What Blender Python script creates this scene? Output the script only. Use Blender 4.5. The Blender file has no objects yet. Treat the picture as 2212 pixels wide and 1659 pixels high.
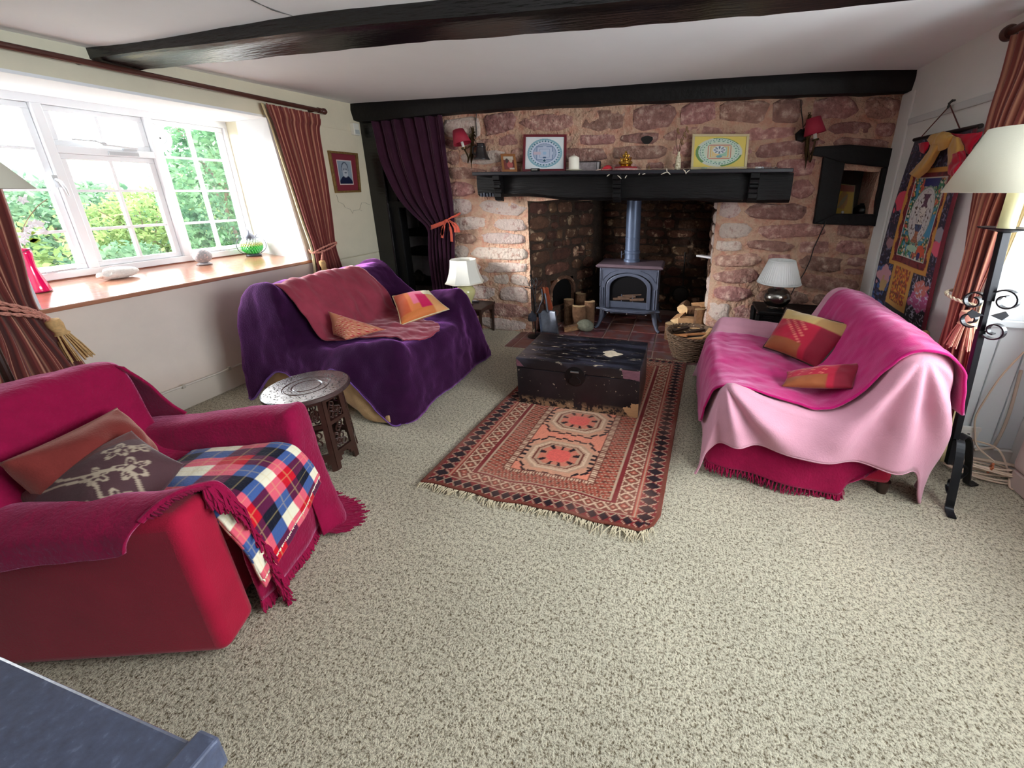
import bpy, bmesh, math, random
import numpy as np
from mathutils import Vector, Matrix, noise as mnoise
random.seed(7); np.random.seed(7)
SC = bpy.context.scene
COL = SC.collection
PI = math.pi

# ------------------------------------------------------------------ camera, sky, exposure
CAMH = 1.45
PPX, PPY, FPX = 1250.0, 689.6, 867.0          # principal point and focal length on the 2212 x 1659 frame
PITCH = math.atan(277.6 / FPX)
YAW = math.atan(237.0 / math.hypot(FPX, 277.6))
cam_d = bpy.data.cameras.new('camera'); cam = bpy.data.objects.new('camera', cam_d); COL.objects.link(cam)
cam.location = (0, 0, CAMH); cam.rotation_euler = (PI / 2 - PITCH, 0, YAW)
cam_d.sensor_fit = 'HORIZONTAL'; cam_d.sensor_width = 36.0
cam_d.lens = FPX / 2212 * 36.0
cam_d.shift_x = (1106 - PPX) / 2212; cam_d.shift_y = (PPY - 829.5) / 2212
cam_d.clip_start = 0.02; cam_d.clip_end = 400
SC.camera = cam
SC.view_settings.view_transform = 'Standard'; SC.view_settings.look = 'None'
SC.view_settings.gamma = 1.0; SC.view_settings.use_curve_mapping = False
SC.view_settings.exposure = 1.22

W = bpy.data.worlds.new('sky'); SC.world = W; W.use_nodes = True
nt = W.node_tree; nt.nodes.clear()
_o = nt.nodes.new('ShaderNodeOutputWorld'); _b = nt.nodes.new('ShaderNodeBackground')
_tc = nt.nodes.new('ShaderNodeTexCoord'); _mp = nt.nodes.new('ShaderNodeMapping'); _mp.inputs['Scale'].default_value = (1.2, 1.2, 4.5)
_n = nt.nodes.new('ShaderNodeTexNoise'); _n.inputs['Scale'].default_value = 2.2; _n.inputs['Detail'].default_value = 6
_r = nt.nodes.new('ShaderNodeValToRGB')
_r.color_ramp.elements[0].position = 0.40; _r.color_ramp.elements[0].color = (0.74, 0.90, 1.0, 1)
_r.color_ramp.elements[1].position = 0.62; _r.color_ramp.elements[1].color = (1.0, 0.97, 0.93, 1)
nt.links.new(_tc.outputs['Generated'], _mp.inputs[0]); nt.links.new(_mp.outputs[0], _n.inputs['Vector'])
nt.links.new(_n.outputs['Fac'], _r.inputs[0]); nt.links.new(_r.outputs[0], _b.inputs['Color'])
_b.inputs['Strength'].default_value = 8.0
nt.links.new(_b.outputs[0], _o.inputs[0])

# low bright part of the cloudy sky: a very soft, broad sun that comes in through the left window
_s = bpy.data.lights.new('hazy_sun', 'SUN'); _s.energy = 9.5; _s.angle = math.radians(22); _s.color = (1.0, 0.97, 0.94)
sun = bpy.data.objects.new('hazy_sun', _s); COL.objects.link(sun)
sun.rotation_euler = Vector((0.80, 0.56, -0.27)).to_track_quat('-Z', 'Y').to_euler()

def portal(name, loc, rot, sx, sy):
    """a light portal in a window opening: emits nothing itself, it only guides sampling of the sky"""
    l = bpy.data.lights.new(name, 'AREA'); l.shape = 'RECTANGLE'; l.size = sx; l.size_y = sy
    l.cycles.is_portal = True
    o = bpy.data.objects.new(name, l); COL.objects.link(o); o.location = loc; o.rotation_euler = rot
    return o
portal('portal_window_left', (-4.06, 2.0, 1.47), (0, -PI / 2, 0), 1.15, 2.0)
portal('portal_window_right', (1.90, 1.29, 1.46), (0, PI / 2, 0), 1.2, 2.25)
SC.cycles.max_bounces = 10; SC.cycles.diffuse_bounces = 4; SC.cycles.transparent_max_bounces = 24
SC.cycles.sample_clamp_indirect = 6.0
SC.cycles.use_denoising = True

# ------------------------------------------------------------------ measuring: a photo pixel on a known plane -> a world point
_F = np.array([-math.sin(YAW) * math.cos(PITCH), math.cos(YAW) * math.cos(PITCH), -math.sin(PITCH)])
_R = np.array([math.cos(YAW), math.sin(YAW), 0.0]); _U = np.cross(_R, _F)
def P(u, v, x=None, y=None, z=None):
    d = _F + (u - PPX) / FPX * _R - (v - PPY) / FPX * _U
    t = x / d[0] if x is not None else (y / d[1] if y is not None else (z - CAMH) / d[2])
    return Vector((d[0] * t, d[1] * t, CAMH + d[2] * t))

# ------------------------------------------------------------------ materials
def s2l(c):
    """sRGB 0-255 -> linear"""
    return tuple(((x / 255) / 12.92 if x / 255 <= 0.04045 else ((x / 255 + 0.055) / 1.055) ** 2.4) for x in c)
MATS = {}
def mat(name, col, rough=0.7, metal=0.0, var=0.0, vscale=8.0, bump=0.0, bscale=60.0, bdetail=4.0, sheen=0.0, spec=0.5,
        stretch=None, col2=None, edge=(0.35, 0.65), trans=0.0, coat=0.0, bdist=0.01, attr=None, objvar=0.0, emit=0.0, wave=None, alpha=1.0, coords='Object', sheentint=None):
    if name in MATS: return MATS[name]
    m = bpy.data.materials.new(name); MATS[name] = m; m.use_nodes = True
    nt = m.node_tree; N = nt.nodes; L = nt.links; N.clear()
    out = N.new('ShaderNodeOutputMaterial'); b = N.new('ShaderNodeBsdfPrincipled'); L.new(b.outputs[0], out.inputs[0])
    b.inputs['Roughness'].default_value = rough; b.inputs['Metallic'].default_value = metal
    b.inputs['Specular IOR Level'].default_value = spec
    if sheen:
        b.inputs['Sheen Weight'].default_value = sheen; b.inputs['Sheen Roughness'].default_value = 0.4
        if sheentint: b.inputs['Sheen Tint'].default_value = (*sheentint, 1)
    if coat: b.inputs['Coat Weight'].default_value = coat; b.inputs['Coat Roughness'].default_value = 0.15
    if trans: b.inputs['Transmission Weight'].default_value = trans
    if alpha < 1: b.inputs['Alpha'].default_value = alpha
    tc = N.new('ShaderNodeTexCoord'); mp = N.new('ShaderNodeMapping'); L.new(tc.outputs[coords], mp.inputs[0])
    if stretch: mp.inputs['Scale'].default_value = stretch
    if attr:
        a = N.new('ShaderNodeVertexColor'); a.layer_name = attr; csock = a.outputs['Color']
    else:
        rgb = N.new('ShaderNodeRGB'); rgb.outputs[0].default_value = (*col, 1); csock = rgb.outputs[0]
    if var or col2:
        n = N.new('ShaderNodeTexNoise'); n.inputs['Scale'].default_value = vscale; n.inputs['Detail'].default_value = 5; n.inputs['Roughness'].default_value = 0.6
        L.new(mp.outputs[0], n.inputs['Vector'])
        r = N.new('ShaderNodeMapRange'); r.inputs['From Min'].default_value = edge[0]; r.inputs['From Max'].default_value = edge[1]
        L.new(n.outputs['Fac'], r.inputs['Value'])
        if col2:
            mx = N.new('ShaderNodeMix'); mx.data_type = 'RGBA'; L.new(r.outputs[0], mx.inputs['Factor']); L.new(csock, mx.inputs[6]); mx.inputs[7].default_value = (*col2, 1)
            csock = mx.outputs[2]
        if var:
            mr = N.new('ShaderNodeMapRange'); mr.inputs['To Min'].default_value = 1 - var; mr.inputs['To Max'].default_value = 1 + var
            mr.inputs['From Min'].default_value = 0.3; mr.inputs['From Max'].default_value = 0.7; L.new(n.outputs['Fac'], mr.inputs['Value'])
            hs = N.new('ShaderNodeHueSaturation'); L.new(mr.outputs[0], hs.inputs['Value']); L.new(csock, hs.inputs['Color']); csock = hs.outputs[0]
    if objvar:
        oi = N.new('ShaderNodeObjectInfo'); mr = N.new('ShaderNodeMapRange'); mr.inputs['To Min'].default_value = 1 - objvar; mr.inputs['To Max'].default_value = 1 + objvar
        L.new(oi.outputs['Random'], mr.inputs['Value']); hs = N.new('ShaderNodeHueSaturation'); L.new(mr.outputs[0], hs.inputs['Value']); L.new(csock, hs.inputs['Color'])
        mr2 = N.new('ShaderNodeMapRange'); mr2.inputs['To Min'].default_value = 0.485; mr2.inputs['To Max'].default_value = 0.515
        ml = N.new('ShaderNodeMath'); ml.operation = 'FRACT'; ml2 = N.new('ShaderNodeMath'); ml2.operation = 'MULTIPLY'; ml2.inputs[1].default_value = 7.31
        L.new(oi.outputs['Random'], ml2.inputs[0]); L.new(ml2.outputs[0], ml.inputs[0]); L.new(ml.outputs[0], mr2.inputs['Value']); L.new(mr2.outputs[0], hs.inputs['Hue'])
        csock = hs.outputs[0]
    L.new(csock, b.inputs['Base Color'])
    if bump:
        n2 = N.new('ShaderNodeTexNoise'); n2.inputs['Scale'].default_value = bscale; n2.inputs['Detail'].default_value = bdetail
        L.new(mp.outputs[0], n2.inputs['Vector'])
        bp = N.new('ShaderNodeBump'); bp.inputs['Strength'].default_value = bump; bp.inputs['Distance'].default_value = bdist
        L.new(n2.outputs['Fac'], bp.inputs['Height']); L.new(bp.outputs[0], b.inputs['Normal'])
    if emit: b.inputs['Emission Color'].default_value = (*col, 1); b.inputs['Emission Strength'].default_value = emit
    return m
def rgbm(name, r, g, b, **k): return mat(name, s2l((r, g, b)), **k)

def glass_mat(name='window_glass', tint=(1, 1, 1), refl=0.06):
    if name in MATS: return MATS[name]
    m = bpy.data.materials.new(name); MATS[name] = m; m.use_nodes = True
    N = m.node_tree.nodes; L = m.node_tree.links; N.clear()
    o = N.new('ShaderNodeOutputMaterial'); t = N.new('ShaderNodeBsdfTransparent'); t.inputs[0].default_value = (*tint, 1)
    g = N.new('ShaderNodeBsdfGlossy'); g.inputs['Roughness'].default_value = 0.02; mx = N.new('ShaderNodeMixShader')
    lw = N.new('ShaderNodeFresnel'); lw.inputs['IOR'].default_value = 1.4
    L.new(lw.outputs[0], mx.inputs[0]); L.new(t.outputs[0], mx.inputs[1]); L.new(g.outputs[0], mx.inputs[2]); L.new(mx.outputs[0], o.inputs[0])
    return m

# ------------------------------------------------------------------ objects
def thing(name, label, cat, loc=(0, 0, 0), group=None):
    o = bpy.data.objects.new(name, None); COL.objects.link(o); o.location = loc; o.empty_display_size = 0.05
    return tag(o, label, cat, group)
def tag(o, label=None, cat=None, group=None, kind=None):
    if label: o['label'] = label
    if cat: o['category'] = cat
    if group: o['group'] = group
    if kind: o['kind'] = kind
    return o
def wloc(o):
    v = Vector((0, 0, 0))
    while o is not None: v = v + o.location; o = o.parent
    return v
class MB:
    def __init__(s): s.v = []; s.f = []
    def add(s, vs, fs):
        k = len(s.v); s.v += [tuple(p) for p in vs]; s.f += [tuple(i + k for i in f) for f in fs]; return s
    def hexa(s, p):   # 8 corners: bottom 4 ccw, top 4 ccw
        return s.add(p, [(3, 2, 1, 0), (4, 5, 6, 7), (0, 1, 5, 4), (1, 2, 6, 5), (2, 3, 7, 6), (3, 0, 4, 7)])
    def box(s, a, b):
        x0, y0, z0 = [min(a[i], b[i]) for i in range(3)]; x1, y1, z1 = [max(a[i], b[i]) for i in range(3)]
        return s.hexa([(x0, y0, z0), (x1, y0, z0), (x1, y1, z0), (x0, y1, z0), (x0, y0, z1), (x1, y0, z1), (x1, y1, z1), (x0, y1, z1)])
    def bar(s, p0, p1, w, h, up=(0, 0, 1)):
        p0 = Vector(p0); p1 = Vector(p1); d = (p1 - p0).normalized(); u = Vector(up)
        if abs(d.dot(u)) > 0.98: u = Vector((1, 0, 0))
        a = d.cross(u).normalized(); u = a.cross(d).normalized()
        q = lambda c: [c - a * w / 2 - u * h / 2, c + a * w / 2 - u * h / 2, c + a * w / 2 + u * h / 2, c - a * w / 2 + u * h / 2]
        return s.add(q(p0) + q(p1), [(0, 1, 2, 3), (7, 6, 5, 4), (4, 5, 1, 0), (5, 6, 2, 1), (6, 7, 3, 2), (7, 4, 0, 3)])
    def tube(s, pts, r, n=8, cap=True, flat=None):
        pts = [Vector(p) for p in pts]; m = len(pts); rs = r if isinstance(r, (list, tuple)) else [r] * m
        vs = []; prev = None
        for i, p in enumerate(pts):
            d = (pts[min(i + 1, m - 1)] - pts[max(i - 1, 0)])
            d = d.normalized() if d.length > 1e-9 else Vector((0, 0, 1))
            if prev is None:
                a = d.orthogonal().normalized()
            else:
                a = (prev - d * prev.dot(d)); a = a.normalized() if a.length > 1e-6 else d.orthogonal().normalized()
            prev = a; b = d.cross(a)
            for k in range(n):
                t = 2 * PI * k / n
                vs.append(p + (a * math.cos(t) + b * math.sin(t) * (flat or 1.0)) * rs[i])
        fs = []
        for i in range(m - 1):
            for k in range(n):
                k2 = (k + 1) % n; fs.append((i * n + k, i * n + k2, (i + 1) * n + k2, (i + 1) * n + k))
        if cap: fs.append(tuple(range(n - 1, -1, -1))); fs.append(tuple((m - 1) * n + k for k in range(n)))
        return s.add(vs, fs)
    def cyl(s, p0, p1, r0, r1=None, n=16): return s.tube([p0, p1], [r0, r0 if r1 is None else r1], n)
    def lathe(s, prof, c=(0, 0, 0), n=24, axis=(0, 0, 1), cap=True, wob=None, sq=None):
        c = Vector(c); ax = Vector(axis).normalized(); a = ax.orthogonal().normalized()
        if abs(ax.z) > 0.99: a = Vector((1, 0, 0))
        b = ax.cross(a); vs = []; m = len(prof)
        for (r, h) in prof:
            for k in range(n):
                t = 2 * PI * k / n; rr = r * (wob(t, h) if wob else 1)
                vs.append(c + ax * h + a * rr * math.cos(t) + b * rr * math.sin(t))
        fs = [(i * n + k, i * n + (k + 1) % n, (i + 1) * n + (k + 1) % n, (i + 1) * n + k) for i in range(m - 1) for k in range(n)]
        if cap:
            if prof[0][0] > 1e-5: fs.append(tuple(range(n - 1, -1, -1)))
            if prof[-1][0] > 1e-5: fs.append(tuple((m - 1) * n + k for k in range(n)))
        return s.add(vs, fs)
    def ball(s, c, r, n=12, m=8, sc=(1, 1, 1)):
        c = Vector(c); vs = []; fs = []
        for i in range(m + 1):
            t = PI * i / m
            for k in range(n):
                p = 2 * PI * k / n
                vs.append((c.x + r * sc[0] * math.sin(t) * math.cos(p), c.y + r * sc[1] * math.sin(t) * math.sin(p), c.z + r * sc[2] * math.cos(t)))
        for i in range(m):
            for k in range(n): fs.append((i * n + k, (i + 1) * n + k, (i + 1) * n + (k + 1) % n, i * n + (k + 1) % n))
        return s.add(vs, fs)
    def prism(s, poly, off):   # planar polygon (3d points) extruded by vector off
        poly = [Vector(p) for p in poly]; off = Vector(off); n = len(poly)
        return s.add(poly + [p + off for p in poly], [tuple(range(n - 1, -1, -1)), tuple(range(n, 2 * n))] + [(i, (i + 1) % n, n + (i + 1) % n, n + i) for i in range(n)])
    def grid(s, G):            # G: nu x nv x 3
        nu, nv = len(G), len(G[0]); vs = [tuple(G[i][j]) for i in range(nu) for j in range(nv)]
        return s.add(vs, [(i * nv + j, i * nv + j + 1, (i + 1) * nv + j + 1, (i + 1) * nv + j) for i in range(nu - 1) for j in range(nv - 1)])
    def build(s, name, m, parent=None, smooth=False, bevel=0.0, bseg=2, solid=0.0, sub=0, angle=40, loc=None, colors=None, fix=True, soff=0.0):
        if parent is not None: base = wloc(parent)
        elif loc is not None: base = Vector(loc)
        else:
            A = np.array(s.v); base = Vector(((A[:, 0].min() + A[:, 0].max()) / 2, (A[:, 1].min() + A[:, 1].max()) / 2, A[:, 2].min()))
        me = bpy.data.meshes.new(name)
        me.from_pydata([(p[0] - base.x, p[1] - base.y, p[2] - base.z) for p in s.v], [], s.f)
        if colors is not None:
            ca = me.color_attributes.new('pattern', 'FLOAT_COLOR', 'POINT')
            C = np.ones((len(s.v), 4), dtype=np.float32); C[:, :3] = np.asarray(colors).reshape(-1, 3)
            ca.data.foreach_set('color', C.ravel())
        if fix:
            bm = bmesh.new(); bm.from_mesh(me); bmesh.ops.recalc_face_normals(bm, faces=bm.faces); bm.to_mesh(me); bm.free()
        me.materials.append(m)
        if smooth:
            me.shade_smooth()
            if angle < 180: me.set_sharp_from_angle(angle=math.radians(angle))
        o = bpy.data.objects.new(name, me); COL.objects.link(o)
        if parent is not None: o.parent = parent
        else: o.location = base
        if solid: md = o.modifiers.new('thickness', 'SOLIDIFY'); md.thickness = solid; md.offset = soff
        if bevel: md = o.modifiers.new('bevel', 'BEVEL'); md.width = bevel; md.segments = bseg; md.limit_method = 'ANGLE'; md.angle_limit = math.radians(50)
        if sub: md = o.modifiers.new('subdiv', 'SUBSURF'); md.levels = sub; md.render_levels = sub
        return o
def copy_tree(o, dloc, parent=None):
    """copy a thing with its parts and their sub-parts"""
    c = o.copy(); COL.objects.link(c)
    if parent is not None: c.parent = parent
    else: c.location = o.location + Vector(dloc)
    for ch in list(o.children): copy_tree(ch, (0, 0, 0), c)
    return c

# ------------------------------------------------------------------ cloth surfaces
def cr(Pts, n):
    """Catmull-Rom resampling along axis 0 of an array (k, ..., 3) to n samples (near uniform in chord)"""
    A = np.asarray(Pts, dtype=float); k = len(A)
    B = np.concatenate([A[:1] * 2 - A[1:2], A, A[-1:] * 2 - A[-2:-1]])
    t = np.linspace(0, k - 1 - 1e-9, n); i = t.astype(int); f = (t - i).reshape((-1,) + (1,) * (A.ndim - 1))
    p0, p1, p2, p3 = B[i], B[i + 1], B[i + 2], B[i + 3]
    return 0.5 * (2 * p1 + (p2 - p0) * f + (2 * p0 - 5 * p1 + 4 * p2 - p3) * f ** 2 + (3 * p1 - p0 - 3 * p2 + p3) * f ** 3)
def net(ctrl, nu, nv):
    A = np.array([[tuple(p) for p in row] for row in ctrl], dtype=float)
    A = cr(A, nu); A = np.swapaxes(cr(np.swapaxes(A, 0, 1), nv), 0, 1)
    return A
def normals(G):
    du = np.gradient(G, axis=0); dv = np.gradient(G, axis=1); n = np.cross(du, dv); l = np.linalg.norm(n, axis=2, keepdims=True)
    return n / np.maximum(l, 1e-9)
def nz(p, s, seed=0.0):
    return mnoise.noise(Vector((p[0] * s + seed, p[1] * s + seed * 1.7, p[2] * s - seed)))
def wrinkle(G, amp, scale, seed=0, stretch=(1, 1, 1)):
    N_ = normals(G); H = np.zeros(G.shape[:2])
    for i in range(G.shape[0]):
        for j in range(G.shape[1]):
            p = G[i, j] * np.array(stretch); H[i, j] = nz(p, scale, seed) + 0.5 * nz(p, scale * 2.1, seed + 5)
    return G + N_ * (H * amp)[..., None]
def surf(name, G, m, parent=None, solid=0.008, colors=None, loc=None, sub=0, soff=0.0, angle=180):
    return MB().grid(G).build(name, m, parent, smooth=True, angle=angle, solid=solid, colors=colors, loc=loc, fix=False, sub=sub, soff=soff)
def fringe(pts, dirv, length, n, r=0.003, jit=0.3, tuft=3):
    """tassels hanging along a polyline"""
    mb = MB(); Q = cr([tuple(p) for p in pts], n)
    for q in Q:
        q = Vector(q); d = Vector(dirv) if not callable(dirv) else dirv(q)
        for k in range(tuft):
            e = d * length * random.uniform(0.75, 1.1) + Vector((random.uniform(-1, 1), random.uniform(-1, 1), random.uniform(-.3, .3))) * length * jit
            mid = q + e * 0.5 + Vector((random.uniform(-1, 1), random.uniform(-1, 1), 0)) * length * 0.12
            end = q + e; end.z = max(end.z, 0.004); mid.z = max(mid.z, 0.004)
            mb.tube([q, mid, end], [r, r, r * 0.6], 4, cap=False)
    return mb
def cushion_grid(c4, th, nu=28, nv=28, pw=2.2, pinch=0.06, bulge=None):
    """pillow through four 3-D corners (a b c d ccw): top and bottom sheets"""
    a, b, c, d = [np.array(tuple(p), float) for p in c4]
    n = np.cross(b - a, d - a) + np.cross(d - c, b - c); n /= np.linalg.norm(n)
    U = np.linspace(-1, 1, nu); V = np.linspace(-1, 1, nv); ctr = (a + b + c + d) / 4
    top = np.zeros((nu, nv, 3)); bot = np.zeros((nu, nv, 3)); T = np.zeros((nu, nv))
    for i, u in enumerate(U):
        for j, v in enumerate(V):
            uu = u * (1 - pinch * (1 - abs(v)) ** 0 * (1 - v * v)); vv = v * (1 - pinch * (1 - u * u))
            s, t = (uu + 1) / 2, (vv + 1) / 2
            p = a * (1 - s) * (1 - t) + b * s * (1 - t) + c * s * t + d * (1 - s) * t
            h = th / 2 * (max(0, 1 - abs(u) ** pw) * max(0, 1 - abs(v) ** pw)) ** 0.55
            top[i, j] = p + n * h; bot[i, j] = p - n * h; T[i, j] = h
    return top, bot, n
def cushion(name, label, c4, th, m, colfn=None, piping=None, pinch=0.06, wr=(0.006, 9), seed=1, nres=30, group=None, cat='cushion'):
    top, bot, n = cushion_grid(c4, th, nres, nres, pinch=pinch)
    Ht = np.zeros((nres, nres))
    U = np.linspace(-1, 1, nres)
    for i in range(nres):
        for j in range(nres):
            e = (1 - U[i] ** 8) * (1 - U[j] ** 8)
            k = nz(top[i, j], wr[1], seed) + 0.6 * nz(top[i, j], wr[1] * 2.3, seed + 3)
            top[i, j] += n * k * wr[0] * e
    mb = MB().grid(top); 
    k = len(mb.v); mb.grid(bot[::-1])
    cols = None
    if colfn is not None:
        uu, vv = np.meshgrid(U, U, indexing='ij')
        ct = colfn(uu, vv); cols = np.concatenate([ct.reshape(-1, 3), ct[::-1].reshape(-1, 3)])
    lo = Vector(top.reshape(-1, 3).mean(0)); lo.z = min(top[..., 2].min(), bot[..., 2].min())
    t = thing(name, label, cat, lo, group)
    o = mb.build('cover', m, t, smooth=True, angle=180, colors=cols, fix=False)
    bm = bmesh.new(); bm.from_mesh(o.data); bmesh.ops.remove_doubles(bm, verts=bm.verts, dist=0.0004); bmesh.ops.recalc_face_normals(bm, faces=bm.faces); bm.to_mesh(o.data); bm.free()
    if piping:
        edge = [top[i, 0] for i in range(nres)] + [top[-1, j] for j in range(1, nres)] + [top[i, -1] for i in range(nres - 2, -1, -1)] + [top[0, j] for j in range(nres - 2, -1, -1)]
        MB().tube(edge, 0.005, 6).build('piping', piping, t, smooth=True)
    return t
def lerp(a, b, t): return tuple(a[i] + (b[i] - a[i]) * t for i in range(len(a)))
# ================================================================== THE ROOM
XL, XR, YB = -3.29, 1.48, 3.80          # left wall, right wall, stone wall
cream = rgbm('cream_plaster', 222, 214, 190, rough=0.85, var=0.05, vscale=3, bump=0.25, bscale=14, bdist=0.012)
peach = rgbm('peach_plaster', 232, 214, 200, rough=0.85, var=0.05, vscale=3, bump=0.2, bscale=12, bdist=0.012)
white_p = rgbm('white_plaster', 228, 227, 224, rough=0.85, var=0.03, vscale=3, bump=0.2, bscale=12, bdist=0.01)
ceil_m = rgbm('ceiling_paint', 240, 242, 243, rough=0.8, var=0.02, vscale=2, bump=0.15, bscale=5, bdist=0.02)
gloss_w = rgbm('white_gloss', 232, 233, 236, rough=0.35)
black_w = rgbm('black_stained_oak', 11, 9, 10, rough=0.27, var=0.35, vscale=7, bump=0.6, bscale=22, stretch=(0.35, 3, 3), bdist=0.008, spec=0.6)
black_d = rgbm('black_tarred_wood', 9, 8, 9, rough=0.55, var=0.3, vscale=9, bump=0.5, bscale=26, bdist=0.01, spec=0.3)

# ---- carpet
def carpet_mat():
    m = bpy.data.materials.new('twist_pile_carpet'); m.use_nodes = True; nt = m.node_tree; N = nt.nodes; L = nt.links; N.clear()
    o = N.new('ShaderNodeOutputMaterial'); b = N.new('ShaderNodeBsdfPrincipled'); L.new(b.outputs[0], o.inputs[0]); b.inputs['Roughness'].default_value = 0.95
    b.inputs['Specular IOR Level'].default_value = 0.1; b.inputs['Sheen Weight'].default_value = 0.15
    tc = N.new('ShaderNodeTexCoord')
    def noise(sc, det=3, ro=0.6):
        n = N.new('ShaderNodeTexNoise'); n.inputs['Scale'].default_value = sc; n.inputs['Detail'].default_value = det; n.inputs['Roughness'].default_value = ro; L.new(tc.outputs['Object'], n.inputs['Vector']); return n
    n0 = noise(150, 3, 0.7); n1 = noise(1.6, 3); n2 = noise(64, 2)
    r = N.new('ShaderNodeValToRGB'); e = r.color_ramp.elements
    e[0].position = 0.38; e[0].color = (*s2l((108, 90, 60)), 1); e[1].position = 0.54; e[1].color = (*s2l((232, 222, 197)), 1)
    ad = N.new('ShaderNodeMath'); ad.operation = 'MULTIPLY_ADD'; ad.inputs[1].default_value = 0.35; L.new(n2.outputs['Fac'], ad.inputs[0]); 
    mlt = N.new('ShaderNodeMath'); mlt.operation = 'MULTIPLY'; mlt.inputs[1].default_value = 0.65; L.new(n0.outputs['Fac'], mlt.inputs[0]); L.new(mlt.outputs[0], ad.inputs[2])
    L.new(ad.outputs[0], r.inputs[0])
    mr = N.new('ShaderNodeMapRange'); mr.inputs['From Min'].default_value = 0.3; mr.inputs['From Max'].default_value = 0.7; mr.inputs['To Min'].default_value = 0.86; mr.inputs['To Max'].default_value = 1.08; L.new(n1.outputs['Fac'], mr.inputs['Value'])
    hs = N.new('ShaderNodeHueSaturation'); L.new(mr.outputs[0], hs.inputs['Value']); L.new(r.outputs[0], hs.inputs['Color']); L.new(hs.outputs[0], b.inputs['Base Color'])
    bp = N.new('ShaderNodeBump'); bp.inputs['Strength'].default_value = 1.0; bp.inputs['Distance'].default_value = 0.02; L.new(ad.outputs[0], bp.inputs['Height']); L.new(bp.outputs[0], b.inputs['Normal'])
    return m
mb = MB(); mb.box((-3.6, -3.1, -0.12), (2.2, 3.36, 0.0)); mb.box((-3.6, 3.36, -0.12), (-1.64, 4.6, 0.0)); mb.box((0.33, 3.36, -0.12), (2.2, 4.0, 0.0))
tag(mb.build('floor', carpet_mat(), loc=(0, 0, 0)), 'beige twist pile carpet covering the room floor', kind='structure')

# ---- ceiling: old plaster, dipping towards the left wall and the back corner
def ceil_z(x, y):
    zl = 2.145 + 0.033 * y
    t = max(0.0, min(1.0, (x - XL) / 1.6)); t = t * t * (3 - 2 * t)
    z = zl + (2.262 - zl) * t
    z += 0.03 * math.exp(-((x - 0.2) / 1.2) ** 2 - ((y - 3.0) / 0.8) ** 2)
    r = max(0.0, (x - 1.0) / 0.6); z -= 0.02 * r * r
    return z
G = np.array([[(x, y, ceil_z(x, y)) for y in np.linspace(-3.2, 4.0, 46)] for x in np.linspace(-3.5, 2.2, 48)])
mb = MB().grid(G); mb.grid(G + np.array([0, 0, 0.25]))
tag(mb.build('ceiling', ceil_m, smooth=True, angle=180, loc=(0, 0, 2.2)), 'white plastered ceiling', kind='structure')
# crack near the beam
crk = [P(u, v, z=2.245) for u, v in ((528, 0), (548, 8), (566, 17), (590, 27), (610, 34), (633, 41))]
crk = [Vector((p.x, p.y, ceil_z(p.x, p.y) - 0.001)) for p in crk]
tag(MB().tube(crk, [0.001, 0.004, 0.002, 0.005, 0.003, 0.001], 5).build('ceiling_crack', rgbm('crack', 90, 88, 85), None), 'fine dark crack in the ceiling plaster before the beam', kind='structure')

# ---- left wall with its deep window recess
SZ0, SZ1 = 0.85, 0.895                   # sill height at the room edge and at the frame
mbl = MB()
mbl.box((-4.08, -3.1, -0.1), (XL, 3.8, 0.80))
mbl.hexa([(-4.08, -3.1, 2.02), (XL, -3.1, 2.008), (XL, 3.8, 2.008), (-4.08, 3.8, 2.02), (-4.08, -3.1, 2.5), (XL, -3.1, 2.5), (XL, 3.8, 2.5), (-4.08, 3.8, 2.5)])
mbl.hexa([(-4.08, -3.1, 0.8), (XL, -3.1, 0.8), (XL, 1.26, 0.8), (-4.08, 1.22, 0.8), (-4.08, -3.1, 2.02), (XL, -3.1, 2.02), (XL, 1.26, 2.02), (-4.08, 1.22, 2.02)])
mbl.hexa([(-4.08, 2.975, 0.8), (XL, 2.90, 0.8), (XL, 3.8, 0.8), (-4.08, 3.8, 0.8), (-4.08, 2.965, 2.02), (XL, 2.79, 2.02), (XL, 3.8, 2.02), (-4.08, 3.8, 2.02)])
wl = tag(mbl.build('wall_left', cream, bevel=0.012, bseg=2, loc=(XL, 1.5, 0)), 'cream plastered window wall with a deep recess', kind='structure')
# peach painted dado below the sill, a thin skin of newer plaster
mb = MB(); mb.box((XL - 0.004, -1.5, 0.16), (XL + 0.006, 2.93, 0.823))
mb.build('dado', peach, wl)
# white limewash skins inside the recess (soffit and reveals)
rv = rgbm('limewash', 240, 241, 243, rough=0.8, bump=0.15, bscale=10, bdist=0.01)
mb = MB(); mb.hexa([(-4.0, 1.22, 2.014), (XL + 0.001, 1.26, 2.003), (XL + 0.001, 2.79, 2.003), (-4.0, 2.965, 2.014), (-4.0, 1.22, 2.03), (XL + 0.001, 1.26, 2.02), (XL + 0.001, 2.79, 2.02), (-4.0, 2.965, 2.03)])
mb.hexa([(-4.0, 2.962, 0.8), (XL + 0.001, 2.892, 0.8), (XL + 0.001, 2.91, 0.8), (-4.0, 2.99, 0.8), (-4.0, 2.952, 2.02), (XL + 0.001, 2.782, 2.02), (XL + 0.001, 2.80, 2.02), (-4.0, 2.98, 2.02)])
mb.hexa([(-4.0, 1.21, 0.8), (XL + 0.001, 1.25, 0.8), (XL + 0.001, 1.268, 0.8), (-4.0, 1.232, 0.8), (-4.0, 1.21, 2.02), (XL + 0.001, 1.25, 2.02), (XL + 0.001, 1.268, 2.02), (-4.0, 1.232, 2.02)])
mb.build('recess_lining', rv, wl)
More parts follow.
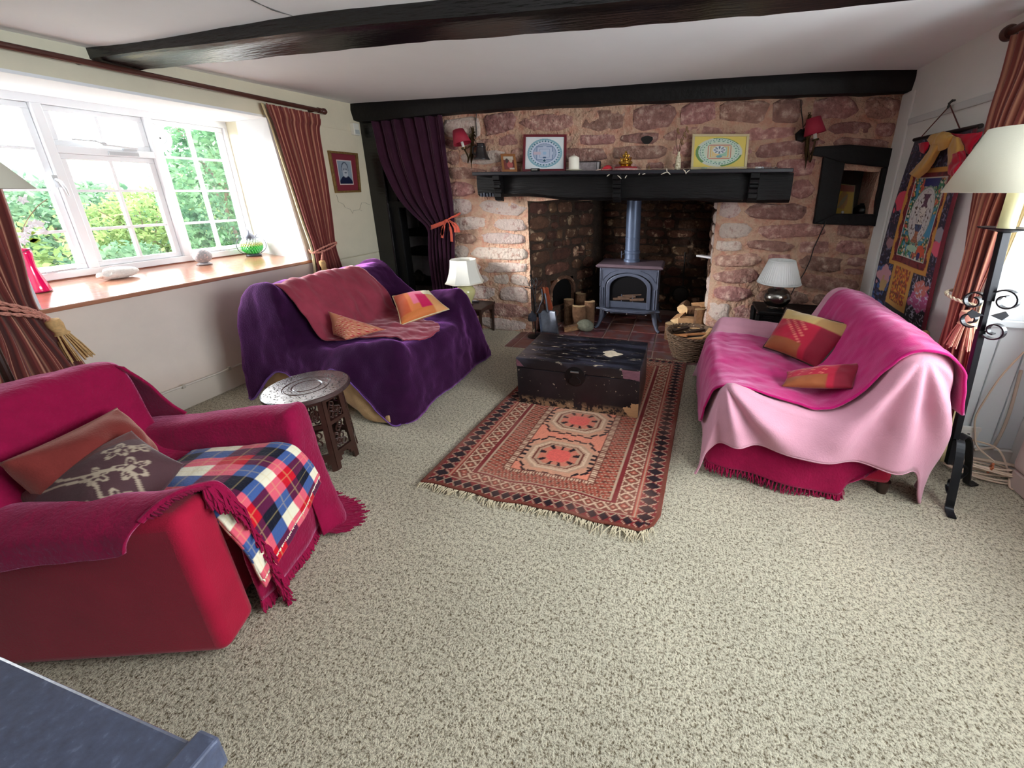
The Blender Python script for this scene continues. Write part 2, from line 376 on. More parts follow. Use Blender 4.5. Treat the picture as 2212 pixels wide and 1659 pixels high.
# fine plaster cracks beside the portrait
ck = rgbm('hairline', 150, 143, 122)
mb = MB()
for pl in (((727, 421), (731, 436), (742, 441), (746, 449)), ((748, 449), (757, 452), (762, 461), (763, 455), (776, 453), (782, 455)), ((777, 452), (781, 438), (789, 438), (799, 443)), ((690, 585), (697, 600), (700, 640), (703, 660))):
    mb.tube([P(u, v, x=XL + 0.0015) for u, v in pl], 0.0016, 4)
mb.build('plaster_crack', ck, wl)
# sill board
sillw = rgbm('sill_wood', 176, 120, 92, rough=0.16, var=0.18, vscale=5, stretch=(6, 0.6, 6), bump=0.12, bscale=30, spec=0.8, coat=0.6)
mb = MB(); mb.hexa([(-3.955, 1.20, SZ1 - 0.04), (XL + 0.022, 1.245, SZ0 - 0.028), (XL + 0.022, 2.925, SZ0 - 0.028), (-3.955, 2.99, SZ1 - 0.04), (-3.955, 1.20, SZ1), (XL + 0.022, 1.245, SZ0), (XL + 0.022, 2.925, SZ0), (-3.955, 2.99, SZ1)])
sill = tag(mb.build('trim_1', sillw, bevel=0.008), 'polished wooden window sill board', kind='structure')
MB().box((-3.95, 1.24, SZ1 - 0.005), (-3.925, 2.955, SZ1 + 0.014)).build('back_strip', rgbm('strip_wood', 120, 66, 50, rough=0.4), sill)

# ---- window_1: three casement lights with glazing bars
FX = -3.95
win = thing('window_1', 'white painted casement window of three lights with glazing bars', None, (FX, 2.1, 0.9)); win['kind'] = 'structure'; 
mb = MB()
for a, b_, c, d in ((1.24, 2.975, 0.90, 0.945), (1.24, 2.975, 1.965, 2.02), (1.235, 1.285, 0.944, 1.966), (1.797, 1.845, 0.944, 1.966), (2.352, 2.397, 0.944, 1.966), (2.905, 2.972, 0.944, 1.966), (1.844, 2.353, 1.682, 1.728)):
    mb.box((FX - 0.05, a, c), (FX + 0.03, b_, d))
mb.build('window_frame', gloss_w, win, bevel=0.004)
gl = glass_mat()
def sash(name, y0, y1, z0, z1, cols, rows, w=0.034, bar=0.017, xo=0.0, zs=None):
    mb = MB(); X0, X1 = FX - 0.035 + xo, FX + 0.004 + xo
    mb.box((X0, y0, z0), (X1, y1, z0 + w)); mb.box((X0, y0, z1 - w), (X1, y1, z1)); mb.box((X0, y0, z0 + w), (X1, y0 + w, z1 - w)); mb.box((X0, y1 - w, z0 + w), (X1, y1, z1 - w))
    s = mb.build(name, gloss_w, win, bevel=0.003)
    ys = [y0 + w + (y1 - y0 - 2 * w) * k / cols for k in range(cols + 1)]
    zz = [z0 + w] + (zs or [z0 + w + (z1 - z0 - 2 * w) * k / rows for k in range(1, rows)]) + [z1 - w]
    for y in ys[1:-1]: MB().box((X0 + 0.006, y - bar / 2, z0 + w), (X1 - 0.004, y + bar / 2, z1 - w)).build('glazing_bar', gloss_w, s)
    for z in zz[1:-1]: MB().box((X0 + 0.008, y0 + w, z - bar / 2), (X1 - 0.006, y1 - w, z + bar / 2)).build('glazing_bar', gloss_w, s)
    for i in range(cols):
        for j in range(len(zz) - 1):
            MB().add([(X0 + 0.012, ys[i], zz[j]), (X0 + 0.012, ys[i + 1], zz[j]), (X0 + 0.012, ys[i + 1], zz[j + 1]), (X0 + 0.012, ys[i], zz[j + 1])], [(0, 1, 2, 3)]).build('pane', gl, s)
    return s
s1 = sash('side_casement', 1.286, 1.796, 0.946, 1.964, 2, 4, zs=[1.195, 1.455, 1.70])
s2 = sash('top_light', 1.846, 2.351, 1.729, 1.964, 2, 1)
s3 = sash('centre_sash', 1.846, 2.351, 0.946, 1.681, 2, 3, zs=[1.197, 1.449])
s4 = sash('side_casement', 2.398, 2.904, 0.946, 1.964, 2, 4, zs=[1.195, 1.449, 1.70])
metal_w = rgbm('white_metal', 205, 208, 212, rough=0.3, metal=0.3)
mb = MB(); mb.tube([(FX + 0.02, 1.93, 1.772), (FX + 0.04, 2.04, 1.77), (FX + 0.045, 2.07, 1.752), (FX + 0.045, 2.25, 1.742)], 0.006, 6); mb.box((FX + 0.03, 2.17, 1.722), (FX + 0.045, 2.245, 1.735)); mb.box((FX + 0.03, 2.06, 1.745), (FX + 0.05, 2.085, 1.765))
mb.build('stay_arm', metal_w, win)
mb = MB(); mb.box((FX + 0.03, 2.085, 1.686), (FX + 0.04, 2.255, 1.712)); mb.build('stay_plate', metal_w, win, bevel=0.003)
mb = MB(); mb.tube([(FX + 0.035, 1.785, 1.52), (FX + 0.06, 1.79, 1.51), (FX + 0.065, 1.80, 1.46), (FX + 0.055, 1.808, 1.42)], [0.009, 0.009, 0.007, 0.005], 6); mb.box((FX + 0.025, 1.77, 1.47), (FX + 0.036, 1.796, 1.545)); mb.build('casement_handle', metal_w, win, smooth=True)
for yy in (1.60, 2.66):
    mb = MB(); mb.tube([(FX + 0.02, yy - 0.1, 0.957), (FX + 0.05, yy, 0.957), (FX + 0.045, yy + 0.12, 0.96)], 0.005, 6); mb.box((FX + 0.03, yy - 0.02, 0.947), (FX + 0.055, yy + 0.03, 0.954)); mb.build('casement_stay', metal_w, win)

# ---- right wall, bay window out of frame, panelling under it
BX = 1.82
mbr = MB()
mbr.box((XR, 2.44, -0.1), (XR + 0.36, 3.85, 2.5))
mbr.box((XR, -3.1, 2.18), (XR + 0.45, 2.44, 2.5))
mbr.box((XR, -3.1, -0.1), (XR + 0.36, 0.15, 2.5))
wr_ = tag(mbr.build('wall_right', white_p, loc=(XR, 2.5, 0), bevel=0.01), 'white plastered right hand wall', kind='structure')
mb = MB(); 
mb.box((BX, 0.15, -0.1), (BX + 0.14, 2.44, 0.82)); mb.box((BX, 0.15, 2.08), (BX + 0.14, 2.44, 2.2))
tag(mb.build('wall_bay', white_p, loc=(BX, 1, 0)), 'white plaster below the bay window', kind='structure')
# boxed-in white panelling at the end of the bay, its grooves recessed
grey_w = rgbm('grey_white_paint', 226, 230, 235, rough=0.35)
pan = tag(MB().box((XR + 0.004, 2.422, 0.09), (BX + 0.02, 2.445, 0.80)).build('trim_2', grey_w), 'white tongue and groove panelling at the end of the bay', kind='structure')
for a, b_ in ((1.487, 1.600), (1.606, 1.72), (1.726, BX)):
    MB().box((a, 2.410, 0.1), (b_, 2.424, 0.795)).build('panel', grey_w, pan, bevel=0.004)
MB().box((XR - 0.002, 2.385, 0.795), (BX + 0.02, 2.445, 0.83)).build('panel_cap', grey_w, pan, bevel=0.004)
mb = MB(); mb.box((XR + 0.003, 2.395, 0.0), (BX + 0.01, 2.424, 0.095)); mb.build('skirting', rgbm('skirting_white', 222, 214, 208, rough=0.4), pan, bevel=0.004)
w2 = thing('window_2', 'white bay window at the right edge', None, (BX, 1.0, 0.83)); w2['kind'] = 'structure'
mb = MB()
for a, b_, c, d in ((0.16, 2.43, 0.83, 0.89), (0.16, 2.43, 2.03, 2.09), (0.16, 0.21, 0.885, 2.035), (0.91, 0.96, 0.885, 2.035), (1.64, 1.69, 0.885, 2.035), (2.36, 2.43, 0.885, 2.035)):
    mb.box((BX, a, c), (BX + 0.06, b_, d))
mb.build('window_frame', gloss_w, w2, bevel=0.004)
for a, b_ in ((0.21, 0.91), (0.96, 1.64), (1.69, 2.36)):
    MB().add([(BX + 0.03, a, 0.89), (BX + 0.03, b_, 0.89), (BX + 0.03, b_, 2.03), (BX + 0.03, a, 2.03)], [(0, 1, 2, 3)]).build('pane', gl, w2)
mb = MB(); mb.box((BX - 0.12, 0.16, 0.80), (BX + 0.02, 2.385, 0.832)); mb.build('window_sill', gloss_w, w2, bevel=0.006)
# end light of the bay, its bright glass a white sheet, seen above the panelling
mb = MB(); mb.box((XR + 0.10, 2.405, 0.83), (BX, 2.44, 0.862)); mb.box((XR + 0.01, 2.405, 0.83), (XR + 0.115, 2.44, 2.18)); mb.box((XR + 0.1, 2.405, 2.12), (BX, 2.44, 2.18))
mb.build('end_light_frame', gloss_w, w2, bevel=0.003)
lit = rgbm('bright_glass_white', 236, 243, 248, rough=0.9)
MB().box((XR + 0.115, 2.425, 0.862), (BX, 2.438, 2.12)).build('end_light_bright_sheet', lit, w2)  # opaque white sheet stands in for the daylit glass
# picture rail and white corner board
tr = MB(); tr.box((XR - 0.012, 2.45, 1.892), (XR + 0.002, 3.70, 1.935)); tag(tr.build('trim_3', rgbm('rail_paint', 208, 210, 210, rough=0.5), bevel=0.005), 'pale picture rail on the right wall', kind='structure')
tr = MB(); tr.box((XR - 0.015, 3.62, -0.02), (XR + 0.002, 3.80, 2.12)); tag(tr.build('trim_4', white_p, bevel=0.012), 'white plaster corner board beside the stone wall', kind='structure')
# unseen rear wall, set far back and made dark to weaken bounce light
tag(MB().box((-3.6, -3.25, -0.1), (2.2, -3.1, 2.5)).build('wall_rear', rgbm('rear_wall_dark', 92, 66, 48, rough=0.6)), 'unseen wall behind the viewpoint, made dark to weaken bounce light', kind='structure')

# ---- skirting with surface pipe
mb = MB(); mb.box((XL, -1.5, 0), (XL + 0.025, 3.05, 0.165)); bs = tag(mb.build('baseboard_left', rgbm('skirting_cream', 232, 220, 206, rough=0.4), bevel=0.006), 'cream skirting board under the window', kind='structure')
mb = MB(); mb.tube([(XL + 0.036, y, 0.172 + 0.004 * math.sin(y * 9)) for y in np.linspace(-1.4, 3.0, 30)], 0.008, 6); mb.build('pipe', rgbm('pipe_paint', 222, 212, 200, rough=0.4), bs, smooth=True)
mb = MB()
for y in (1.45, 1.72, 2.02, 2.3): mb.box((XL + 0.025, y - 0.008, 0.158), (XL + 0.047, y + 0.008, 0.184))
mb.build('pipe_clip', rgbm('clip', 200, 190, 176), bs)

# ---- beams
def beam(name, secs, label, m, nb=40, amp=0.008):
    """secs: list of cross-sections (each a ring of 3-D points) lofted along the beam"""
    A = np.array([[tuple(p) for p in s] for s in secs]); A = cr(A, nb); k = A.shape[1]
    ring = []
    for i in range(nb):
        row = []
        for j in range(k):
            for q in range(3):
                t = q / 3; p = A[i, j] * (1 - t) + A[i, (j + 1) % k] * t
                c = A[i].mean(0); d = p - c; d /= max(np.linalg.norm(d), 1e-6)
                row.append(p + d * amp * (nz(p, 5, 2) + 0.6 * nz(p, 14, 9)))
        ring.append(row)
    n = len(ring[0]); mb = MB(); vs = [p for r in ring for p in r]
    fs = [(i * n + j, i * n + (j + 1) % n, (i + 1) * n + (j + 1) % n, (i + 1) * n + j) for i in range(nb - 1) for j in range(n)] + [tuple(range(n)), tuple((nb - 1) * n + j for j in range(n))]
    return tag(mb.add(vs, fs).build(name, m, smooth=True, angle=35), label, kind='structure')
secs = []
for (x, yf, yb, zb) in ((-3.40, 1.80, 2.00, 2.135), (-3.0, 1.83, 2.04, 2.155), (-2.4, 1.87, 2.10, 2.17), (-1.6, 1.90, 2.14, 2.185), (-0.8, 1.94, 2.17, 2.18), (0.0, 1.96, 2.20, 2.18), (0.9, 1.98, 2.22, 2.18), (1.75, 2.0, 2.24, 2.18)):
    secs.append([(x, yf - 0.01, 2.35), (x, yf, zb + 0.012), (x, yf + 0.02, zb), (x, yb - 0.015, zb - 0.004), (x, yb, zb + 0.01), (x, yb + 0.005, 2.35)])
beam('ceiling_beam', secs, 'long black oak beam crossing the white ceiling', black_w, nb=70, amp=0.007)
secs = []
for (x, yf, zt, zb) in ((-3.42, 3.70, 2.30, 2.15), (-3.28, 3.71, 2.30, 2.115), (-2.9, 3.70, 2.30, 2.11), (-2.35, 3.70, 2.305, 2.135), (-1.5, 3.69, 2.305, 2.15), (-0.6, 3.69, 2.305, 2.145), (0.4, 3.69, 2.305, 2.14), (1.1, 3.69, 2.305, 2.13), (1.46, 3.70, 2.30, 2.125), (1.60, 3.70, 2.30, 2.16)):
    secs.append([(x, 3.95, zt), (x, yf, zt), (x, yf - 0.02, (zt + zb) / 2), (x, yf, zb), (x, yf + 0.05, zb - 0.005), (x, 3.95, zb)])
beam('wall_beam', secs, 'black bressummer beam along the head of the stone wall', black_d, nb=60, amp=0.008)
# ================================================================== RUBBLE STONE WALL AND INGLENOOK
stone_m = rgbm('red_sandstone', 174, 128, 118, rough=0.9, var=0.30, vscale=16, bump=0.9, bscale=38, bdetail=7, bdist=0.035, objvar=0.30, col2=s2l((206, 180, 164)), edge=(0.50, 0.74))
pale_m = rgbm('limewash_and_lit_stone', 206, 188, 178, rough=0.9, var=0.16, vscale=18, bump=0.9, bscale=40, bdetail=6, bdist=0.02, objvar=0.14, col2=s2l((150, 112, 104)), edge=(0.52, 0.70))
mortar_m = rgbm('tan_mortar', 216, 180, 154, rough=0.95, var=0.14, vscale=11, bump=1.0, bscale=40, bdetail=6, bdist=0.03, col2=s2l((190, 134, 114)), edge=(0.42, 0.66))
soot_m = rgbm('sooty_stone', 92, 62, 48, rough=0.95, var=0.4, vscale=9, bump=1.0, bscale=35, bdetail=6, bdist=0.03, objvar=0.4, col2=s2l((166, 138, 112)), edge=(0.58, 0.66))
sootmort = rgbm('sooty_mortar', 66, 50, 40, rough=0.95, var=0.4, vscale=6, bump=1.0, bscale=40, bdist=0.02, col2=s2l((150, 128, 106)), edge=(0.60, 0.68))
rs = random.Random(11)
def stone_field(parent, M, s0, s1, z0, z1, cuts, breaks, mfn, hr=(0.075, 0.135), wr=(0.11, 0.32), gap=0.008, depth=(0.004, 0.020), nm='stone'):
    """rows of irregular stones on the surface M(s, z, d) -> point (d = distance proud of the wall); every stone an object"""
    zs = [z0]; marks = sorted([b for b in breaks if z0 < b < z1] + [z1])
    for b in marks:
        lo = zs[-1]; n = max(1, round((b - lo) / ((hr[0] + hr[1]) / 2))); ws = [rs.uniform(0.65, 1.35) for _ in range(n)]; t = sum(ws)
        for w in ws: lo += (b - zs[-1] if False else 0) ; 
        acc = zs[-1]; base = zs[-1]
        for w in ws[:-1]: acc += (b - base) * w / t; zs.append(acc)
        zs.append(b)
    cnt = 0
    for r in range(len(zs) - 1):
        a, b = zs[r], zs[r + 1]; zm = (a + b) / 2
        iv = [(s0, s1)]
        for (c0, c1, d0, d1) in cuts:
            if d0 < zm < d1:
                nv = []
                for (p, q) in iv:
                    if c1 <= p or c0 >= q: nv.append((p, q)); continue
                    if c0 > p + 0.03: nv.append((p, c0))
                    if c1 < q - 0.03: nv.append((c1, q))
                iv = nv
        for (p, q) in iv:
            L_ = q - p; n = max(1, round(L_ / (rs.uniform(0.85, 1.15) * (wr[0] + wr[1]) / 2 * min(1.3, max(0.7, (b - a) / 0.105)))))
            ws = [rs.uniform(0.4, 1.7) for _ in range(n)]; t = sum(ws); x = p
            for i, w in enumerate(ws):
                w_ = L_ * w / t; x0, x1 = x, x + w_; x += w_
                sub = [(a, b)]
                if (b - a) > 0.115 and w_ < 0.2 and rs.random() < 0.35: m_ = a + (b - a) * rs.uniform(0.4, 0.6); sub = [(a, m_), (m_, b)]
                for (za, zb) in sub:
                    one_stone(parent, M, x0, x1, za, zb, mfn((x0 + x1) / 2, (za + zb) / 2), gap, depth, nm); cnt += 1
    return cnt
def one_stone(parent, M, x0, x1, za, zb, m, gap, depth, nm):
    g = gap * rs.uniform(0.7, 1.3); cx, cz = (x0 + x1) / 2, (za + zb) / 2; hx, hz = (x1 - x0) / 2 - g / 2, (zb - za) / 2 - g / 2
    n = 12; e = rs.uniform(0.38, 0.85); d = rs.uniform(*depth); ring = []; sk = rs.uniform(-0.12, 0.12)
    for k in range(n):
        t = 2 * PI * (k + rs.uniform(-0.3, 0.3)) / n; c, s = math.cos(t), math.sin(t)
        rx = math.copysign(abs(c) ** e, c) * rs.uniform(0.80, 1.02); rz = math.copysign(abs(s) ** e, s) * rs.uniform(0.76, 1.02)
        ring.append((rx, rz + sk * rx * 0.4))
    tilt = (rs.uniform(-0.5, 0.5), rs.uniform(-0.5, 0.5)); vs = []
    for (f, dd) in ((1.03, -0.018), (0.97, d * 0.55), (0.80, d), (0.42, d * rs.uniform(1.0, 1.35))):
        for (rx, rz) in ring:
            j = 0.0 if f > 0.9 else rs.uniform(-0.0035, 0.0035)
            vs.append(M(cx + rx * f * hx, cz + max(-1.05, min(1.05, rz)) * f * hz, dd + j + (tilt[0] * rx + tilt[1] * rz) * f * d * 0.6 * (dd > 0)))
    vs.append(M(cx, cz, d * 1.15))
    fs = [(i * n + k, i * n + (k + 1) % n, (i + 1) * n + (k + 1) % n, (i + 1) * n + k) for i in range(3) for k in range(n)] + [(3 * n + k, 3 * n + (k + 1) % n, 4 * n) for k in range(n)]
    MB().add(vs, fs).build(nm, m, parent, smooth=True, angle=60)
def mortar_grid(M, s0, s1, z0, z1, ds, holes, amp, sc, m, name, parent):
    ns, nzz = int((s1 - s0) / ds) + 1, int((z1 - z0) / ds) + 1
    S = np.linspace(s0, s1, ns); Z = np.linspace(z0, z1, nzz); vs = []; fs = []
    for s in S:
        for z in Z:
            p = M(s, z, 0); h = amp * (nz(p, sc, 3) + 0.7 * nz(p, sc * 2.3, 8)); vs.append(M(s, z, h))
    for i in range(ns - 1):
        for j in range(nzz - 1):
            sm, zm = (S[i] + S[i + 1]) / 2, (Z[j] + Z[j + 1]) / 2
            if any(a < sm < b and c < zm < d for a, b, c, d in holes): continue
            fs.append((i * nzz + j, (i + 1) * nzz + j, (i + 1) * nzz + j + 1, i * nzz + j + 1))
    return MB().add(vs, fs).build(name, m, parent, smooth=True, angle=180, fix=False)

# ---- the wall itself
def front(s, z, d):
    y = YB; s0_ = s
    ed = max(0.0, min(1.0, (s + 1.5) / -0.08 if s < -1.5 else ((s - 0.26) / 0.1 if z < 1.38 else 1.0), (1.48 - s) / 0.1, (s + 2.36) / 0.08))
    v3 = Vector((s * 1.5, 0.3, z * 2.2)); w3 = Vector((s * 4.0, 7.3, z * 5.0))
    z = z + ed * (0.050 * mnoise.noise(v3) + 0.016 * mnoise.noise(w3)); s = s + ed * (0.03 * mnoise.noise(w3 + Vector((9, 0, 0))) + 0.04 * mnoise.noise(v3 + Vector((0, 5, 0))))
    if s0_ < 0.46 and z < 1.37 and s0_ > 0: y += min(0.16, 2.6 * (0.46 - s0_) ** 2)          # rounded corner of the right pier
    return (s, y - d, z)
mb = MB()
mb.box((-2.36, YB + 0.02, -0.1), (-1.52, YB + 0.10, 1.40)); mb.box((0.285, YB + 0.18, -0.1), (1.0, YB + 0.5, 1.40)); mb.box((-2.36, YB + 0.02, 1.38), (1.0, YB + 0.5, 2.45)); mb.box((1.0, YB + 0.02, 1.68), (1.9, YB + 0.5, 2.45)); mb.box((1.0, YB + 0.02, -0.1), (1.9, YB + 0.5, 1.19)); mb.box((1.43, YB + 0.02, 1.1), (1.9, YB + 0.5, 1.7))
wb = tag(mb.build('wall_back', mortar_m, loc=(-0.5, YB, 0)), 'rubble wall of red sandstone bedded in tan mortar', kind='structure')
FIRE = (-1.50, 0.262, -1, 1.375); NICHE = (1.10, 1.43, 1.21, 1.60)
mortar_grid(front, -2.36, 1.50, -0.02, 2.2, 0.02, [FIRE, NICHE], 0.013, 9, mortar_m, 'mortar', wb)
def which(s, z):
    if s < -1.5 and z < 0.2: return pale_m
    if 0.26 < s < 0.40 and z < 1.3: return pale_m
    if s < -1.5 and z < 1.38: return pale_m if rs.random() < 0.75 else stone_m  # mostly pale: window light on the left pier put into stone colour
    if rs.random() < 0.13: return pale_m
    return stone_m
CUTS = [FIRE, (-2.02, 0.81, 1.375, 1.555), (1.01, 1.6, 1.185, 1.70)]
NST = stone_field(wb, front, -2.36, 1.478, 0.0, 2.14, CUTS, [1.185, 1.375, 1.555, 1.70], which, hr=(0.095, 0.19), wr=(0.15, 0.44))
# flat black patch painted for the shade inside a hole above the mantel
hp = P(1398, 303, y=YB - 0.006)
mb = MB(); mb.add([(hp.x + 0.05 * math.cos(t) * (1 + .2 * math.sin(3 * t)), YB - 0.028, hp.z + 0.034 * math.sin(t)) for t in np.linspace(0, 2 * PI, 11)[:-1]], [tuple(range(10))]); mb.build('hole_shade_patch', rgbm('hole_shade_black', 8, 6, 6), wb)

# ---- inglenook interior
fire = thing('fireplace', 'deep sooty stone inglenook around the stove', None, (-0.6, 4.6, 0)); fire['kind'] = 'structure'
A0, A1, A2, A3, A4 = (-1.50, 3.80), (-1.06, 4.78), (-1.0, 5.05), (0.31, 5.05), (0.27, 3.90)
def lane(a, b):
    a = Vector((*a, 0)); b = Vector((*b, 0)); L_ = (b - a).length; u = (b - a) / L_; n = Vector((u.y, -u.x, 0))
    return (lambda s, z, d: tuple(a + u * s + n * d + Vector((0, 0, z)))), L_
M1, L1 = lane(A0, A1); M2, L2 = lane(A1, A2); M3, L3 = lane(A2, A3); M4, L4 = lane(A3, A4)
OV = (0.31, 0.69, 0.20, 0.51)
for (M_, L_, holes) in ((M1, L1, [OV]), (M2, L2, []), (M3, L3, []), (M4, L4, [])):
    mortar_grid(M_, 0, L_, -0.02, 2.0, 0.025, holes, 0.012, 8, sootmort, 'sooty_mortar', fire)
rs.seed(5)
stone_field(fire, M1, 0.0, L1, 0.0, 1.5, [(OV[0] - 0.05, OV[1] + 0.05, OV[2] - 0.02, OV[3] + 0.06)], [0.18, 0.57], lambda s, z: soot_m, hr=(0.09, 0.16), wr=(0.12, 0.28), depth=(0.006, 0.028))
stone_field(fire, M3, 0.0, L3, 0.0, 1.6, [], [], lambda s, z: soot_m, hr=(0.08, 0.14), wr=(0.12, 0.34), depth=(0.006, 0.03))
stone_field(fire, M4, 0.0, L4, 0.0, 1.5, [], [], lambda s, z: pale_m if s > L4 - 0.35 else soot_m, hr=(0.1, 0.18), wr=(0.16, 0.34), depth=(0.006, 0.03))
# chimney throat above the lintel and outer shell, so no daylight leaks in
mb = MB(); mb.box((-1.9, 3.9, 1.98), (0.9, 5.3, 2.1)); mb.box((-1.9, 5.10, -0.1), (0.9, 5.3, 2.1)); mb.box((-1.9, 4.2, -0.1), (-1.62, 5.2, 2.1)); mb.box((0.36, 4.3, -0.1), (0.9, 5.2, 2.1))
mb.build('chimney_throat', rgbm('soot_black', 14, 12, 11, rough=0.95), fire)
# bread oven: arched mouth in the splayed cheek
mb = MB(); n = 14; cs = (OV[0] + OV[1]) / 2; hw = (OV[1] - OV[0]) / 2; zb_ = OV[2]; zc = 0.36
def archp(f, d): return [M1(cs - hw * f, zb_ - (f - 1) * 0.2, d)] + [M1(cs + hw * f * -math.cos(t), zc + (0.15 * f) * math.sin(t), d) for t in np.linspace(0, PI, n)] + [M1(cs + hw * f, zb_ - (f - 1) * 0.2, d)]
ri = archp(0.98, 0.012); ro = archp(1.22, 0.0); k = len(ri)
mb.add([*ri, *ro, *archp(0.98, -0.4), *archp(1.22, -0.05)], [(i, i + 1, k + i + 1, k + i) for i in range(k - 1)] + [(i, i + 1, 2 * k + i + 1, 2 * k + i) for i in range(k - 1)] + [tuple(range(2 * k, 3 * k)), (0, k - 1, 3 * k - 1, 2 * k)])
mb.build('oven_mouth', soot_m, fire)
ri2 = archp(0.97, -0.03); MB().add(ri2 + archp(0.97, -0.06), [tuple(range(k - 1, -1, -1)), tuple(range(k, 2 * k))] + [(i, (i + 1) % k, k + (i + 1) % k, k + i) for i in range(k)]).build('oven_dark_slab', rgbm('oven_dark', 12, 12, 13, rough=0.5, metal=0.3), fire)  # black slab stands for the dark inside of the oven
# two thin ledges let into the recess
mb = MB(); p = Vector(M1(0.62, 0.66, 0.03)); mb.bar(P(1225, 543, y=4.45), P(1259, 544, y=4.5), 0.05, 0.012); mb.build('iron_ledge', rgbm('ledge_rust', 150, 112, 90), fire)
mb = MB(); mb.bar(P(1510, 552, y=4.35), P(1552, 558, y=4.1), 0.07, 0.018); mb.build('white_ledge', rgbm('ledge_white', 214, 212, 214, rough=0.5), fire)

# ---- quarry-tiled hearth
tile_m = rgbm('quarry_tile', 126, 74, 70, rough=0.28, var=0.16, vscale=7, bump=0.12, bscale=20, objvar=0.16, col2=s2l((112, 98, 104)), edge=(0.46, 0.66), spec=0.65)
hearth = tag(MB().box((-1.65, 3.345, -0.12), (0.335, 5.1, -0.006)).build('floor_hearth', rgbm('tile_grout', 176, 156, 148, rough=0.9), loc=(-0.6, 4.0, -0.006)), 'hearth of dark red quarry tiles', kind='structure')
rs.seed(3)
x_ = [-1.62 if k == 0 else -1.82 + 0.268 * k for k in range(1, 9)]
x_ = [-1.632, -1.55, -1.282, -1.014, -0.747, -0.478, -0.211, 0.056, 0.325]
for j in range(6):
    y0 = 3.352 + 0.247 * j; 
    for i in range(len(x_) - 1):
        if y0 > 3.75 and (x_[i] < -1.56 or x_[i + 1] > 0.30): continue
        if y0 > 4.1 and x_[i] < -1.30: continue
        g = 0.006; h = rs.uniform(-0.001, 0.0025)
        MB().box((x_[i] + g, y0 + g, -0.02), (x_[i + 1] - g, y0 + 0.247 - g, h)).build('tile', tile_m, hearth, bevel=0.004, bseg=1)

# ---- lintel, shelf and carved brackets
black_m = rgbm('black_matt_oak', 10, 9, 11, rough=0.5, var=0.35, vscale=7, bump=0.6, bscale=22, stretch=(0.35, 3, 3), bdist=0.012, spec=0.3)
mantel = thing('mantelpiece', 'black oak mantel shelf and lintel on carved brackets over the fireplace', None, (-0.6, 3.7, 1.37)); mantel['kind'] = 'structure'
nb = 44; ring = []
for i, x in enumerate(np.linspace(-1.975, 0.80, nb)):
    t = (x + 1.3) / 0.55
    zb_ = 1.395 - 0.028 * max(0, min(1, (x + 1.55) / 0.5)) + (0.012 * math.exp(-((x + 1.38) / 0.12) ** 2)) - 0.012 * (x > 0.2)
    yf = 3.705
    j = lambda s_, a_=0.006: a_ * (nz((x, s_, 0), 6, 4) + nz((x, s_, 0), 15, 1))
    ring.append([(x, 4.05, 1.585), (x, yf + j(1), 1.585), (x, yf - 0.006 + j(2), 1.53), (x, yf - 0.006 + j(3), 1.47), (x, yf + j(4), zb_ + 0.025 + j(6)), (x, yf + 0.03, zb_ + j(5)), (x, 4.05, zb_ + j(7))])
k = 7; MB().add([p for r in ring for p in r], [(i * k + q, i * k + (q + 1) % k, (i + 1) * k + (q + 1) % k, (i + 1) * k + q) for i in range(nb - 1) for q in range(k)] + [tuple(range(k)), tuple((nb - 1) * k + q for q in range(k))]).build('lintel', black_m, mantel, smooth=True, angle=30)
MB().box((-1.965, 3.60, 1.585), (0.772, 3.99, 1.616)).build('shelf', rgbm('black_paint', 38, 38, 46, rough=0.35, bump=0.15, bscale=20, spec=0.6), mantel, bevel=0.006)
def bracket(x):
    w = 0.035; prof = [(3.70, 1.585), (3.612, 1.585), (3.612, 1.545), (3.632, 1.535), (3.640, 1.505), (3.622, 1.498), (3.618, 1.475), (3.645, 1.462), (3.652, 1.435), (3.636, 1.428), (3.634, 1.395), (3.65, 1.365), (3.70, 1.352)]
    MB().prism([(x - w, y, z) for y, z in prof], (2 * w, 0, 0)).build('bracket', black_m, mantel, bevel=0.004)
for x in (-1.735, -0.605, 0.505): bracket(x)
NOTCH = MB()
for q in range(6): NOTCH.box((-1.94 + 0.032 * q, 3.685, 1.395), (-1.928 + 0.032 * q, 3.72, 1.425 + 0.006 * (q % 2)))
NOTCH.build('chamfer_notch', rgbm('notch', 70, 76, 92, rough=0.4), mantel)

# ---- wall niche with its black frame
nc = thing('wall_niche', 'small plastered cupboard niche in a black wooden frame beside the corner', None, (1.24, 3.8, 1.18)); nc['kind'] = 'structure'
f0 = 3.765
def plank(pts, d=0.06): return MB().prism([(p[0], f0, p[1]) for p in pts], (0, d, 0))
q = lambda u, v: (lambda p: (p.x, p.z))(P(u, v, y=f0))
plank([q(1780, 338), q(1826, 352), q(1806, 463), q(1758, 484)]).build('frame_stile', black_d, nc, bevel=0.006)
plank([q(1752, 331), q(1762, 317), q(1835, 312), q(1905, 318), q(1936, 321), q(1926, 363), q(1826, 352), q(1780, 339), q(1752, 335)]).build('frame_head', black_d, nc, bevel=0.006)
plank([q(1758, 484), q(1806, 462), q(1893, 463), q(1890, 488)]).build('frame_sill', black_d, nc, bevel=0.006)
plank([q(1908, 362), q(1926, 362), q(1894, 490), q(1885, 488), q(1891, 455), q(1896, 420), q(1902, 390)]).build('frame_stile', black_d, nc, bevel=0.004)
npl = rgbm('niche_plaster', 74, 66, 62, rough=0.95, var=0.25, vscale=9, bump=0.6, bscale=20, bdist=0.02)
mb = MB(); x0, x1, z0, z1, yb = 1.07, 1.445, 1.215, 1.63, 4.12
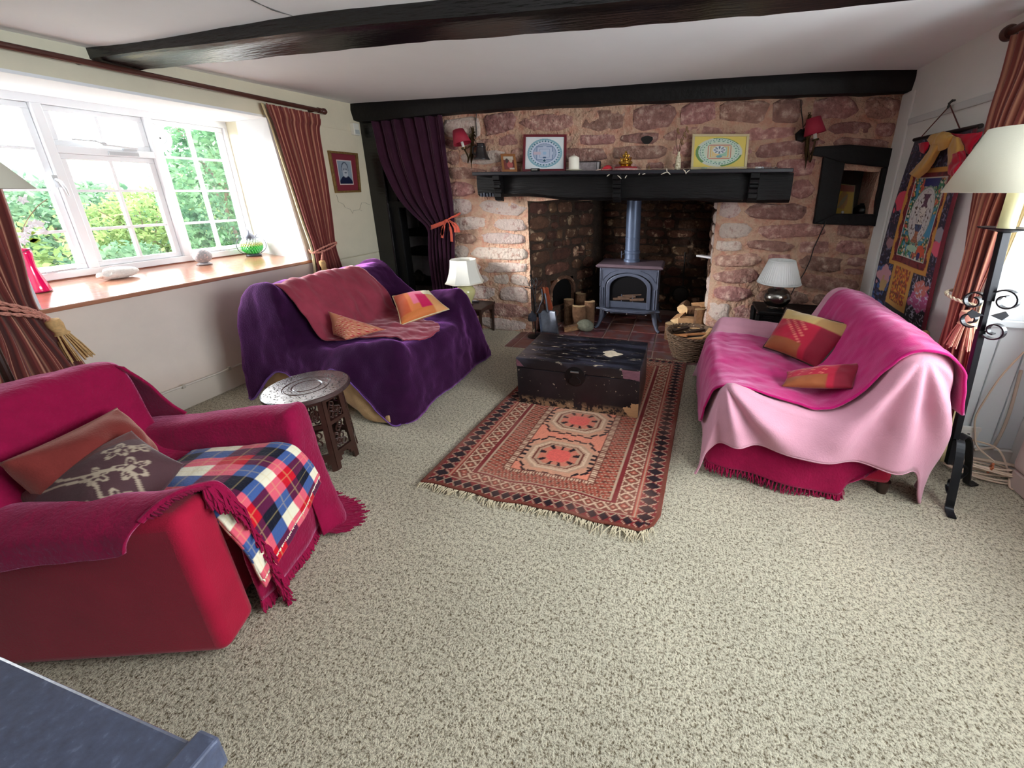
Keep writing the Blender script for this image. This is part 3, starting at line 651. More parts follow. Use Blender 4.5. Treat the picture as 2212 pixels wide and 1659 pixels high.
mb.add([(x0, 3.8, z0), (x1, 3.8, z0), (x1, yb, z0), (x0, yb, z0), (x0, 3.8, z1), (x1, 3.8, z1), (x1, yb, z1), (x0, yb, z1)], [(0, 1, 2, 3), (4, 7, 6, 5), (3, 2, 6, 7), (0, 3, 7, 4), (1, 5, 6, 2)]); mb.build('niche_lining', npl, nc, fix=False)
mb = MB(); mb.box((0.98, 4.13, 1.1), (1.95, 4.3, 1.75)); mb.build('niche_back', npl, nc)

# ---- dark alcove left of the chimney, black post and shelves
al = thing('alcove', 'dark shelved alcove behind the purple door curtain', None, (-2.8, 4.1, 0)); al['kind'] = 'structure'
MB().box((-3.30, 3.79, 0.0), (-3.09, 3.93, 2.16)).build('post', black_w, al, bevel=0.012)
MB().box((-3.10, 3.83, 0.0), (-2.99, 3.95, 2.10)).build('inner_post', black_d, al, bevel=0.01)
gp = rgbm('alcove_plaster', 196, 190, 190, rough=0.95, var=0.15, vscale=6, bump=0.4, bscale=16, bdist=0.015)
mb = MB(); mb.box((-3.5, 4.52, -0.1), (-2.2, 4.66, 2.4)); mb.box((-3.5, 3.9, -0.1), (-3.28, 4.6, 2.4)); mb.box((-2.38, 3.92, -0.1), (-2.2, 4.6, 2.4)); mb.box((-3.5, 3.81, 2.14), (-2.2, 4.6, 2.4)); mb.build('alcove_wall', gp, al)
MB().box((-3.32, 3.81, 1.28), (-2.36, 4.52, 1.34)).build('alcove_soffit', black_d, al)
for zz, dd in ((0.93, 0.08), (0.70, 0.085), (0.33, 0.06)): MB().box((-3.28, 4.22, zz), (-2.38, 4.52, zz + dd)).build('shelf', black_d, al, bevel=0.006)
MB().box((-3.10, 4.30, 0.98), (-2.38, 4.52, 1.30)).build('alcove_panel', black_d, al)
mb = MB(); mb.tube([P(u, v, y=3.80) for u, v in ((806, 384), (812, 420), (820, 452), (828, 478), (841, 495))], 0.003, 5); mb.build('loose_wire', rgbm('wire_grey', 150, 145, 150), al)
# ================================================================== THE GARDEN OUTSIDE THE WINDOW
def leaf_mat(name, c1, c2):
    m = bpy.data.materials.new(name); m.use_nodes = True; N = m.node_tree.nodes; L = m.node_tree.links; N.clear()
    o = N.new('ShaderNodeOutputMaterial'); d = N.new('ShaderNodeBsdfDiffuse'); t = N.new('ShaderNodeBsdfTranslucent'); mx = N.new('ShaderNodeMixShader'); mx.inputs[0].default_value = 0.45
    tc = N.new('ShaderNodeTexCoord'); n = N.new('ShaderNodeTexNoise'); n.inputs['Scale'].default_value = 3.5; n.inputs['Detail'].default_value = 4; L.new(tc.outputs['Object'], n.inputs['Vector'])
    r = N.new('ShaderNodeValToRGB'); r.color_ramp.elements[0].position = 0.35; r.color_ramp.elements[0].color = (*s2l(c1), 1); r.color_ramp.elements[1].position = 0.65; r.color_ramp.elements[1].color = (*s2l(c2), 1)
    L.new(n.outputs['Fac'], r.inputs[0]); L.new(r.outputs[0], d.inputs[0]); L.new(r.outputs[0], t.inputs[0]); L.new(d.outputs[0], mx.inputs[1]); L.new(t.outputs[0], mx.inputs[2]); L.new(mx.outputs[0], o.inputs[0]); return m
lm = [leaf_mat('hedge_leaf', (48, 78, 58), (96, 128, 92)), leaf_mat('spring_leaf', (76, 100, 62), (130, 146, 92)), leaf_mat('grey_leaf', (64, 90, 70), (110, 134, 104))]
bark = rgbm('bark', 92, 76, 62, rough=0.9)
def bush(name, label, c, rad, n, leaf, m, cat='shrub', trunk=0.0):
    t = thing(name, label, cat, (c[0], c[1], -0.35)); mb = MB(); R_ = random.Random(int(c[0] * 100 + c[1] * 37))
    for _ in range(n):
        while True:
            q = Vector((R_.uniform(-1, 1), R_.uniform(-1, 1), R_.uniform(-1, 1)))
            l = q.length
            if 0.45 < l < 1: break
        q *= 0.86 + 0.3 * mnoise.noise(q * 2.4 + Vector((c[0], c[1], 0)))
        p = Vector((c[0] + q.x * rad[0], c[1] + q.y * rad[1], c[2] + q.z * rad[2]))
        a = Vector((R_.gauss(0, 1), R_.gauss(0, 1), R_.gauss(0, 1) + 0.4)).normalized(); b = a.orthogonal().normalized(); d = a.cross(b); s = leaf * R_.uniform(0.6, 1.25)
        ang = R_.uniform(0, 2 * PI); e = b * math.cos(ang) + d * math.sin(ang); f = a.cross(e)
        mb.add([p - e * s * 0.6, p + f * s * 0.33, p + e * s * 0.6, p - f * s * 0.33], [(0, 1, 2, 3)])
    tag(mb.build('foliage', m, t, fix=False), kind='stuff')
    mb = MB()
    for k in range(5): mb.tube([(c[0] + R_.uniform(-.1, .1), c[1] + R_.uniform(-.1, .1), -0.4), (c[0] + R_.uniform(-.3, .3) * rad[0], c[1] + R_.uniform(-.3, .3) * rad[1], c[2]), (c[0] + R_.uniform(-.6, .6) * rad[0], c[1] + R_.uniform(-.6, .6) * rad[1], c[2] + rad[2] * 0.6)], [0.03 + trunk, 0.02, 0.006], 5)
    mb.build('stems', bark, t)
bush('hedge', 'dense tall mid-green hedge outside the right-hand window light', (-6.6, 4.85, 1.2), (0.95, 1.05, 1.8), 11000, 0.075, lm[0])
bush('hedge', 'dark green bush low outside the centre window light', (-6.5, 3.3, 0.2), (0.8, 0.7, 0.75), 5500, 0.07, lm[2])
bush('shrub', 'yellow-green leafy shrub outside the centre window light', (-8.3, 4.5, 0.55), (0.9, 1.0, 1.05), 6500, 0.075, lm[1])
bush('shrub', 'loose pale-leaved shrub outside the left window light', (-7.6, 2.5, 0.5), (0.8, 0.8, 0.95), 4200, 0.08, lm[1])
bush('shrub', 'small yellow-green plant low outside the right-hand window light', (-5.2, 3.62, 0.3), (0.33, 0.33, 0.6), 2200, 0.05, lm[1])
bush('garden_tree', 'leafy tree top beyond the shrubs outside the left window light', (-15, 6.6, 0.5), (2.2, 2.0, 1.5), 6500, 0.15, lm[2], 'tree', 0.1)
bush('garden_tree', 'small spindly tree beyond the shrubs outside the centre light', (-17, 11.6, 0.7), (2.2, 2.4, 1.7), 6000, 0.15, lm[1], 'tree', 0.1)
bush('garden_tree', 'tall tree behind the hedge at the window right edge', (-11, 8.7, 2.2), (1.5, 1.3, 2.4), 6500, 0.14, lm[0], 'tree', 0.1)
# picket fence low in the left light
fm = rgbm('fence_wood', 206, 196, 160, rough=0.9, objvar=0.08)
fe = thing('picket_fence', 'low weathered picket fence outside the left window light', 'fence', (-5.8, 2.35, -0.3))
for k in range(11):
    y = 1.75 + k * 0.125; MB().prism([(-5.8, y, -0.3), (-5.8, y + 0.09, -0.3), (-5.8, y + 0.09, 0.62), (-5.8, y + 0.045, 0.70), (-5.8, y, 0.62)], (-0.02, 0, 0)).build('paling', fm, fe)
for z in (0.05, 0.42): MB().box((-5.845, 1.7, z), (-5.82, 3.1, z + 0.07)).build('rail', fm, fe)
# ground and the far hillside
grass = rgbm('meadow', 42, 52, 42, rough=0.95, var=0.25, vscale=0.4, bump=0.5, bscale=3, bdist=0.2, col2=s2l((34, 46, 40)), edge=(0.45, 0.55))
G = []
for x in np.linspace(-4.2, -95, 60):
    row = []
    for y in np.linspace(-40, 130, 70):
        d = -x - 18; z = -0.4 + (0 if d < 0 else 0.0014 * d * d + 0.4 * mnoise.noise(Vector((x * .06, y * .06, 0))))
        row.append((x, y, min(z, 7.5 + 0.02 * d)))
    G.append(row)
tag(MB().grid(np.array(G)).build('hillside', grass, smooth=True, angle=180, loc=(-40, 30, -0.4)), 'pale green hillside beyond the garden', kind='structure')
# ================================================================== SOFAS, ARMCHAIR AND THEIR THROWS
def cloth(name, r, g, b, sheen=0.6, bump=0.35, bscale=180, var=0.10, vscale=7, attr=None, rough=0.9, tint=None):
    return rgbm(name, r, g, b, rough=rough, sheen=sheen, bump=bump, bscale=bscale, bdist=0.004, var=var, vscale=vscale, spec=0.15, attr=attr, sheentint=tint)
purple = cloth('purple_plush', 46, 10, 46, sheen=0.9, tint=(0.66, 0.22, 0.78), bscale=120, bump=0.6, var=0.25, vscale=9)
rust = cloth('plum_velvet', 146, 56, 72, sheen=0.8, tint=(1, .6, .65), var=0.2, vscale=6)
tan = cloth('tan_upholstery', 188, 152, 110, sheen=0.2)
crim = cloth('crimson_wool', 142, 12, 60, sheen=0.7, tint=(1, .35, .6), bscale=90, bump=0.9, var=0.12, vscale=20)
crimslip = cloth('crimson_slipcover', 164, 22, 54, sheen=0.25, bscale=220)
pinkb = cloth('pink_fleece', 202, 146, 164, sheen=0.35, tint=(1, .85, .92), bscale=140, var=0.05)
magenta = cloth('magenta_velvet', 180, 18, 102, sheen=0.9, tint=(1, .55, .8), var=0.16, vscale=7)
woodd = rgbm('dark_turned_wood', 52, 32, 26, rough=0.35, spec=0.5)
hemp = cloth('violet_binding', 126, 84, 168, sheen=0.3)

def V(*a): return Vector(a)
def edge_tube(G, which, r, name, m, parent):
    e = {'r0': G[0], 'r1': G[-1], 'c0': G[:, 0], 'c1': G[:, -1]}[which]
    return MB().tube([tuple(p) for p in e], r, 6).build(name, m, parent, smooth=True)

# ---------------- left sofa
sofa = thing('sofa', 'tan two-seater sofa under purple throws in front of the window', 'sofa', (-2.3, 2.5, 0))
mb = MB(); mb.box((-2.84, 2.0, 0.07), (-1.72, 3.0, 0.30)); mb.build('base', tan, sofa, bevel=0.03)
mb = MB(); mb.hexa([(-2.84, 2.02, 0.25), (-2.52, 2.02, 0.25), (-2.52, 2.98, 0.25), (-2.84, 2.98, 0.25), (-2.78, 2.02, 0.76), (-2.57, 2.02, 0.78), (-2.57, 2.98, 0.78), (-2.78, 2.98, 0.76)]); mb.build('backrest', tan, sofa, bevel=0.04)
for y0 in (2.06, 2.50): MB().box((-2.50, y0, 0.29), (-1.73, y0 + 0.42, 0.42)).build('seat_cushion', tan, sofa, bevel=0.04)
MB().box((-2.5, 2.87, 0.28), (-1.80, 2.99, 0.555)).build('arm', tan, sofa, bevel=0.04)
MB().box((-2.4, 1.99, 0.28), (-1.76, 2.06, 0.40)).build('arm', tan, sofa, bevel=0.03)
for x, y in ((-2.78, 2.06), (-1.80, 2.03), (-2.78, 2.94), (-1.80, 2.94)):
    f = MB().lathe([(0.022, 0.0), (0.026, 0.02), (0.02, 0.04), (0.03, 0.075)], (x, y, 0), 12).build('foot', woodd, sofa, smooth=True)
    MB().cyl((x, y, 0.0), (x, y, 0.012), 0.016, n=10).build('caster', rgbm('brass', 196, 160, 92, rough=0.3, metal=0.9), f)
# rumpled tan skirt showing under the throw at the near end
S = net([[V(-2.86, 1.965, 0.34), V(-2.5, 1.965, 0.36), V(-2.1, 1.955, 0.42), V(-1.95, 1.94, 0.44), V(-1.78, 1.945, 0.40)],
         [V(-2.87, 1.95, 0.22), V(-2.5, 1.945, 0.22), V(-2.12, 1.93, 0.26), V(-1.97, 1.90, 0.28), V(-1.76, 1.93, 0.24)],
         [V(-2.86, 1.95, 0.12), V(-2.5, 1.95, 0.12), V(-2.14, 1.92, 0.16), V(-1.98, 1.89, 0.13), V(-1.75, 1.91, 0.10)],
         [V(-2.85, 1.96, 0.07), V(-2.5, 1.95, 0.07), V(-2.10, 1.93, 0.10), V(-1.90, 1.88, 0.025), V(-1.74, 1.89, 0.02)]], 30, 60)
S = wrinkle(S, 0.02, 9, 3); surf('skirt', S, tan, sofa, 0.006)

rows = [ # X back -> front ; columns near hem -> far hem
 [V(-2.94, 1.90, 0.03), V(-2.95, 1.95, 0.40), V(-2.95, 2.10, 0.40), V(-2.95, 2.45, 0.40), V(-2.95, 2.80, 0.40), V(-2.95, 2.92, 0.40), V(-2.95, 3.02, 0.38), V(-2.94, 3.06, 0.05)],
 [V(-2.89, 1.905, 0.04), V(-2.84, 1.945, 0.73), V(-2.82, 2.08, 0.77), V(-2.81, 2.45, 0.775), V(-2.81, 2.80, 0.775), V(-2.81, 2.92, 0.775), V(-2.82, 3.01, 0.74), V(-2.86, 3.06, 0.1)],
 [V(-2.68, 1.925, 0.25), V(-2.55, 1.945, 0.80), V(-2.58, 2.05, 0.825), V(-2.58, 2.45, 0.825), V(-2.58, 2.80, 0.825), V(-2.58, 2.95, 0.83), V(-2.58, 3.02, 0.80), V(-2.6, 3.08, 0.2)],
 [V(-2.46, 1.92, 0.225), V(-2.48, 1.95, 0.46), V(-2.43, 2.06, 0.62), V(-2.43, 2.45, 0.62), V(-2.43, 2.80, 0.63), V(-2.42, 2.90, 0.66), V(-2.42, 3.0, 0.68), V(-2.42, 3.07, 0.15)],
 [V(-2.28, 1.91, 0.27), V(-2.26, 1.955, 0.42), V(-2.31, 2.08, 0.435), V(-2.32, 2.45, 0.445), V(-2.32, 2.77, 0.45), V(-2.25, 2.86, 0.55), V(-2.22, 2.98, 0.575), V(-2.25, 3.08, 0.1)],
 [V(-2.09, 1.88, 0.355), V(-1.92, 1.95, 0.52), V(-1.95, 2.08, 0.475), V(-2.0, 2.45, 0.46), V(-2.0, 2.74, 0.465), V(-1.95, 2.84, 0.59), V(-1.95, 2.97, 0.60), V(-1.97, 3.09, 0.1)],
 [V(-1.88, 1.875, 0.16), V(-1.69, 1.945, 0.53), V(-1.70, 2.10, 0.47), V(-1.69, 2.45, 0.455), V(-1.71, 2.72, 0.465), V(-1.77, 2.82, 0.60), V(-1.76, 2.96, 0.60), V(-1.72, 3.10, 0.08)],
 [V(-1.745, 1.88, 0.02), V(-1.635, 1.95, 0.28), V(-1.64, 2.12, 0.27), V(-1.64, 2.45, 0.25), V(-1.66, 2.72, 0.25), V(-1.69, 2.84, 0.30), V(-1.68, 2.98, 0.28), V(-1.66, 3.11, 0.05)],
 [V(-1.665, 1.91, 0.012), V(-1.615, 2.0, 0.015), V(-1.62, 2.2, 0.05), V(-1.62, 2.45, 0.03), V(-1.64, 2.75, 0.02), V(-1.66, 2.88, 0.015), V(-1.65, 3.0, 0.015), V(-1.645, 3.10, 0.012)]]
G = net(rows, 110, 110); G = wrinkle(G, 0.016, 4.5, 2, (1, 1, 0.6)); G = wrinkle(G, 0.008, 12, 4); G[..., 2] = np.maximum(G[..., 2], 0.008)
pt = thing('blanket', 'deep purple plush blanket with violet edging draped over the left sofa', 'blanket', (-2.3, 2.5, 0.01))
surf('plush', G, purple, pt, 0.012)
edge_tube(G[:, :], 'c0', 0.008, 'binding', hemp, pt); edge_tube(G, 'r1', 0.006, 'binding', hemp, pt)

rows = [[V(-2.70, 2.00, 0.80), V(-2.70, 2.3, 0.815), V(-2.70, 2.72, 0.815)], [V(-2.56, 2.00, 0.842), V(-2.56, 2.3, 0.858), V(-2.56, 2.70, 0.858)],
        [V(-2.415, 2.01, 0.66), V(-2.39, 2.32, 0.66), V(-2.39, 2.76, 0.67)], [V(-2.32, 2.03, 0.472), V(-2.29, 2.35, 0.485), V(-2.29, 2.74, 0.50)],
        [V(-2.12, 2.10, 0.492), V(-2.05, 2.33, 0.490), V(-2.03, 2.62, 0.488)], [V(-1.86, 2.17, 0.496), V(-1.80, 2.34, 0.490), V(-1.76, 2.52, 0.484)], [V(-1.75, 2.12, 0.497), V(-1.68, 2.22, 0.486), V(-1.655, 2.38, 0.476)]]
G = net(rows, 80, 56); G = wrinkle(G, 0.020, 5, 8, (1, 1.9, 0.6)); G = wrinkle(G, 0.007, 16, 9, (1, 1.6, .6)) + normals(G) * 0.008; 
tag(surf('throw', G, rust, None, 0.008), 'plum coloured velvet throw over the back and seat of the left sofa', 'throw')

# cushions on the left sofa
def patch_or(u, v):
    c = np.zeros(u.shape + (3,)); c[:] = s2l((226, 128, 74))
    c[(u > -0.25) & (v > -0.35)] = s2l((238, 120, 150)); c[(u > 0.0) & (v < 0.35)] = s2l((206, 30, 88)); c[(u > 0.45)] = s2l((228, 160, 104)); c[(u > 0.38) & (v > 0.3)] = s2l((246, 232, 196)); c[(u < -0.45)] = s2l((212, 96, 58)); c[(v < -0.72) & (u < .45)] = s2l((214, 122, 66))
    return c
cattr = cloth('patchwork_silk', 200, 100, 80, attr='pattern', sheen=0.3, bump=0.25, bscale=60, var=0.08, rough=0.6)
cushion('cushion', 'orange, pink and cream patchwork cushion with cream piping on the left sofa', [P(848, 640, y=2.66), P(866, 703, z=0.50), P(970, 668, z=0.545), P(925, 628, y=2.80)][::1], 0.15, cattr, lambda u, v: patch_or(v, -u), rgbm('cream_piping', 226, 204, 160, rough=0.8), seed=2)
def patch_small(u, v):
    c = np.zeros(u.shape + (3,)); c[:] = s2l((206, 134, 104)); k = np.sin(u * 16) * np.sin(v * 16 + u * 5)
    c[k > 0.25] = s2l((190, 34, 52)); c[(k > 0.75)] = s2l((240, 200, 170)); c[(u < -0.55)] = s2l((200, 128, 96)); return c
cushion('cushion', 'small pink and red embroidered cushion at the near end of the left sofa', [V(-2.30, 2.10, 0.50), V(-2.12, 2.02, 0.51), V(-1.98, 2.24, 0.52), V(-2.34, 2.13, 0.66)], 0.11, cattr, patch_small, None, seed=5)

# ---------------- right sofa
sofa2 = thing('sofa', 'low two-seater sofa under pink throws along the right wall', 'sofa', (0.7, 2.5, 0))
mb = MB(); mb.box((0.30, 1.97, 0.06), (1.08, 3.04, 0.30)); mb.build('base', crimslip, sofa2, bevel=0.03)
MB().hexa([(0.86, 1.98, 0.25), (1.14, 1.98, 0.25), (1.14, 3.03, 0.25), (0.86, 3.03, 0.25), (1.03, 1.98, 0.74), (1.18, 1.98, 0.70), (1.18, 3.03, 0.74), (1.03, 3.03, 0.76)]).build('backrest', crimslip, sofa2, bevel=0.04)
for y0 in (2.02, 2.51): MB().box((0.28, y0, 0.28), (0.84, y0 + 0.46, 0.40)).build('seat_cushion', crimslip, sofa2, bevel=0.04)
MB().box((0.32, 2.98, 0.25), (0.92, 3.07, 0.47)).build('arm', crimslip, sofa2, bevel=0.03)
for x, y in ((0.34, 2.0), (1.06, 2.0), (0.34, 3.0), (1.06, 3.0)): MB().cyl((x, y, 0), (x, y, 0.07), 0.022, 0.03, 12).build('foot', woodd, sofa2, smooth=True)
# crimson fringed cloth hanging below the blankets at the near end
rows = [[V(0.235, 2.20, 0.35), V(0.24, 1.99, 0.36), V(0.30, 1.955, 0.36), V(0.55, 1.95, 0.36), V(0.80, 1.955, 0.36), V(1.05, 1.965, 0.34), V(1.16, 1.98, 0.36)],
        [V(0.21, 2.20, 0.18), V(0.22, 1.96, 0.18), V(0.30, 1.92, 0.18), V(0.55, 1.905, 0.19), V(0.80, 1.91, 0.18), V(0.98, 1.93, 0.2), V(1.10, 1.96, 0.28)],
        [V(0.20, 2.2, 0.09), V(0.205, 1.94, 0.085), V(0.30, 1.895, 0.075), V(0.55, 1.88, 0.055), V(0.80, 1.875, 0.03), V(0.87, 1.90, 0.10), V(1.05, 1.94, 0.24)]]
G = net(rows, 30, 90)
for j in range(90):
    w = math.sin(j / 90 * 34) * 0.5 + 0.5 * math.sin(j / 90 * 19 + 1)
    G[:, j, 1] += np.linspace(0, 1, 30) * w * 0.016
th = thing('throw', 'crimson woven throw with knotted fringe hanging below the pink blanket', 'throw', (0.6, 1.93, 0.03)); surf('wool', G, crim, th, 0.008)
tag(fringe([G[-1, j] for j in range(8, 70)], (0, -0.05, -1), 0.05, 60, 0.0035, 0.28, 3).build('fringe', crim, th), kind='stuff')

rows = [ # X front -> back ; columns near hem -> far hem
 [V(0.145, 1.87, 0.035), V(0.165, 1.885, 0.10), V(0.18, 1.97, 0.20), V(0.185, 2.12, 0.14), V(0.185, 2.5, 0.10), V(0.185, 2.9, 0.08), V(0.17, 3.02, 0.06), V(0.15, 3.10, 0.02), V(0.16, 3.14, 0.012)],
 [V(0.20, 1.855, 0.19), V(0.235, 1.865, 0.36), V(0.25, 1.93, 0.50), V(0.24, 2.10, 0.43), V(0.235, 2.5, 0.43), V(0.235, 2.88, 0.43), V(0.27, 2.98, 0.47), V(0.27, 3.06, 0.46), V(0.22, 3.14, 0.06)],
 [V(0.32, 1.845, 0.255), V(0.33, 1.86, 0.42), V(0.34, 1.92, 0.515), V(0.36, 2.08, 0.455), V(0.38, 2.5, 0.445), V(0.38, 2.86, 0.445), V(0.38, 2.97, 0.51), V(0.39, 3.07, 0.515), V(0.36, 3.15, 0.08)],
 [V(0.56, 1.845, 0.24), V(0.54, 1.86, 0.37), V(0.53, 1.92, 0.445), V(0.55, 2.06, 0.43), V(0.58, 2.5, 0.435), V(0.58, 2.86, 0.435), V(0.60, 2.96, 0.50), V(0.60, 3.07, 0.505), V(0.58, 3.15, 0.1)],
 [V(0.78, 1.85, 0.235), V(0.73, 1.865, 0.36), V(0.71, 1.92, 0.415), V(0.74, 2.05, 0.42), V(0.76, 2.5, 0.425), V(0.76, 2.86, 0.43), V(0.79, 2.95, 0.50), V(0.80, 3.07, 0.50), V(0.8, 3.15, 0.1)],
 [V(0.98, 1.86, 0.23), V(0.89, 1.875, 0.46), V(0.86, 1.925, 0.52), V(0.88, 2.04, 0.52), V(0.89, 2.5, 0.54), V(0.89, 2.86, 0.55), V(0.90, 2.97, 0.58), V(0.91, 3.07, 0.56), V(0.93, 3.15, 0.1)],
 [V(1.13, 1.88, 0.20), V(1.02, 1.88, 0.66), V(0.985, 1.925, 0.745), V(1.0, 2.05, 0.76), V(1.0, 2.5, 0.765), V(1.0, 2.86, 0.775), V(1.0, 2.98, 0.77), V(1.01, 3.07, 0.74), V(1.05, 3.15, 0.15)],
 [V(1.19, 1.91, 0.02), V(1.13, 1.90, 0.60), V(1.10, 1.93, 0.765), V(1.10, 2.05, 0.785), V(1.11, 2.5, 0.79), V(1.11, 2.86, 0.80), V(1.11, 2.98, 0.79), V(1.12, 3.07, 0.75), V(1.13, 3.15, 0.2)],
 [V(1.23, 1.99, 0.012), V(1.21, 1.95, 0.45), V(1.19, 1.97, 0.66), V(1.20, 2.05, 0.70), V(1.20, 2.5, 0.71), V(1.20, 2.86, 0.72), V(1.20, 2.98, 0.70), V(1.20, 3.07, 0.66), V(1.2, 3.15, 0.2)],
 [V(1.24, 2.06, 0.012), V(1.25, 2.03, 0.30), V(1.25, 2.04, 0.35), V(1.25, 2.1, 0.35), V(1.25, 2.5, 0.35), V(1.25, 2.86, 0.35), V(1.25, 2.98, 0.35), V(1.25, 3.07, 0.3), V(1.24, 3.15, 0.2)]]
G = net(rows, 120, 120)
# hanging folds on the near drop: they fan out from the two high points, the back corner and the front corner
for i in range(120):
    for j in range(0, 40):
        x, y, z = G[i, j]; k = max(0.0, 1 - j / 40); a1 = math.atan2(0.80 - z, 1.03 - x); a2 = math.atan2(0.56 - z, x - 0.24)
        w1 = max(0, min(1, (x - 0.45) / 0.35)); f = w1 * math.sin(a1 * 13 + 0.6) + (1 - w1) * math.sin(a2 * 11)
        G[i, j, 1] += -0.030 * f * min(1, k * 2.5) * min(1, max(0.0, (0.60 + 0.15 * w1 - z)) / 0.22)
G = wrinkle(G, 0.007, 6, 21); G[..., 2] = np.maximum(G[..., 2], 0.008)
pb = thing('blanket', 'pale pink fleece blanket hanging over the near end of the right sofa', 'blanket', (0.7, 2.5, 0.01)); surf('fleece', G, pinkb, pb, 0.010)
edge_tube(G, 'c0', 0.006, 'hem', pinkb, pb)
rows = [
 [V(0.165, 2.02, 0.26), V(0.165, 2.2, 0.16), V(0.165, 2.5, 0.15), V(0.165, 2.74, 0.16), V(0.17, 2.88, 0.22)],
 [V(0.205, 1.99, 0.46), V(0.21, 2.2, 0.455), V(0.21, 2.5, 0.455), V(0.21, 2.74, 0.455), V(0.23, 2.89, 0.45)],
 [V(0.34, 1.975, 0.505), V(0.36, 2.2, 0.475), V(0.36, 2.5, 0.478), V(0.36, 2.74, 0.475), V(0.37, 2.90, 0.475)],
 [V(0.55, 1.97, 0.465), V(0.58, 2.2, 0.455), V(0.58, 2.5, 0.46), V(0.58, 2.74, 0.46), V(0.60, 2.90, 0.462)],
 [V(0.72, 1.965, 0.44), V(0.745, 2.2, 0.448), V(0.75, 2.5, 0.45), V(0.76, 2.74, 0.452), V(0.77, 2.90, 0.46)],
 [V(0.85, 1.955, 0.55), V(0.87, 2.2, 0.555), V(0.87, 2.5, 0.565), V(0.875, 2.74, 0.575), V(0.88, 2.90, 0.58)],
 [V(0.975, 1.93, 0.765), V(0.985, 2.2, 0.785), V(0.985, 2.5, 0.79), V(0.985, 2.74, 0.80), V(0.985, 2.92, 0.80)],
 [V(1.10, 1.91, 0.79), V(1.11, 2.2, 0.81), V(1.115, 2.5, 0.815), V(1.115, 2.74, 0.825), V(1.115, 2.93, 0.825)],
 [V(1.205, 1.925, 0.70), V(1.215, 2.2, 0.72), V(1.22, 2.5, 0.73), V(1.22, 2.74, 0.74), V(1.22, 2.93, 0.735)],
 [V(1.255, 1.945, 0.50), V(1.265, 2.2, 0.48), V(1.265, 2.5, 0.48), V(1.265, 2.74, 0.48), V(1.265, 2.93, 0.48)]]
G = net(rows, 100, 90); G = wrinkle(G, 0.006, 7, 31, (1, 1, 1)); G = wrinkle(G, 0.004, 16, 33)
mg = thing('throw', 'magenta velvet throw spread over the seat and back of the right sofa', 'throw', (0.7, 2.4, 0.15)); surf('velvet', G, magenta, mg, 0.010)
def patch_r(u, v):
    c = np.zeros(u.shape + (3,)); c[:] = s2l((176, 34, 60)); c[(v > 0.42)] = s2l((196, 166, 108)); c[(v < -0.45) & (u < 0.3)] = s2l((150, 84, 50)); c[(u > 0.45) & (v < 0.42)] = s2l((134, 30, 50)); c[(np.abs(np.sin((u + v) * 11)) < 0.12) & (v < 0.4) & (u < 0.2) & (v > -.45)] = s2l((222, 130, 110)); c[(u > 0.3) & (v > 0.42)] = s2l((172, 132, 86)); return c
cushion('cushion', 'slumped red, ochre and sand patchwork cushion on the right sofa', [V(0.55, 2.66, 0.48), V(0.80, 2.40, 0.47), V(0.99, 2.48, 0.72), V(0.70, 2.86, 0.70)], 0.15, cattr, patch_r, woodd, seed=7, wr=(0.02, 6))
cushion('cushion', 'flat red and olive cushion half hidden by the pink blanket', [V(0.55, 2.10, 0.475), V(0.84, 2.02, 0.54), V(0.93, 2.16, 0.63), V(0.60, 2.24, 0.50)], 0.08, cattr, lambda u, v: patch_r(u, v * 0.8 - 0.3), None, seed=9, wr=(0.014, 9))

# ---------------- armchair (own frame: a across from the near front corner, d backwards)
AO = Vector((-1.36, 0.60, 0)); AE = Vector((-0.316, 0.949, 0)).normalized(); AF = Vector((0.949, 0.316, 0)).normalized()
def A(a, d, z): return AO + AE * a - AF * d + Vector((0, 0, z))
def abox(mb, a0, a1, d0, d1, z0, z1, dt=0.0): return mb.hexa([A(a0, d1, z0), A(a0, d0, z0), A(a1, d0, z0), A(a1, d1, z0), A(a0, d1 + dt, z1), A(a0, d0 + dt, z1), A(a1, d0 + dt, z1), A(a1, d1 + dt, z1)])
arm = thing('armchair', 'crimson covered armchair in the left foreground', 'armchair', A(0.32, 0.4, 0))
abox(MB(), 0.10, 0.54, 0.03, 0.72, 0.05, 0.33).build('base', crimslip, arm, bevel=0.03)
abox(MB(), 0.135, 0.505, 0.0, 0.60, 0.30, 0.425).build('seat_cushion', crimslip, arm, bevel=0.045)
for a0, a1 in ((-0.005, 0.135), (0.505, 0.635)):
    mb = MB(); mb.hexa([A(a0 - 0.01, 0.72, 0.015), A(a0 - 0.01, -0.03, 0.015), A(a1, -0.02, 0.015), A(a1, 0.72, 0.015), A(a0 + 0.01, 0.72, 0.50), A(a0 + 0.005, 0.0, 0.545), A(a1, 0.0, 0.55), A(a1, 0.72, 0.51)]); mb.build('arm', crimslip, arm, bevel=0.035, bseg=5, smooth=True, angle=60)
abox(MB(), 0.02, 0.615, 0.56, 0.74, 0.30, 0.775, 0.08).build('backrest', crimslip, arm, bevel=0.05)
for a_, d_ in ((0.06, 0.06), (0.58, 0.06), (0.06, 0.68), (0.58, 0.68)): p = A(a_, d_, 0); MB().cyl(p, p + Vector((0, 0, 0.06)), 0.02, 0.028, 12).build('foot', woodd, arm, smooth=True)
thr = thing('throw', 'crimson wool throw with long fringe covering the armchair', 'throw', A(0.32, 0.4, 0.01))
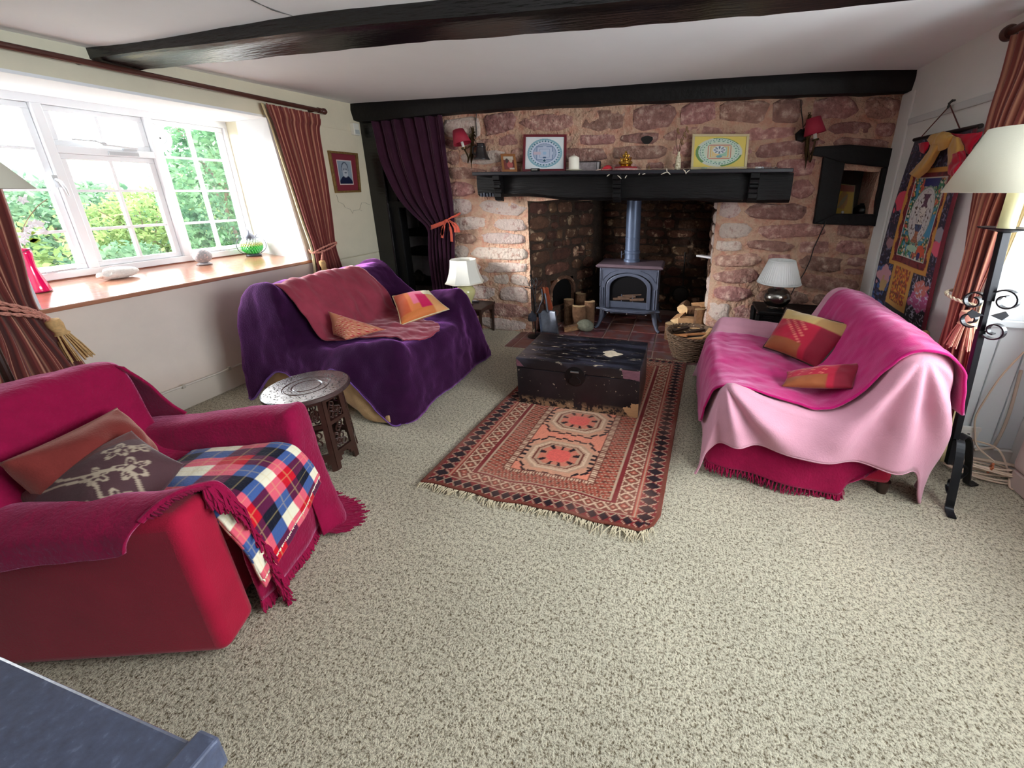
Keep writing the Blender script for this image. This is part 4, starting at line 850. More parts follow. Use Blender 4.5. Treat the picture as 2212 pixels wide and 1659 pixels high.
# back and seat sheet
rows = [[A(.13, -.045, .06), A(.22, -.06, .05), A(.36, -.065, .05), A(.50, -.05, .05)], [A(.13, -.035, .25), A(.22, -.045, .25), A(.36, -.05, .25), A(.51, -.04, .25)],
        [A(.14, -.015, .43), A(.22, -.02, .435), A(.36, -.02, .435), A(.50, -.015, .43)], [A(.145, .15, .44), A(.22, .15, .442), A(.36, .15, .442), A(.50, .15, .44)],
        [A(.14, .40, .44), A(.22, .42, .44), A(.36, .42, .44), A(.50, .40, .44)], [A(.07, .545, .53), A(.22, .565, .53), A(.40, .565, .53), A(.56, .545, .53)],
        [A(.02, .60, .68), A(.20, .605, .69), A(.42, .605, .69), A(.59, .60, .67)], [A(.01, .64, .785), A(.20, .645, .812), A(.42, .645, .812), A(.585, .64, .79)],
        [A(.01, .75, .79), A(.20, .75, .815), A(.42, .75, .815), A(.585, .75, .79)], [A(.01, .86, .72), A(.20, .86, .74), A(.42, .86, .74), A(.60, .85, .70)], [A(.01, .87, .3), A(.20, .87, .3), A(.42, .87, .3), A(.61, .86, .3)]]
G = wrinkle(net(rows, 90, 50), 0.007, 8, 41); surf('wool', G, crim, thr, 0.010)
fr = [fringe([G[0, j] for j in range(50)], (0, 0, -1), 0.055, 60, 0.0045, 0.2, 3)]
# far wing of the back sloping down to the far arm
rows = [[A(.575, .60, .785), A(.58, .70, .80), A(.58, .84, .74)], [A(.62, .575, .68), A(.64, .70, .70), A(.635, .85, .62)], [A(.635, .53, .58), A(.655, .68, .56), A(.65, .86, .50)], [A(.64, .49, .535), A(.665, .66, .40), A(.66, .86, .25)]]
surf('wool', wrinkle(net(rows, 30, 30), 0.005, 8, 4), crim, thr, 0.008)
# far arm: over the arm, down the front to the floor
rows = [[A(.44, -.09, .03), A(.47, -.11, .03), A(.53, -.13, .012), A(.60, -.10, .012), A(.66, -.02, .02), A(.675, .08, .06)],
        [A(.475, -.05, .17), A(.49, -.06, .17), A(.54, -.07, .16), A(.61, -.06, .15), A(.655, .0, .16), A(.665, .10, .16)],
        [A(.485, -.02, .34), A(.495, -.035, .35), A(.54, -.04, .36), A(.61, -.035, .35), A(.65, .0, .34), A(.66, .10, .32)],
        [A(.49, -.005, .44), A(.498, -.015, .52), A(.53, -.02, .563), A(.60, -.015, .565), A(.643, .01, .53), A(.655, .10, .40)],
        [A(.495, .06, .43), A(.50, .06, .52), A(.525, .06, .575), A(.60, .06, .578), A(.645, .07, .53), A(.658, .15, .35)],
        [A(.49, .25, .43), A(.495, .25, .50), A(.52, .25, .56), A(.60, .25, .562), A(.65, .26, .51), A(.662, .30, .30)],
        [A(.49, .45, .43), A(.495, .45, .48), A(.52, .45, .535), A(.60, .45, .538), A(.65, .46, .50), A(.665, .50, .28)],
        [A(.49, .66, .43), A(.495, .66, .47), A(.52, .66, .52), A(.60, .66, .525), A(.65, .66, .49), A(.665, .70, .25)]]
G = wrinkle(net(rows, 70, 46), 0.006, 9, 51); G[..., 2] = np.maximum(G[..., 2], 0.01); surf('wool', G, crim, thr, 0.010)
fr.append(fringe([G[0, j] for j in range(6, 46)], lambda q: Vector((0.75, 0.45, -0.12)), 0.085, 34, 0.0045, 0.25, 4))
# near arm: edge with fringe crosses the arm top, outer side hangs to the floor
rows = [[A(.185, -.075, .05), A(.175, -.065, .25), A(.15, -.025, .52), A(.11, .005, .575), A(.05, .06, .575), A(-.008, .10, .535), A(-.024, .12, .50), A(-.03, .13, .465)],
        [A(.15, .06, .43), A(.15, .06, .46), A(.145, .06, .53), A(.10, .07, .568), A(.05, .12, .568), A(-.012, .14, .53), A(-.026, .16, .49), A(-.03, .17, .455)],
        [A(.15, .25, .43), A(.15, .25, .46), A(.14, .25, .52), A(.10, .25, .558), A(.05, .28, .558), A(-.012, .36, .52), A(-.026, .37, .475), A(-.03, .38, .44)],
        [A(.15, .45, .43), A(.15, .45, .46), A(.14, .45, .51), A(.10, .45, .545), A(.05, .46, .545), A(-.012, .50, .505), A(-.026, .51, .46), A(-.03, .52, .42)],
        [A(.15, .70, .43), A(.15, .70, .46), A(.14, .70, .50), A(.10, .70, .535), A(.05, .70, .535), A(-.012, .72, .495), A(-.026, .73, .45), A(-.03, .74, .40)]]
G = wrinkle(net(rows, 60, 70), 0.005, 9, 61); surf('wool', G, crim, thr, 0.010)
MB().tube([G[0, j] for j in range(0, 48)], 0.010, 8).build('rolled_edge', crim, thr, smooth=True)
fr.append(fringe([G[0, j] for j in range(0, 30)], lambda q: (AF * 0.45 - AE * 0.25 + Vector((0, 0, -1))), 0.085, 46, 0.0045, 0.16, 4))
fr.append(fringe([G[0, j] for j in range(30, 46)], lambda q: (AF * 0.9 + Vector((0, 0, -0.25))), 0.03, 24, 0.0035, 0.3, 3))
fm_ = MB()
for q in fr: fm_.add(q.v, q.f)
tag(fm_.build('fringe', crim, thr), kind='stuff')

# tartan blanket folded on the seat
def tartan(G):
    nu, nv = G.shape[:2]; u = np.linspace(0, 1, nu)[:, None] * np.ones((1, nv)); v = np.linspace(0, 1, nv)[None] * np.ones((nu, 1))
    cr_, nav, red, wht = np.array(s2l((236, 224, 190))), np.array(s2l((30, 34, 62))), np.array(s2l((204, 24, 36))), np.array(s2l((238, 228, 204)))
    W_, N_, R_ = np.array(s2l((240, 232, 208))), np.array(s2l((26, 34, 86))), np.array(s2l((200, 18, 40)))
    seq = np.array([N_, W_, R_])
    ku = np.floor(u * 8.0 + 0.4).astype(int) % 3; kv = np.floor(v * 6.5 + 1.2).astype(int) % 3
    A_, B_ = seq[ku], seq[kv]; c = np.where((ku == kv)[..., None], A_, 0.5 * (A_ + B_)); c[(ku == 0) & (kv == 0)] = s2l((20, 22, 40)); nw = ((ku == 0) & (kv == 1)) | ((ku == 1) & (kv == 0)); c[nw] = s2l((66, 92, 150)); c[((ku == 0) & (kv == 2)) | ((ku == 2) & (kv == 0))] = s2l((92, 26, 64)); c[((ku == 1) & (kv == 2)) | ((ku == 2) & (kv == 1))] = s2l((226, 96, 116)); c[(ku == 1) & (kv == 1)] = s2l((238, 230, 206))
    line = (np.abs((u * 8.0 + .4) % 1 - 0.5) < 0.03) | (np.abs((v * 6.5 + 1.2) % 1 - 0.5) < 0.03)
    c[line] = c[line] * 0.7 + np.array(s2l((220, 196, 130))) * 0.3
    return c
rows = [[A(.17, .34, .462), A(.26, .34, .468), A(.36, .34, .468), A(.46, .34, .462)], [A(.15, .16, .472), A(.24, .15, .48), A(.36, .15, .48), A(.47, .15, .472)],
        [A(.125, .02, .455), A(.23, .0, .472), A(.36, .0, .472), A(.48, .0, .465)], [A(.11, -.035, .38), A(.22, -.05, .42), A(.36, -.055, .42), A(.485, -.05, .415)],
        [A(.115, -.065, .28), A(.22, -.078, .31), A(.36, -.082, .33), A(.495, -.075, .35)], [A(.12, -.08, .17), A(.225, -.09, .215), A(.37, -.092, .255), A(.505, -.085, .29)]]
G = net(rows, 130, 90); G = wrinkle(G, 0.006, 10, 71)
tb = thing('tartan_blanket', 'red, navy and cream tartan blanket folded on the crimson armchair seat', 'blanket', A(0.3, 0.1, 0.17))
C = tartan(G); surf('layer', G, cloth('tartan_wool', 200, 60, 60, attr='pattern', sheen=0.3, bump=0.5, bscale=120, var=0.05), tb, 0.014, colors=C)
G2 = G[:, ::-1] - 0.0; G2 = G.copy(); G2[..., 2] -= 0.018; k = int(130 * 0.8)
G2 = G2[:, :] ; G2[k:, :, 2] -= np.linspace(0, 0.02, 130 - k)[:, None]; surf('layer', G2, MATS['tartan_wool'], tb, 0.010, colors=np.roll(C, 9, axis=1))
st = fringe([G[-1, j] for j in range(90)], (0.3, 0.1, -1), 0.012, 70, 0.0028, 0.1, 1); tag(st.build('blanket_stitch', rgbm('cream_yarn', 236, 226, 200, rough=0.9), tb), kind='stuff')

# armchair cushions
def floral(u, v):
    c = np.zeros(u.shape + (3,)); c[:] = s2l((84, 58, 62)); f = np.zeros(u.shape, bool)
    for (cx, cy, r) in ((0.45, 0.35, .30), (0.1, -0.1, .22), (0.72, -0.35, .22), (-0.2, 0.55, .26), (0.5, -0.75, .2), (0.0, 0.85, .18)):
        dx, dy = u - cx, v - cy; rr = np.hypot(dx, dy); an = np.arctan2(dy, dx); R_ = r * (0.72 + 0.28 * np.cos(5 * an)); f |= (np.abs(rr - R_) < 0.035) | (rr < r * 0.25) | ((rr < R_) & (np.abs(np.sin(an * 5)) < 0.16))
    f |= (np.abs(v - 0.35 * np.sin(u * 3.2) + 0.1) < 0.04) | (np.abs(v + 0.5 - 0.25 * np.sin(u * 4 + 1)) < 0.035)
    f &= (u > -0.55); c[f] = s2l((178, 160, 140)); c[u < -0.5] = s2l((96, 48, 46)); return c
cushion('cushion', 'aubergine cushion with pale embroidered flowers on the armchair', [P(15, 1085, z=0.52), P(262, 1165, z=0.475), P(398, 1003, z=0.53), P(284, 930, z=0.66)], 0.17, cloth('aubergine_silk', 90, 60, 60, attr='pattern', sheen=0.25, bump=0.3, bscale=90, rough=0.55), lambda u, v: floral(u, v), None, seed=12, nres=64, wr=(0.008, 7))
bvel = cloth('brown_velvet', 122, 48, 44, sheen=0.8, tint=(1, .6, .5), var=0.2)
cushion('cushion', 'rust brown velvet cushion behind the flowered one on the armchair', [A(.10, .42, .47), A(.44, .44, .47), A(.44, .53, .68), A(.10, .53, .69)], 0.21, bvel, None, None, seed=15, wr=(0.026, 6))
# ================================================================== RUG, TRUNK, STOOL, STOVE, TABLES, LAMPS
def tri_(x): return np.abs((x % 1) - 0.5) * 2
# ---- oriental rug with woven pattern
RO = np.array([-1.228, 1.463]); RE = np.array([1.213, -0.033]); RG = np.array([0.116, 1.935])
nu, nv = 200, 330
u, v = np.meshgrid(np.linspace(0, 1, nu), np.linspace(0, 1, nv), indexing='ij')
def rug_colors(u, v):
    C = lambda *a: np.array(s2l(a))
    mar, dk, cream, rst, salm, brn, blk = C(124, 40, 42), C(58, 26, 34), C(214, 180, 152), C(178, 88, 70), C(226, 138, 112), C(118, 62, 50), C(40, 26, 32)
    um, vm = np.minimum(u, 1 - u), np.minimum(v, 1 - v); du, dv = um / 0.323, vm / 0.122; d = np.minimum(du, dv)
    t = np.where(du < dv, v * 1.935, u * 1.213)                     # metres along the nearest edge
    c = np.zeros(u.shape + (3,)); c[:] = mar
    def put(m, col): c[m] = col
    put(d < 0.05, brn)
    b = (d >= 0.05) & (d < 0.28); put(b, mar); w = np.abs((d - 0.165) / 0.115); put(b & (w + tri_(t / 0.055) * 1.0 < 0.95), blk); put(b & (np.abs(w + tri_(t / 0.055) - 1.15) < 0.09), cream * 0.8)
    put((d >= 0.28) & (d < 0.315), rst); put((d >= 0.295) & (d < 0.303), cream * .7)
    b = (d >= 0.33) & (d < 0.56); put(b, brn); z = np.abs((d - 0.445) / 0.115)
    put(b & (np.abs(z - tri_(t / 0.062)) < 0.16), cream); put(b & (z + tri_(t / 0.062 + .5) < 0.42), rst); put(b & (z + tri_(t / 0.062 + .5) < 0.18), cream)
    put(b & (z > 0.86) & (np.sin(t * 2 * PI / 0.018) > -0.2), cream)
    put((d >= 0.56) & (d < 0.62), mar); put((d >= 0.62) & (d < 0.645), cream * .75)
    b = (d >= 0.645) & (d < 0.90); put(b, rst * 0.78); q = (d - 0.77) / 0.125
    put(b & (np.sin(t * 2 * PI / 0.042) * np.cos(q * 3.2) > 0.35), brn * 0.8); put(b & (np.sin(t * 2 * PI / 0.021 + q * 4) > 0.86), cream * .7)
    put((d >= 0.90) & (d < 1.0), brn); put((d >= 0.915) & (d < 0.985) & (np.sin(t * 2 * PI / 0.016) > 0.0), cream)
    f = d >= 1.0; put(f, salm)
    X = (u - 0.5) * 1.213; 
    for k in range(4):
        Y = (v - (0.205 + 0.1967 * k)) * 1.935; ax, ay = np.abs(X), np.abs(Y)
        R = np.maximum(np.maximum(ax / 0.225, ay / 0.165), (ax + ay * 1.15) / 0.315)           # octagon
        stp = 0.035 * np.sign(np.sin(np.arctan2(Y, X) * 14))
        put(f & (R < 0.98) & (R > 0.0), rst * 0.0 + C(208, 150, 122)); put(f & (np.abs(R - 0.98 + stp) < 0.035), blk)
        put(f & (R < 0.80), C(190, 150, 124)); put(f & (np.abs(R - 0.70) < 0.03), cream); put(f & (np.abs(R - 0.60) < 0.02), brn)
        put(f & (R < 0.74) & (R > .62) & (np.sin(ax * 260) * np.sin(ay * 260) > 0.3), cream)
        put(f & (R < 0.50), C(206, 120, 98)); h = f & (R < 0.52) & (R > 0.34) & (np.sin(np.arctan2(Y, X) * 9) > 0.55); put(h, blk)
        put(f & (R < 0.31), C(224, 98, 88))
        hk = f & (np.abs(ax - 0.205) < 0.02) & (ay < 0.07) & (np.sin(Y * 170) > 0.1); put(hk, blk)
    wv = np.random.RandomState(3).rand(*u.shape)
    c *= (0.86 + 0.24 * wv)[..., None]
    wear = np.array([[mnoise.noise(Vector((a * 5, b * 8, 2))) for b in v[0]] for a in u[:, 0]]); c = c * (1 - 0.25 * np.clip(wear, 0, 1))[..., None] + np.array(s2l((206, 158, 140))) * (0.25 * np.clip(wear, 0, 1))[..., None]
    return c
XY = RO + u[..., None] * RE + v[..., None] * RG
zz = 0.009 + 0.004 * np.array([[mnoise.noise(Vector((a * 4, b * 6, 0))) for b in v[0]] for a in u[:, 0]])
cor = np.clip((u - 0.93) / 0.07, 0, 1) * np.clip((0.06 - v) / 0.06, 0, 1); XY[..., 1] += cor * 0.045; XY[..., 0] -= cor * 0.02
XY[..., 1] += (0.006 * np.sin(u * 13) + .004 * np.sin(u * 31)) * (1 - v)
G = np.concatenate([XY, zz[..., None]], axis=2)
rug = thing('rug', 'worn red oriental rug with salmon medallions under the black trunk', 'rug', (-0.55, 2.4, 0))
rugm = mat('rug_pile', (1, 1, 1), rough=0.95, attr='pattern', bump=0.5, bscale=220, bdist=0.004, sheen=0.15, spec=0.1)
surf('pile', G, rugm, rug, 0.008, colors=rug_colors(u, v), soff=-1)
fy = rgbm('rug_fringe', 212, 198, 168, rough=0.95)
fr_ = MB()
for (jv, sg) in ((0, -1), (-1, 1)):
    for k in range(230):
        i = random.randrange(nu); p = Vector(G[i, jv]); L_ = random.uniform(0.018, 0.05) * (1.3 if i > 150 else 1); a = random.gauss(0, 0.4)
        fr_.tube([p, p + Vector((a * L_ * 0.5, sg * L_ * 0.5, 0.002)), p + Vector((a * L_, sg * L_, 0)) + Vector((0, 0, 0.004 - p.z))], [0.0026, 0.0022, 0.001], 4, cap=False)
tag(fr_.build('fringe', fy, rug), kind='stuff')

# ---- black painted trunk
def trunk_mat(name, face):
    m = bpy.data.materials.new(name); m.use_nodes = True; nt = m.node_tree; N = nt.nodes; L = nt.links; b = N['Principled BSDF']; b.inputs['Roughness'].default_value = 0.34
    tc = N.new('ShaderNodeTexCoord'); mp = N.new('ShaderNodeMapping'); L.new(tc.outputs['Object'], mp.inputs[0]); mp.inputs['Scale'].default_value = (0.55, 2.2, 1.2) if face == 'top' else (1, 1, 1)
    n = N.new('ShaderNodeTexNoise'); n.inputs['Scale'].default_value = 22 if face == 'top' else 34; n.inputs['Detail'].default_value = 6; n.inputs['Roughness'].default_value = 0.65; L.new(mp.outputs[0], n.inputs['Vector'])
    r = N.new('ShaderNodeMapRange'); r.inputs['From Min'].default_value = 0.625 if face == 'top' else 0.665; r.inputs['From Max'].default_value = r.inputs['From Min'].default_value + 0.03; L.new(n.outputs['Fac'], r.inputs['Value'])
    n3 = N.new('ShaderNodeTexNoise'); n3.inputs['Scale'].default_value = 7; n3.inputs['Detail'].default_value = 4; L.new(mp.outputs[0], n3.inputs['Vector'])
    r3 = N.new('ShaderNodeMapRange'); r3.inputs['From Min'].default_value = 0.45; r3.inputs['From Max'].default_value = 0.75; L.new(n3.outputs['Fac'], r3.inputs['Value'])
    m0 = N.new('ShaderNodeMix'); m0.data_type = 'RGBA'; m0.inputs[6].default_value = (*s2l((20, 18, 24)), 1); m0.inputs[7].default_value = (*s2l((66, 66, 82) if face == 'top' else (34, 30, 36)), 1); L.new(r3.outputs[0], m0.inputs['Factor'])
    m1 = N.new('ShaderNodeMix'); m1.data_type = 'RGBA'; L.new(m0.outputs[2], m1.inputs[6]); m1.inputs[7].default_value = (*s2l((214, 196, 170)), 1); L.new(r.outputs[0], m1.inputs['Factor']); last = m1
    sx = N.new('ShaderNodeSeparateXYZ'); L.new(tc.outputs['Object'], sx.inputs[0])
    if face == 'front':      # worn bare strip along the bottom edge
        r4 = N.new('ShaderNodeMapRange'); r4.inputs['From Min'].default_value = 0.075; r4.inputs['From Max'].default_value = 0.03; L.new(sx.outputs['Z'], r4.inputs['Value'])
        mu = N.new('ShaderNodeMath'); mu.operation = 'MULTIPLY'; r5 = N.new('ShaderNodeMapRange'); r5.inputs['From Min'].default_value = 0.47; r5.inputs['From Max'].default_value = 0.53; L.new(n.outputs['Fac'], r5.inputs['Value']); L.new(r4.outputs[0], mu.inputs[0]); L.new(r5.outputs[0], mu.inputs[1])
        m2 = N.new('ShaderNodeMix'); m2.data_type = 'RGBA'; L.new(m1.outputs[2], m2.inputs[6]); m2.inputs[7].default_value = (*s2l((150, 118, 90)), 1); L.new(mu.outputs[0], m2.inputs['Factor']); last = m2
    L.new(last.outputs[2], b.inputs['Base Color'])
    bp = N.new('ShaderNodeBump'); bp.inputs['Strength'].default_value = 0.35; bp.inputs['Distance'].default_value = 0.004; L.new(n.outputs['Fac'], bp.inputs['Height']); L.new(bp.outputs[0], b.inputs['Normal'])
    return m
tk = thing('trunk', 'battered black painted trunk with a round lock plate on the oriental rug', 'trunk', (-0.632, 2.60, 0.012))
x0, x1, y0, y1 = -1.055, -0.208, 2.352, 2.865
MB().box((x0, y0, 0.012), (x1, y1, 0.288)).build('body', trunk_mat('trunk_body', 'front'), tk, bevel=0.005)
MB().box((x0 - 0.003, y0 - 0.003, 0.290), (x1 + 0.003, y1 + 0.003, 0.362)).build('lid', trunk_mat('trunk_top', 'top'), tk, bevel=0.006)
lk = rgbm('black_lock_iron', 34, 33, 36, rough=0.3, metal=0.7)
MB().lathe([(0.072, 0.0), (0.071, 0.005), (0.06, 0.007), (0.0, 0.007)], (-0.637, y0, 0.268), 32, (0, -1, 0)).build('lock_plate', lk, tk, smooth=True, angle=30)
mb = MB(); mb.prism([(-0.655, y0 - 0.006, 0.30), (-0.619, y0 - 0.006, 0.30), (-0.622, y0 - 0.006, 0.272), (-0.600, y0 - 0.006, 0.25), (-0.598, y0 - 0.006, 0.225), (-0.637, y0 - 0.006, 0.205), (-0.676, y0 - 0.006, 0.225), (-0.674, y0 - 0.006, 0.25), (-0.652, y0 - 0.006, 0.272)], (0, -0.006, 0)); mb.build('hasp', lk, tk, bevel=0.002)
MB().cyl((-0.665, y0 - 0.012, 0.305), (-0.609, y0 - 0.012, 0.305), 0.007, n=10).build('hasp_hinge', rgbm('worn_steel', 150, 150, 152, rough=0.3, metal=0.9), tk, smooth=True)
bare = rgbm('bare_pine', 206, 162, 118, rough=0.7, var=0.12, vscale=20, stretch=(1, 1, 6)); lea = rgbm('maroon_leather', 112, 72, 84, rough=0.6, var=0.25, vscale=22, stretch=(1, 1, 5)); paleb = rgbm('bare_top', 216, 200, 176, rough=0.8, var=0.15, vscale=30)
def blob(pts, n, m, nm):
    pts = [Vector(p) for p in pts]; return MB().prism(pts, Vector(n) * 0.0012).build(nm, m, tk)
yf = y0 - 0.0005
def rag(pts, k=0.006, dn=5):
    out = []
    for i in range(len(pts)):
        a, b_ = Vector(pts[i]), Vector(pts[(i + 1) % len(pts)])
        for q in range(dn): t = q / dn; p = a.lerp(b_, t); out.append((p.x + random.uniform(-k, k) * (p.x < x1 - .004), p.z + random.uniform(-k, k)))
    return out
blob([(a, yf - 0.003, c) for a, c in rag([(-0.33, 0, 0.355), (x1, 0, 0.357), (x1, 0, 0.285), (-0.25, 0, 0.292), (-0.315, 0, 0.297)], 0.004)], (0, -1, 0), lea, 'leather_patch')
blob([(a, yf - 0.003, c) for a, c in rag([(x0 + 0.002, 0, 0.355), (x0 + 0.055, 0, 0.302), (x0 + 0.002, 0, 0.302)], 0.002)], (0, -1, 0), lea, 'leather_patch')
blob([(a, yf, max(c, 0.014)) for a, c in rag([(-0.315, 0, 0.075), (-0.285, 0, 0.092), (-0.262, 0, 0.085), (-0.255, 0, 0.118), (x1, 0, 0.12), (x1, 0, 0.02), (-0.26, 0, 0.018)], 0.005)], (0, -1, 0), bare, 'bare_patch')
ct = V(-0.435, 2.575, 0.3625)
blob([ct + V(0.062 * math.cos(t) * (1 + 0.25 * math.sin(3 * t + 1) + 0.12 * math.sin(7 * t)), 0.052 * math.sin(t) * (1 + 0.2 * math.cos(4 * t)), 0) for t in np.linspace(0, 2 * PI, 31)[:-1]], (0, 0, 1), paleb, 'bare_patch')

# ---- carved octagonal side stool
st = thing('carved_stool', 'carved dark octagonal stool table with a round engraved top between the armchair and left sofa', 'table', (-1.905, 1.515, 0))
sx, sy, zt = -1.905, 1.515, 0.452; sw = rgbm('carved_walnut', 58, 34, 28, rough=0.32, var=0.2, vscale=14, spec=0.5)
topm = rgbm('polished_walnut', 74, 56, 56, rough=0.26, var=0.12, vscale=10, bump=0.5, bscale=110, bdetail=2, bdist=0.004, spec=0.9, coat=0.5)
MB().lathe([(0.0, 0.0), (0.062, 0), (0.066, -0.003), (0.072, 0.0), (0.102, 0.0), (0.105, -0.004), (0.110, -0.004), (0.113, 0.0), (0.196, 0.0), (0.203, -0.004), (0.204, -0.020), (0.198, -0.026), (0.0, -0.026)], (sx, sy, zt), 64).build('top', topm, st, smooth=True, angle=25)
mb = MB()
for (r0, r1, k, sz) in ((0.122, 0.19, 150, 0.006), (0.078, 0.10, 50, 0.004)):
    R_ = random.Random(4)
    for q in range(k):
        t = 2 * PI * q / k + R_.uniform(-.03, .03); r = R_.uniform(r0, r1); a = R_.uniform(0, PI); p = V(sx + r * math.cos(t), sy + r * math.sin(t), zt + 0.0002); e = V(math.cos(a), math.sin(a), 0) * sz; f = V(-math.sin(a), math.cos(a), 0) * sz * 0.45
        mb.add([p - e, p + f, p + e, p - f, p + V(0, 0, 0.0018)], [(0, 1, 4), (1, 2, 4), (2, 3, 4), (3, 0, 4)])
tag(mb.build('carved_leaves', rgbm('carving_dark', 44, 32, 34, rough=0.4), st), kind='stuff')
for q in range(8):
    t0 = 2 * PI * (q + 0.5) / 8; t1 = 2 * PI * (q + 1.5) / 8; rt, rb = 0.160, 0.190
    c = lambda t, r, z: V(sx + r * math.cos(t), sy + r * math.sin(t), z)
    tm = (t0 + t1) / 2; nn = V(math.cos(tm), math.sin(tm), 0); a, b_ = c(t0, 1, 0) - V(sx, sy, 0), c(t1, 1, 0) - V(sx, sy, 0)
    def pp(f, z, d=0.0): r = rb + (rt - rb) * (z / 0.425); p = a.lerp(b_, f) * r; return V(sx + p.x, sy + p.y, z) + nn * d
    def strip(f0, f1, z0, z1, d0=-0.012, d1=0.004): m_ = MB(); m_.hexa([pp(f0, z0, d0), pp(f1, z0, d0), pp(f1, z0, d1), pp(f0, z0, d1), pp(f0, z1, d0), pp(f1, z1, d0), pp(f1, z1, d1), pp(f0, z1, d1)]); return m_
    m_ = strip(0.0, 0.17, 0.0, 0.425); m2 = strip(0.83, 1.0, 0.0, 0.425); m_.add(m2.v, m2.f)
    for z0, z1 in ((0.395, 0.425), (0.262, 0.282), (0.085, 0.105)): m2 = strip(0.16, 0.84, z0, z1); m_.add(m2.v, m2.f)
    for k in range(6):  # scalloped arch at the foot
        f0 = 0.17 + 0.11 * k; h = 0.05 * math.sin(PI * (k + 0.5) / 6); m2 = strip(f0, f0 + 0.11, 0.03 + h, 0.09); m_.add(m2.v, m2.f)
    m_.build('side_panel', sw, st)
    m_ = MB(); R_ = random.Random(q)
    for (z0, z1) in ((0.115, 0.255), (0.29, 0.39)):
        for k in range(9):
            f_, z_ = R_.uniform(0.26, 0.74), R_.uniform(z0 + 0.012, z1 - 0.012); ce = pp(f_, z_, -0.003)
            ring = [pp(f_ + 0.11 * math.cos(w), z_ + 0.018 * math.sin(w), -0.003 + 0.003 * math.sin(3 * w)) for w in np.linspace(0, 2 * PI, 9)]; m_.tube(ring, 0.0045, 5, cap=False)
    tag(m_.build('pierced_carving', sw, st), kind='stuff')

# ---- cast iron stove
iron = rgbm('slate_cast_iron', 84, 90, 108, rough=0.42, metal=0.25, var=0.12, vscale=9, bump=0.15, bscale=60, spec=0.5)
stove = thing('wood_stove', 'slate grey cast iron wood stove with an arched glass door on the hearth', 'stove', (-0.54, 4.34, 0))
cx, yf, yb_ = -0.537, 4.155, 4.53
def molding(z0, z1, e0, e1, nm):
    mb = MB(); w0, w1 = 0.315 + e0, 0.315 + e1
    mb.hexa([(cx - w0, yf - e0, z0), (cx + w0, yf - e0, z0), (cx + w0, yb_ + e0, z0), (cx - w0, yb_ + e0, z0), (cx - w1, yf - e1, z1), (cx + w1, yf - e1, z1), (cx + w1, yb_ + e1, z1), (cx - w1, yb_ + e1, z1)]); return mb
mt = molding(0.672, 0.688, 0.012, 0.036, ''); m2 = molding(0.688, 0.698, 0.036, 0.036, ''); mt.add(m2.v, m2.f); m2 = molding(0.698, 0.712, 0.030, 0.014, ''); mt.add(m2.v, m2.f)
mt.build('top_plate', rgbm('warm_iron_top', 112, 94, 104, rough=0.45, metal=0.2, var=0.15, vscale=8), stove, bevel=0.004)
mb = MB(); mb.box((cx - 0.305, yf + 0.02, 0.24), (cx + 0.305, yb_, 0.675)); mb.build('firebox', iron, stove, bevel=0.006)
# front plate with the arched opening
def arch(hw, z0, zs, rise, n=18): return [(cx - hw, z0)] + [(cx + hw * -math.cos(t), zs + rise * math.sin(t)) for t in np.linspace(0, PI, n)] + [(cx + hw, z0)]
def arch_plate(inner, outer, y0, y1):
    mb = MB(); k = len(inner); pts = [(x, y, z) for y in (y0, y1) for ring in (inner, outer) for x, z in ring]
    q = lambda y, r, i: y * 2 * k + r * k + i
    fs = []
    for i in range(k - 1):
        for y in (0, 1): fs.append((q(y, 0, i), q(y, 0, i + 1), q(y, 1, i + 1), q(y, 1, i)))
        for r in (0, 1): fs.append((q(0, r, i), q(0, r, i + 1), q(1, r, i + 1), q(1, r, i)))
    return mb.add(pts, fs)
ai = arch(0.248, 0.235, 0.475, 0.155); k = len(ai)
outer = [(cx - 0.300, 0.235)] + [(max(cx - 0.3, min(cx + 0.3, cx + 0.42 * -math.cos(t))), min(0.672, 0.475 + 0.5 * math.sin(t))) for t in np.linspace(0, PI, 18)] + [(cx + 0.300, 0.235)]
arch_plate(ai, outer, yf + 0.025, yf).build('front_plate', iron, stove, bevel=0.003)
for s in (-1, 1):
    mb = MB(); tri3 = [(cx + s * 0.285, 0.655), (cx + s * 0.12, 0.655), (cx + s * 0.20, 0.625), (cx + s * 0.25, 0.58), (cx + s * 0.285, 0.53)]
    mb.tube([(x, yf - 0.002, z) for x, z in tri3] + [(tri3[0][0], yf - 0.002, tri3[0][1])], 0.004, 6); mb.build('spandrel_moulding', iron, stove, smooth=True)
    for dx in (0.278, 0.300): MB().cyl((cx + s * dx, yf - 0.004, 0.25), (cx + s * dx, yf - 0.004, 0.46), 0.0085, n=10).build('corner_column', iron, stove, smooth=True)
    MB().cyl((cx + s * 0.304, yf - 0.002, 0.47), (cx + s * 0.304, yf - 0.002, 0.67), 0.006, n=8).build('corner_bead', iron, stove, smooth=True)
door = arch_plate(arch(0.198, 0.245, 0.46, 0.135), arch(0.238, 0.245, 0.475, 0.148), yf + 0.008, yf - 0.018).build('door', iron, stove, bevel=0.006)
gl2 = arch(0.20, 0.30, 0.46, 0.135); sg = bpy.data.materials.new('sooty_glass'); sg.use_nodes = True; _b2 = sg.node_tree.nodes['Principled BSDF']; _b2.inputs['Base Color'].default_value = (0.01, 0.01, 0.012, 1); _b2.inputs['Roughness'].default_value = 0.08; _b2.inputs['Alpha'].default_value = 0.55
MB().add([(x, yf + 0.003, z) for x, z in gl2], [tuple(range(len(gl2)))]).build('glass', sg, door)
MB().box((cx - 0.2, yf - 0.006, 0.245), (cx + 0.2, yf + 0.01, 0.315)).build('door_rail', iron, door, bevel=0.004)
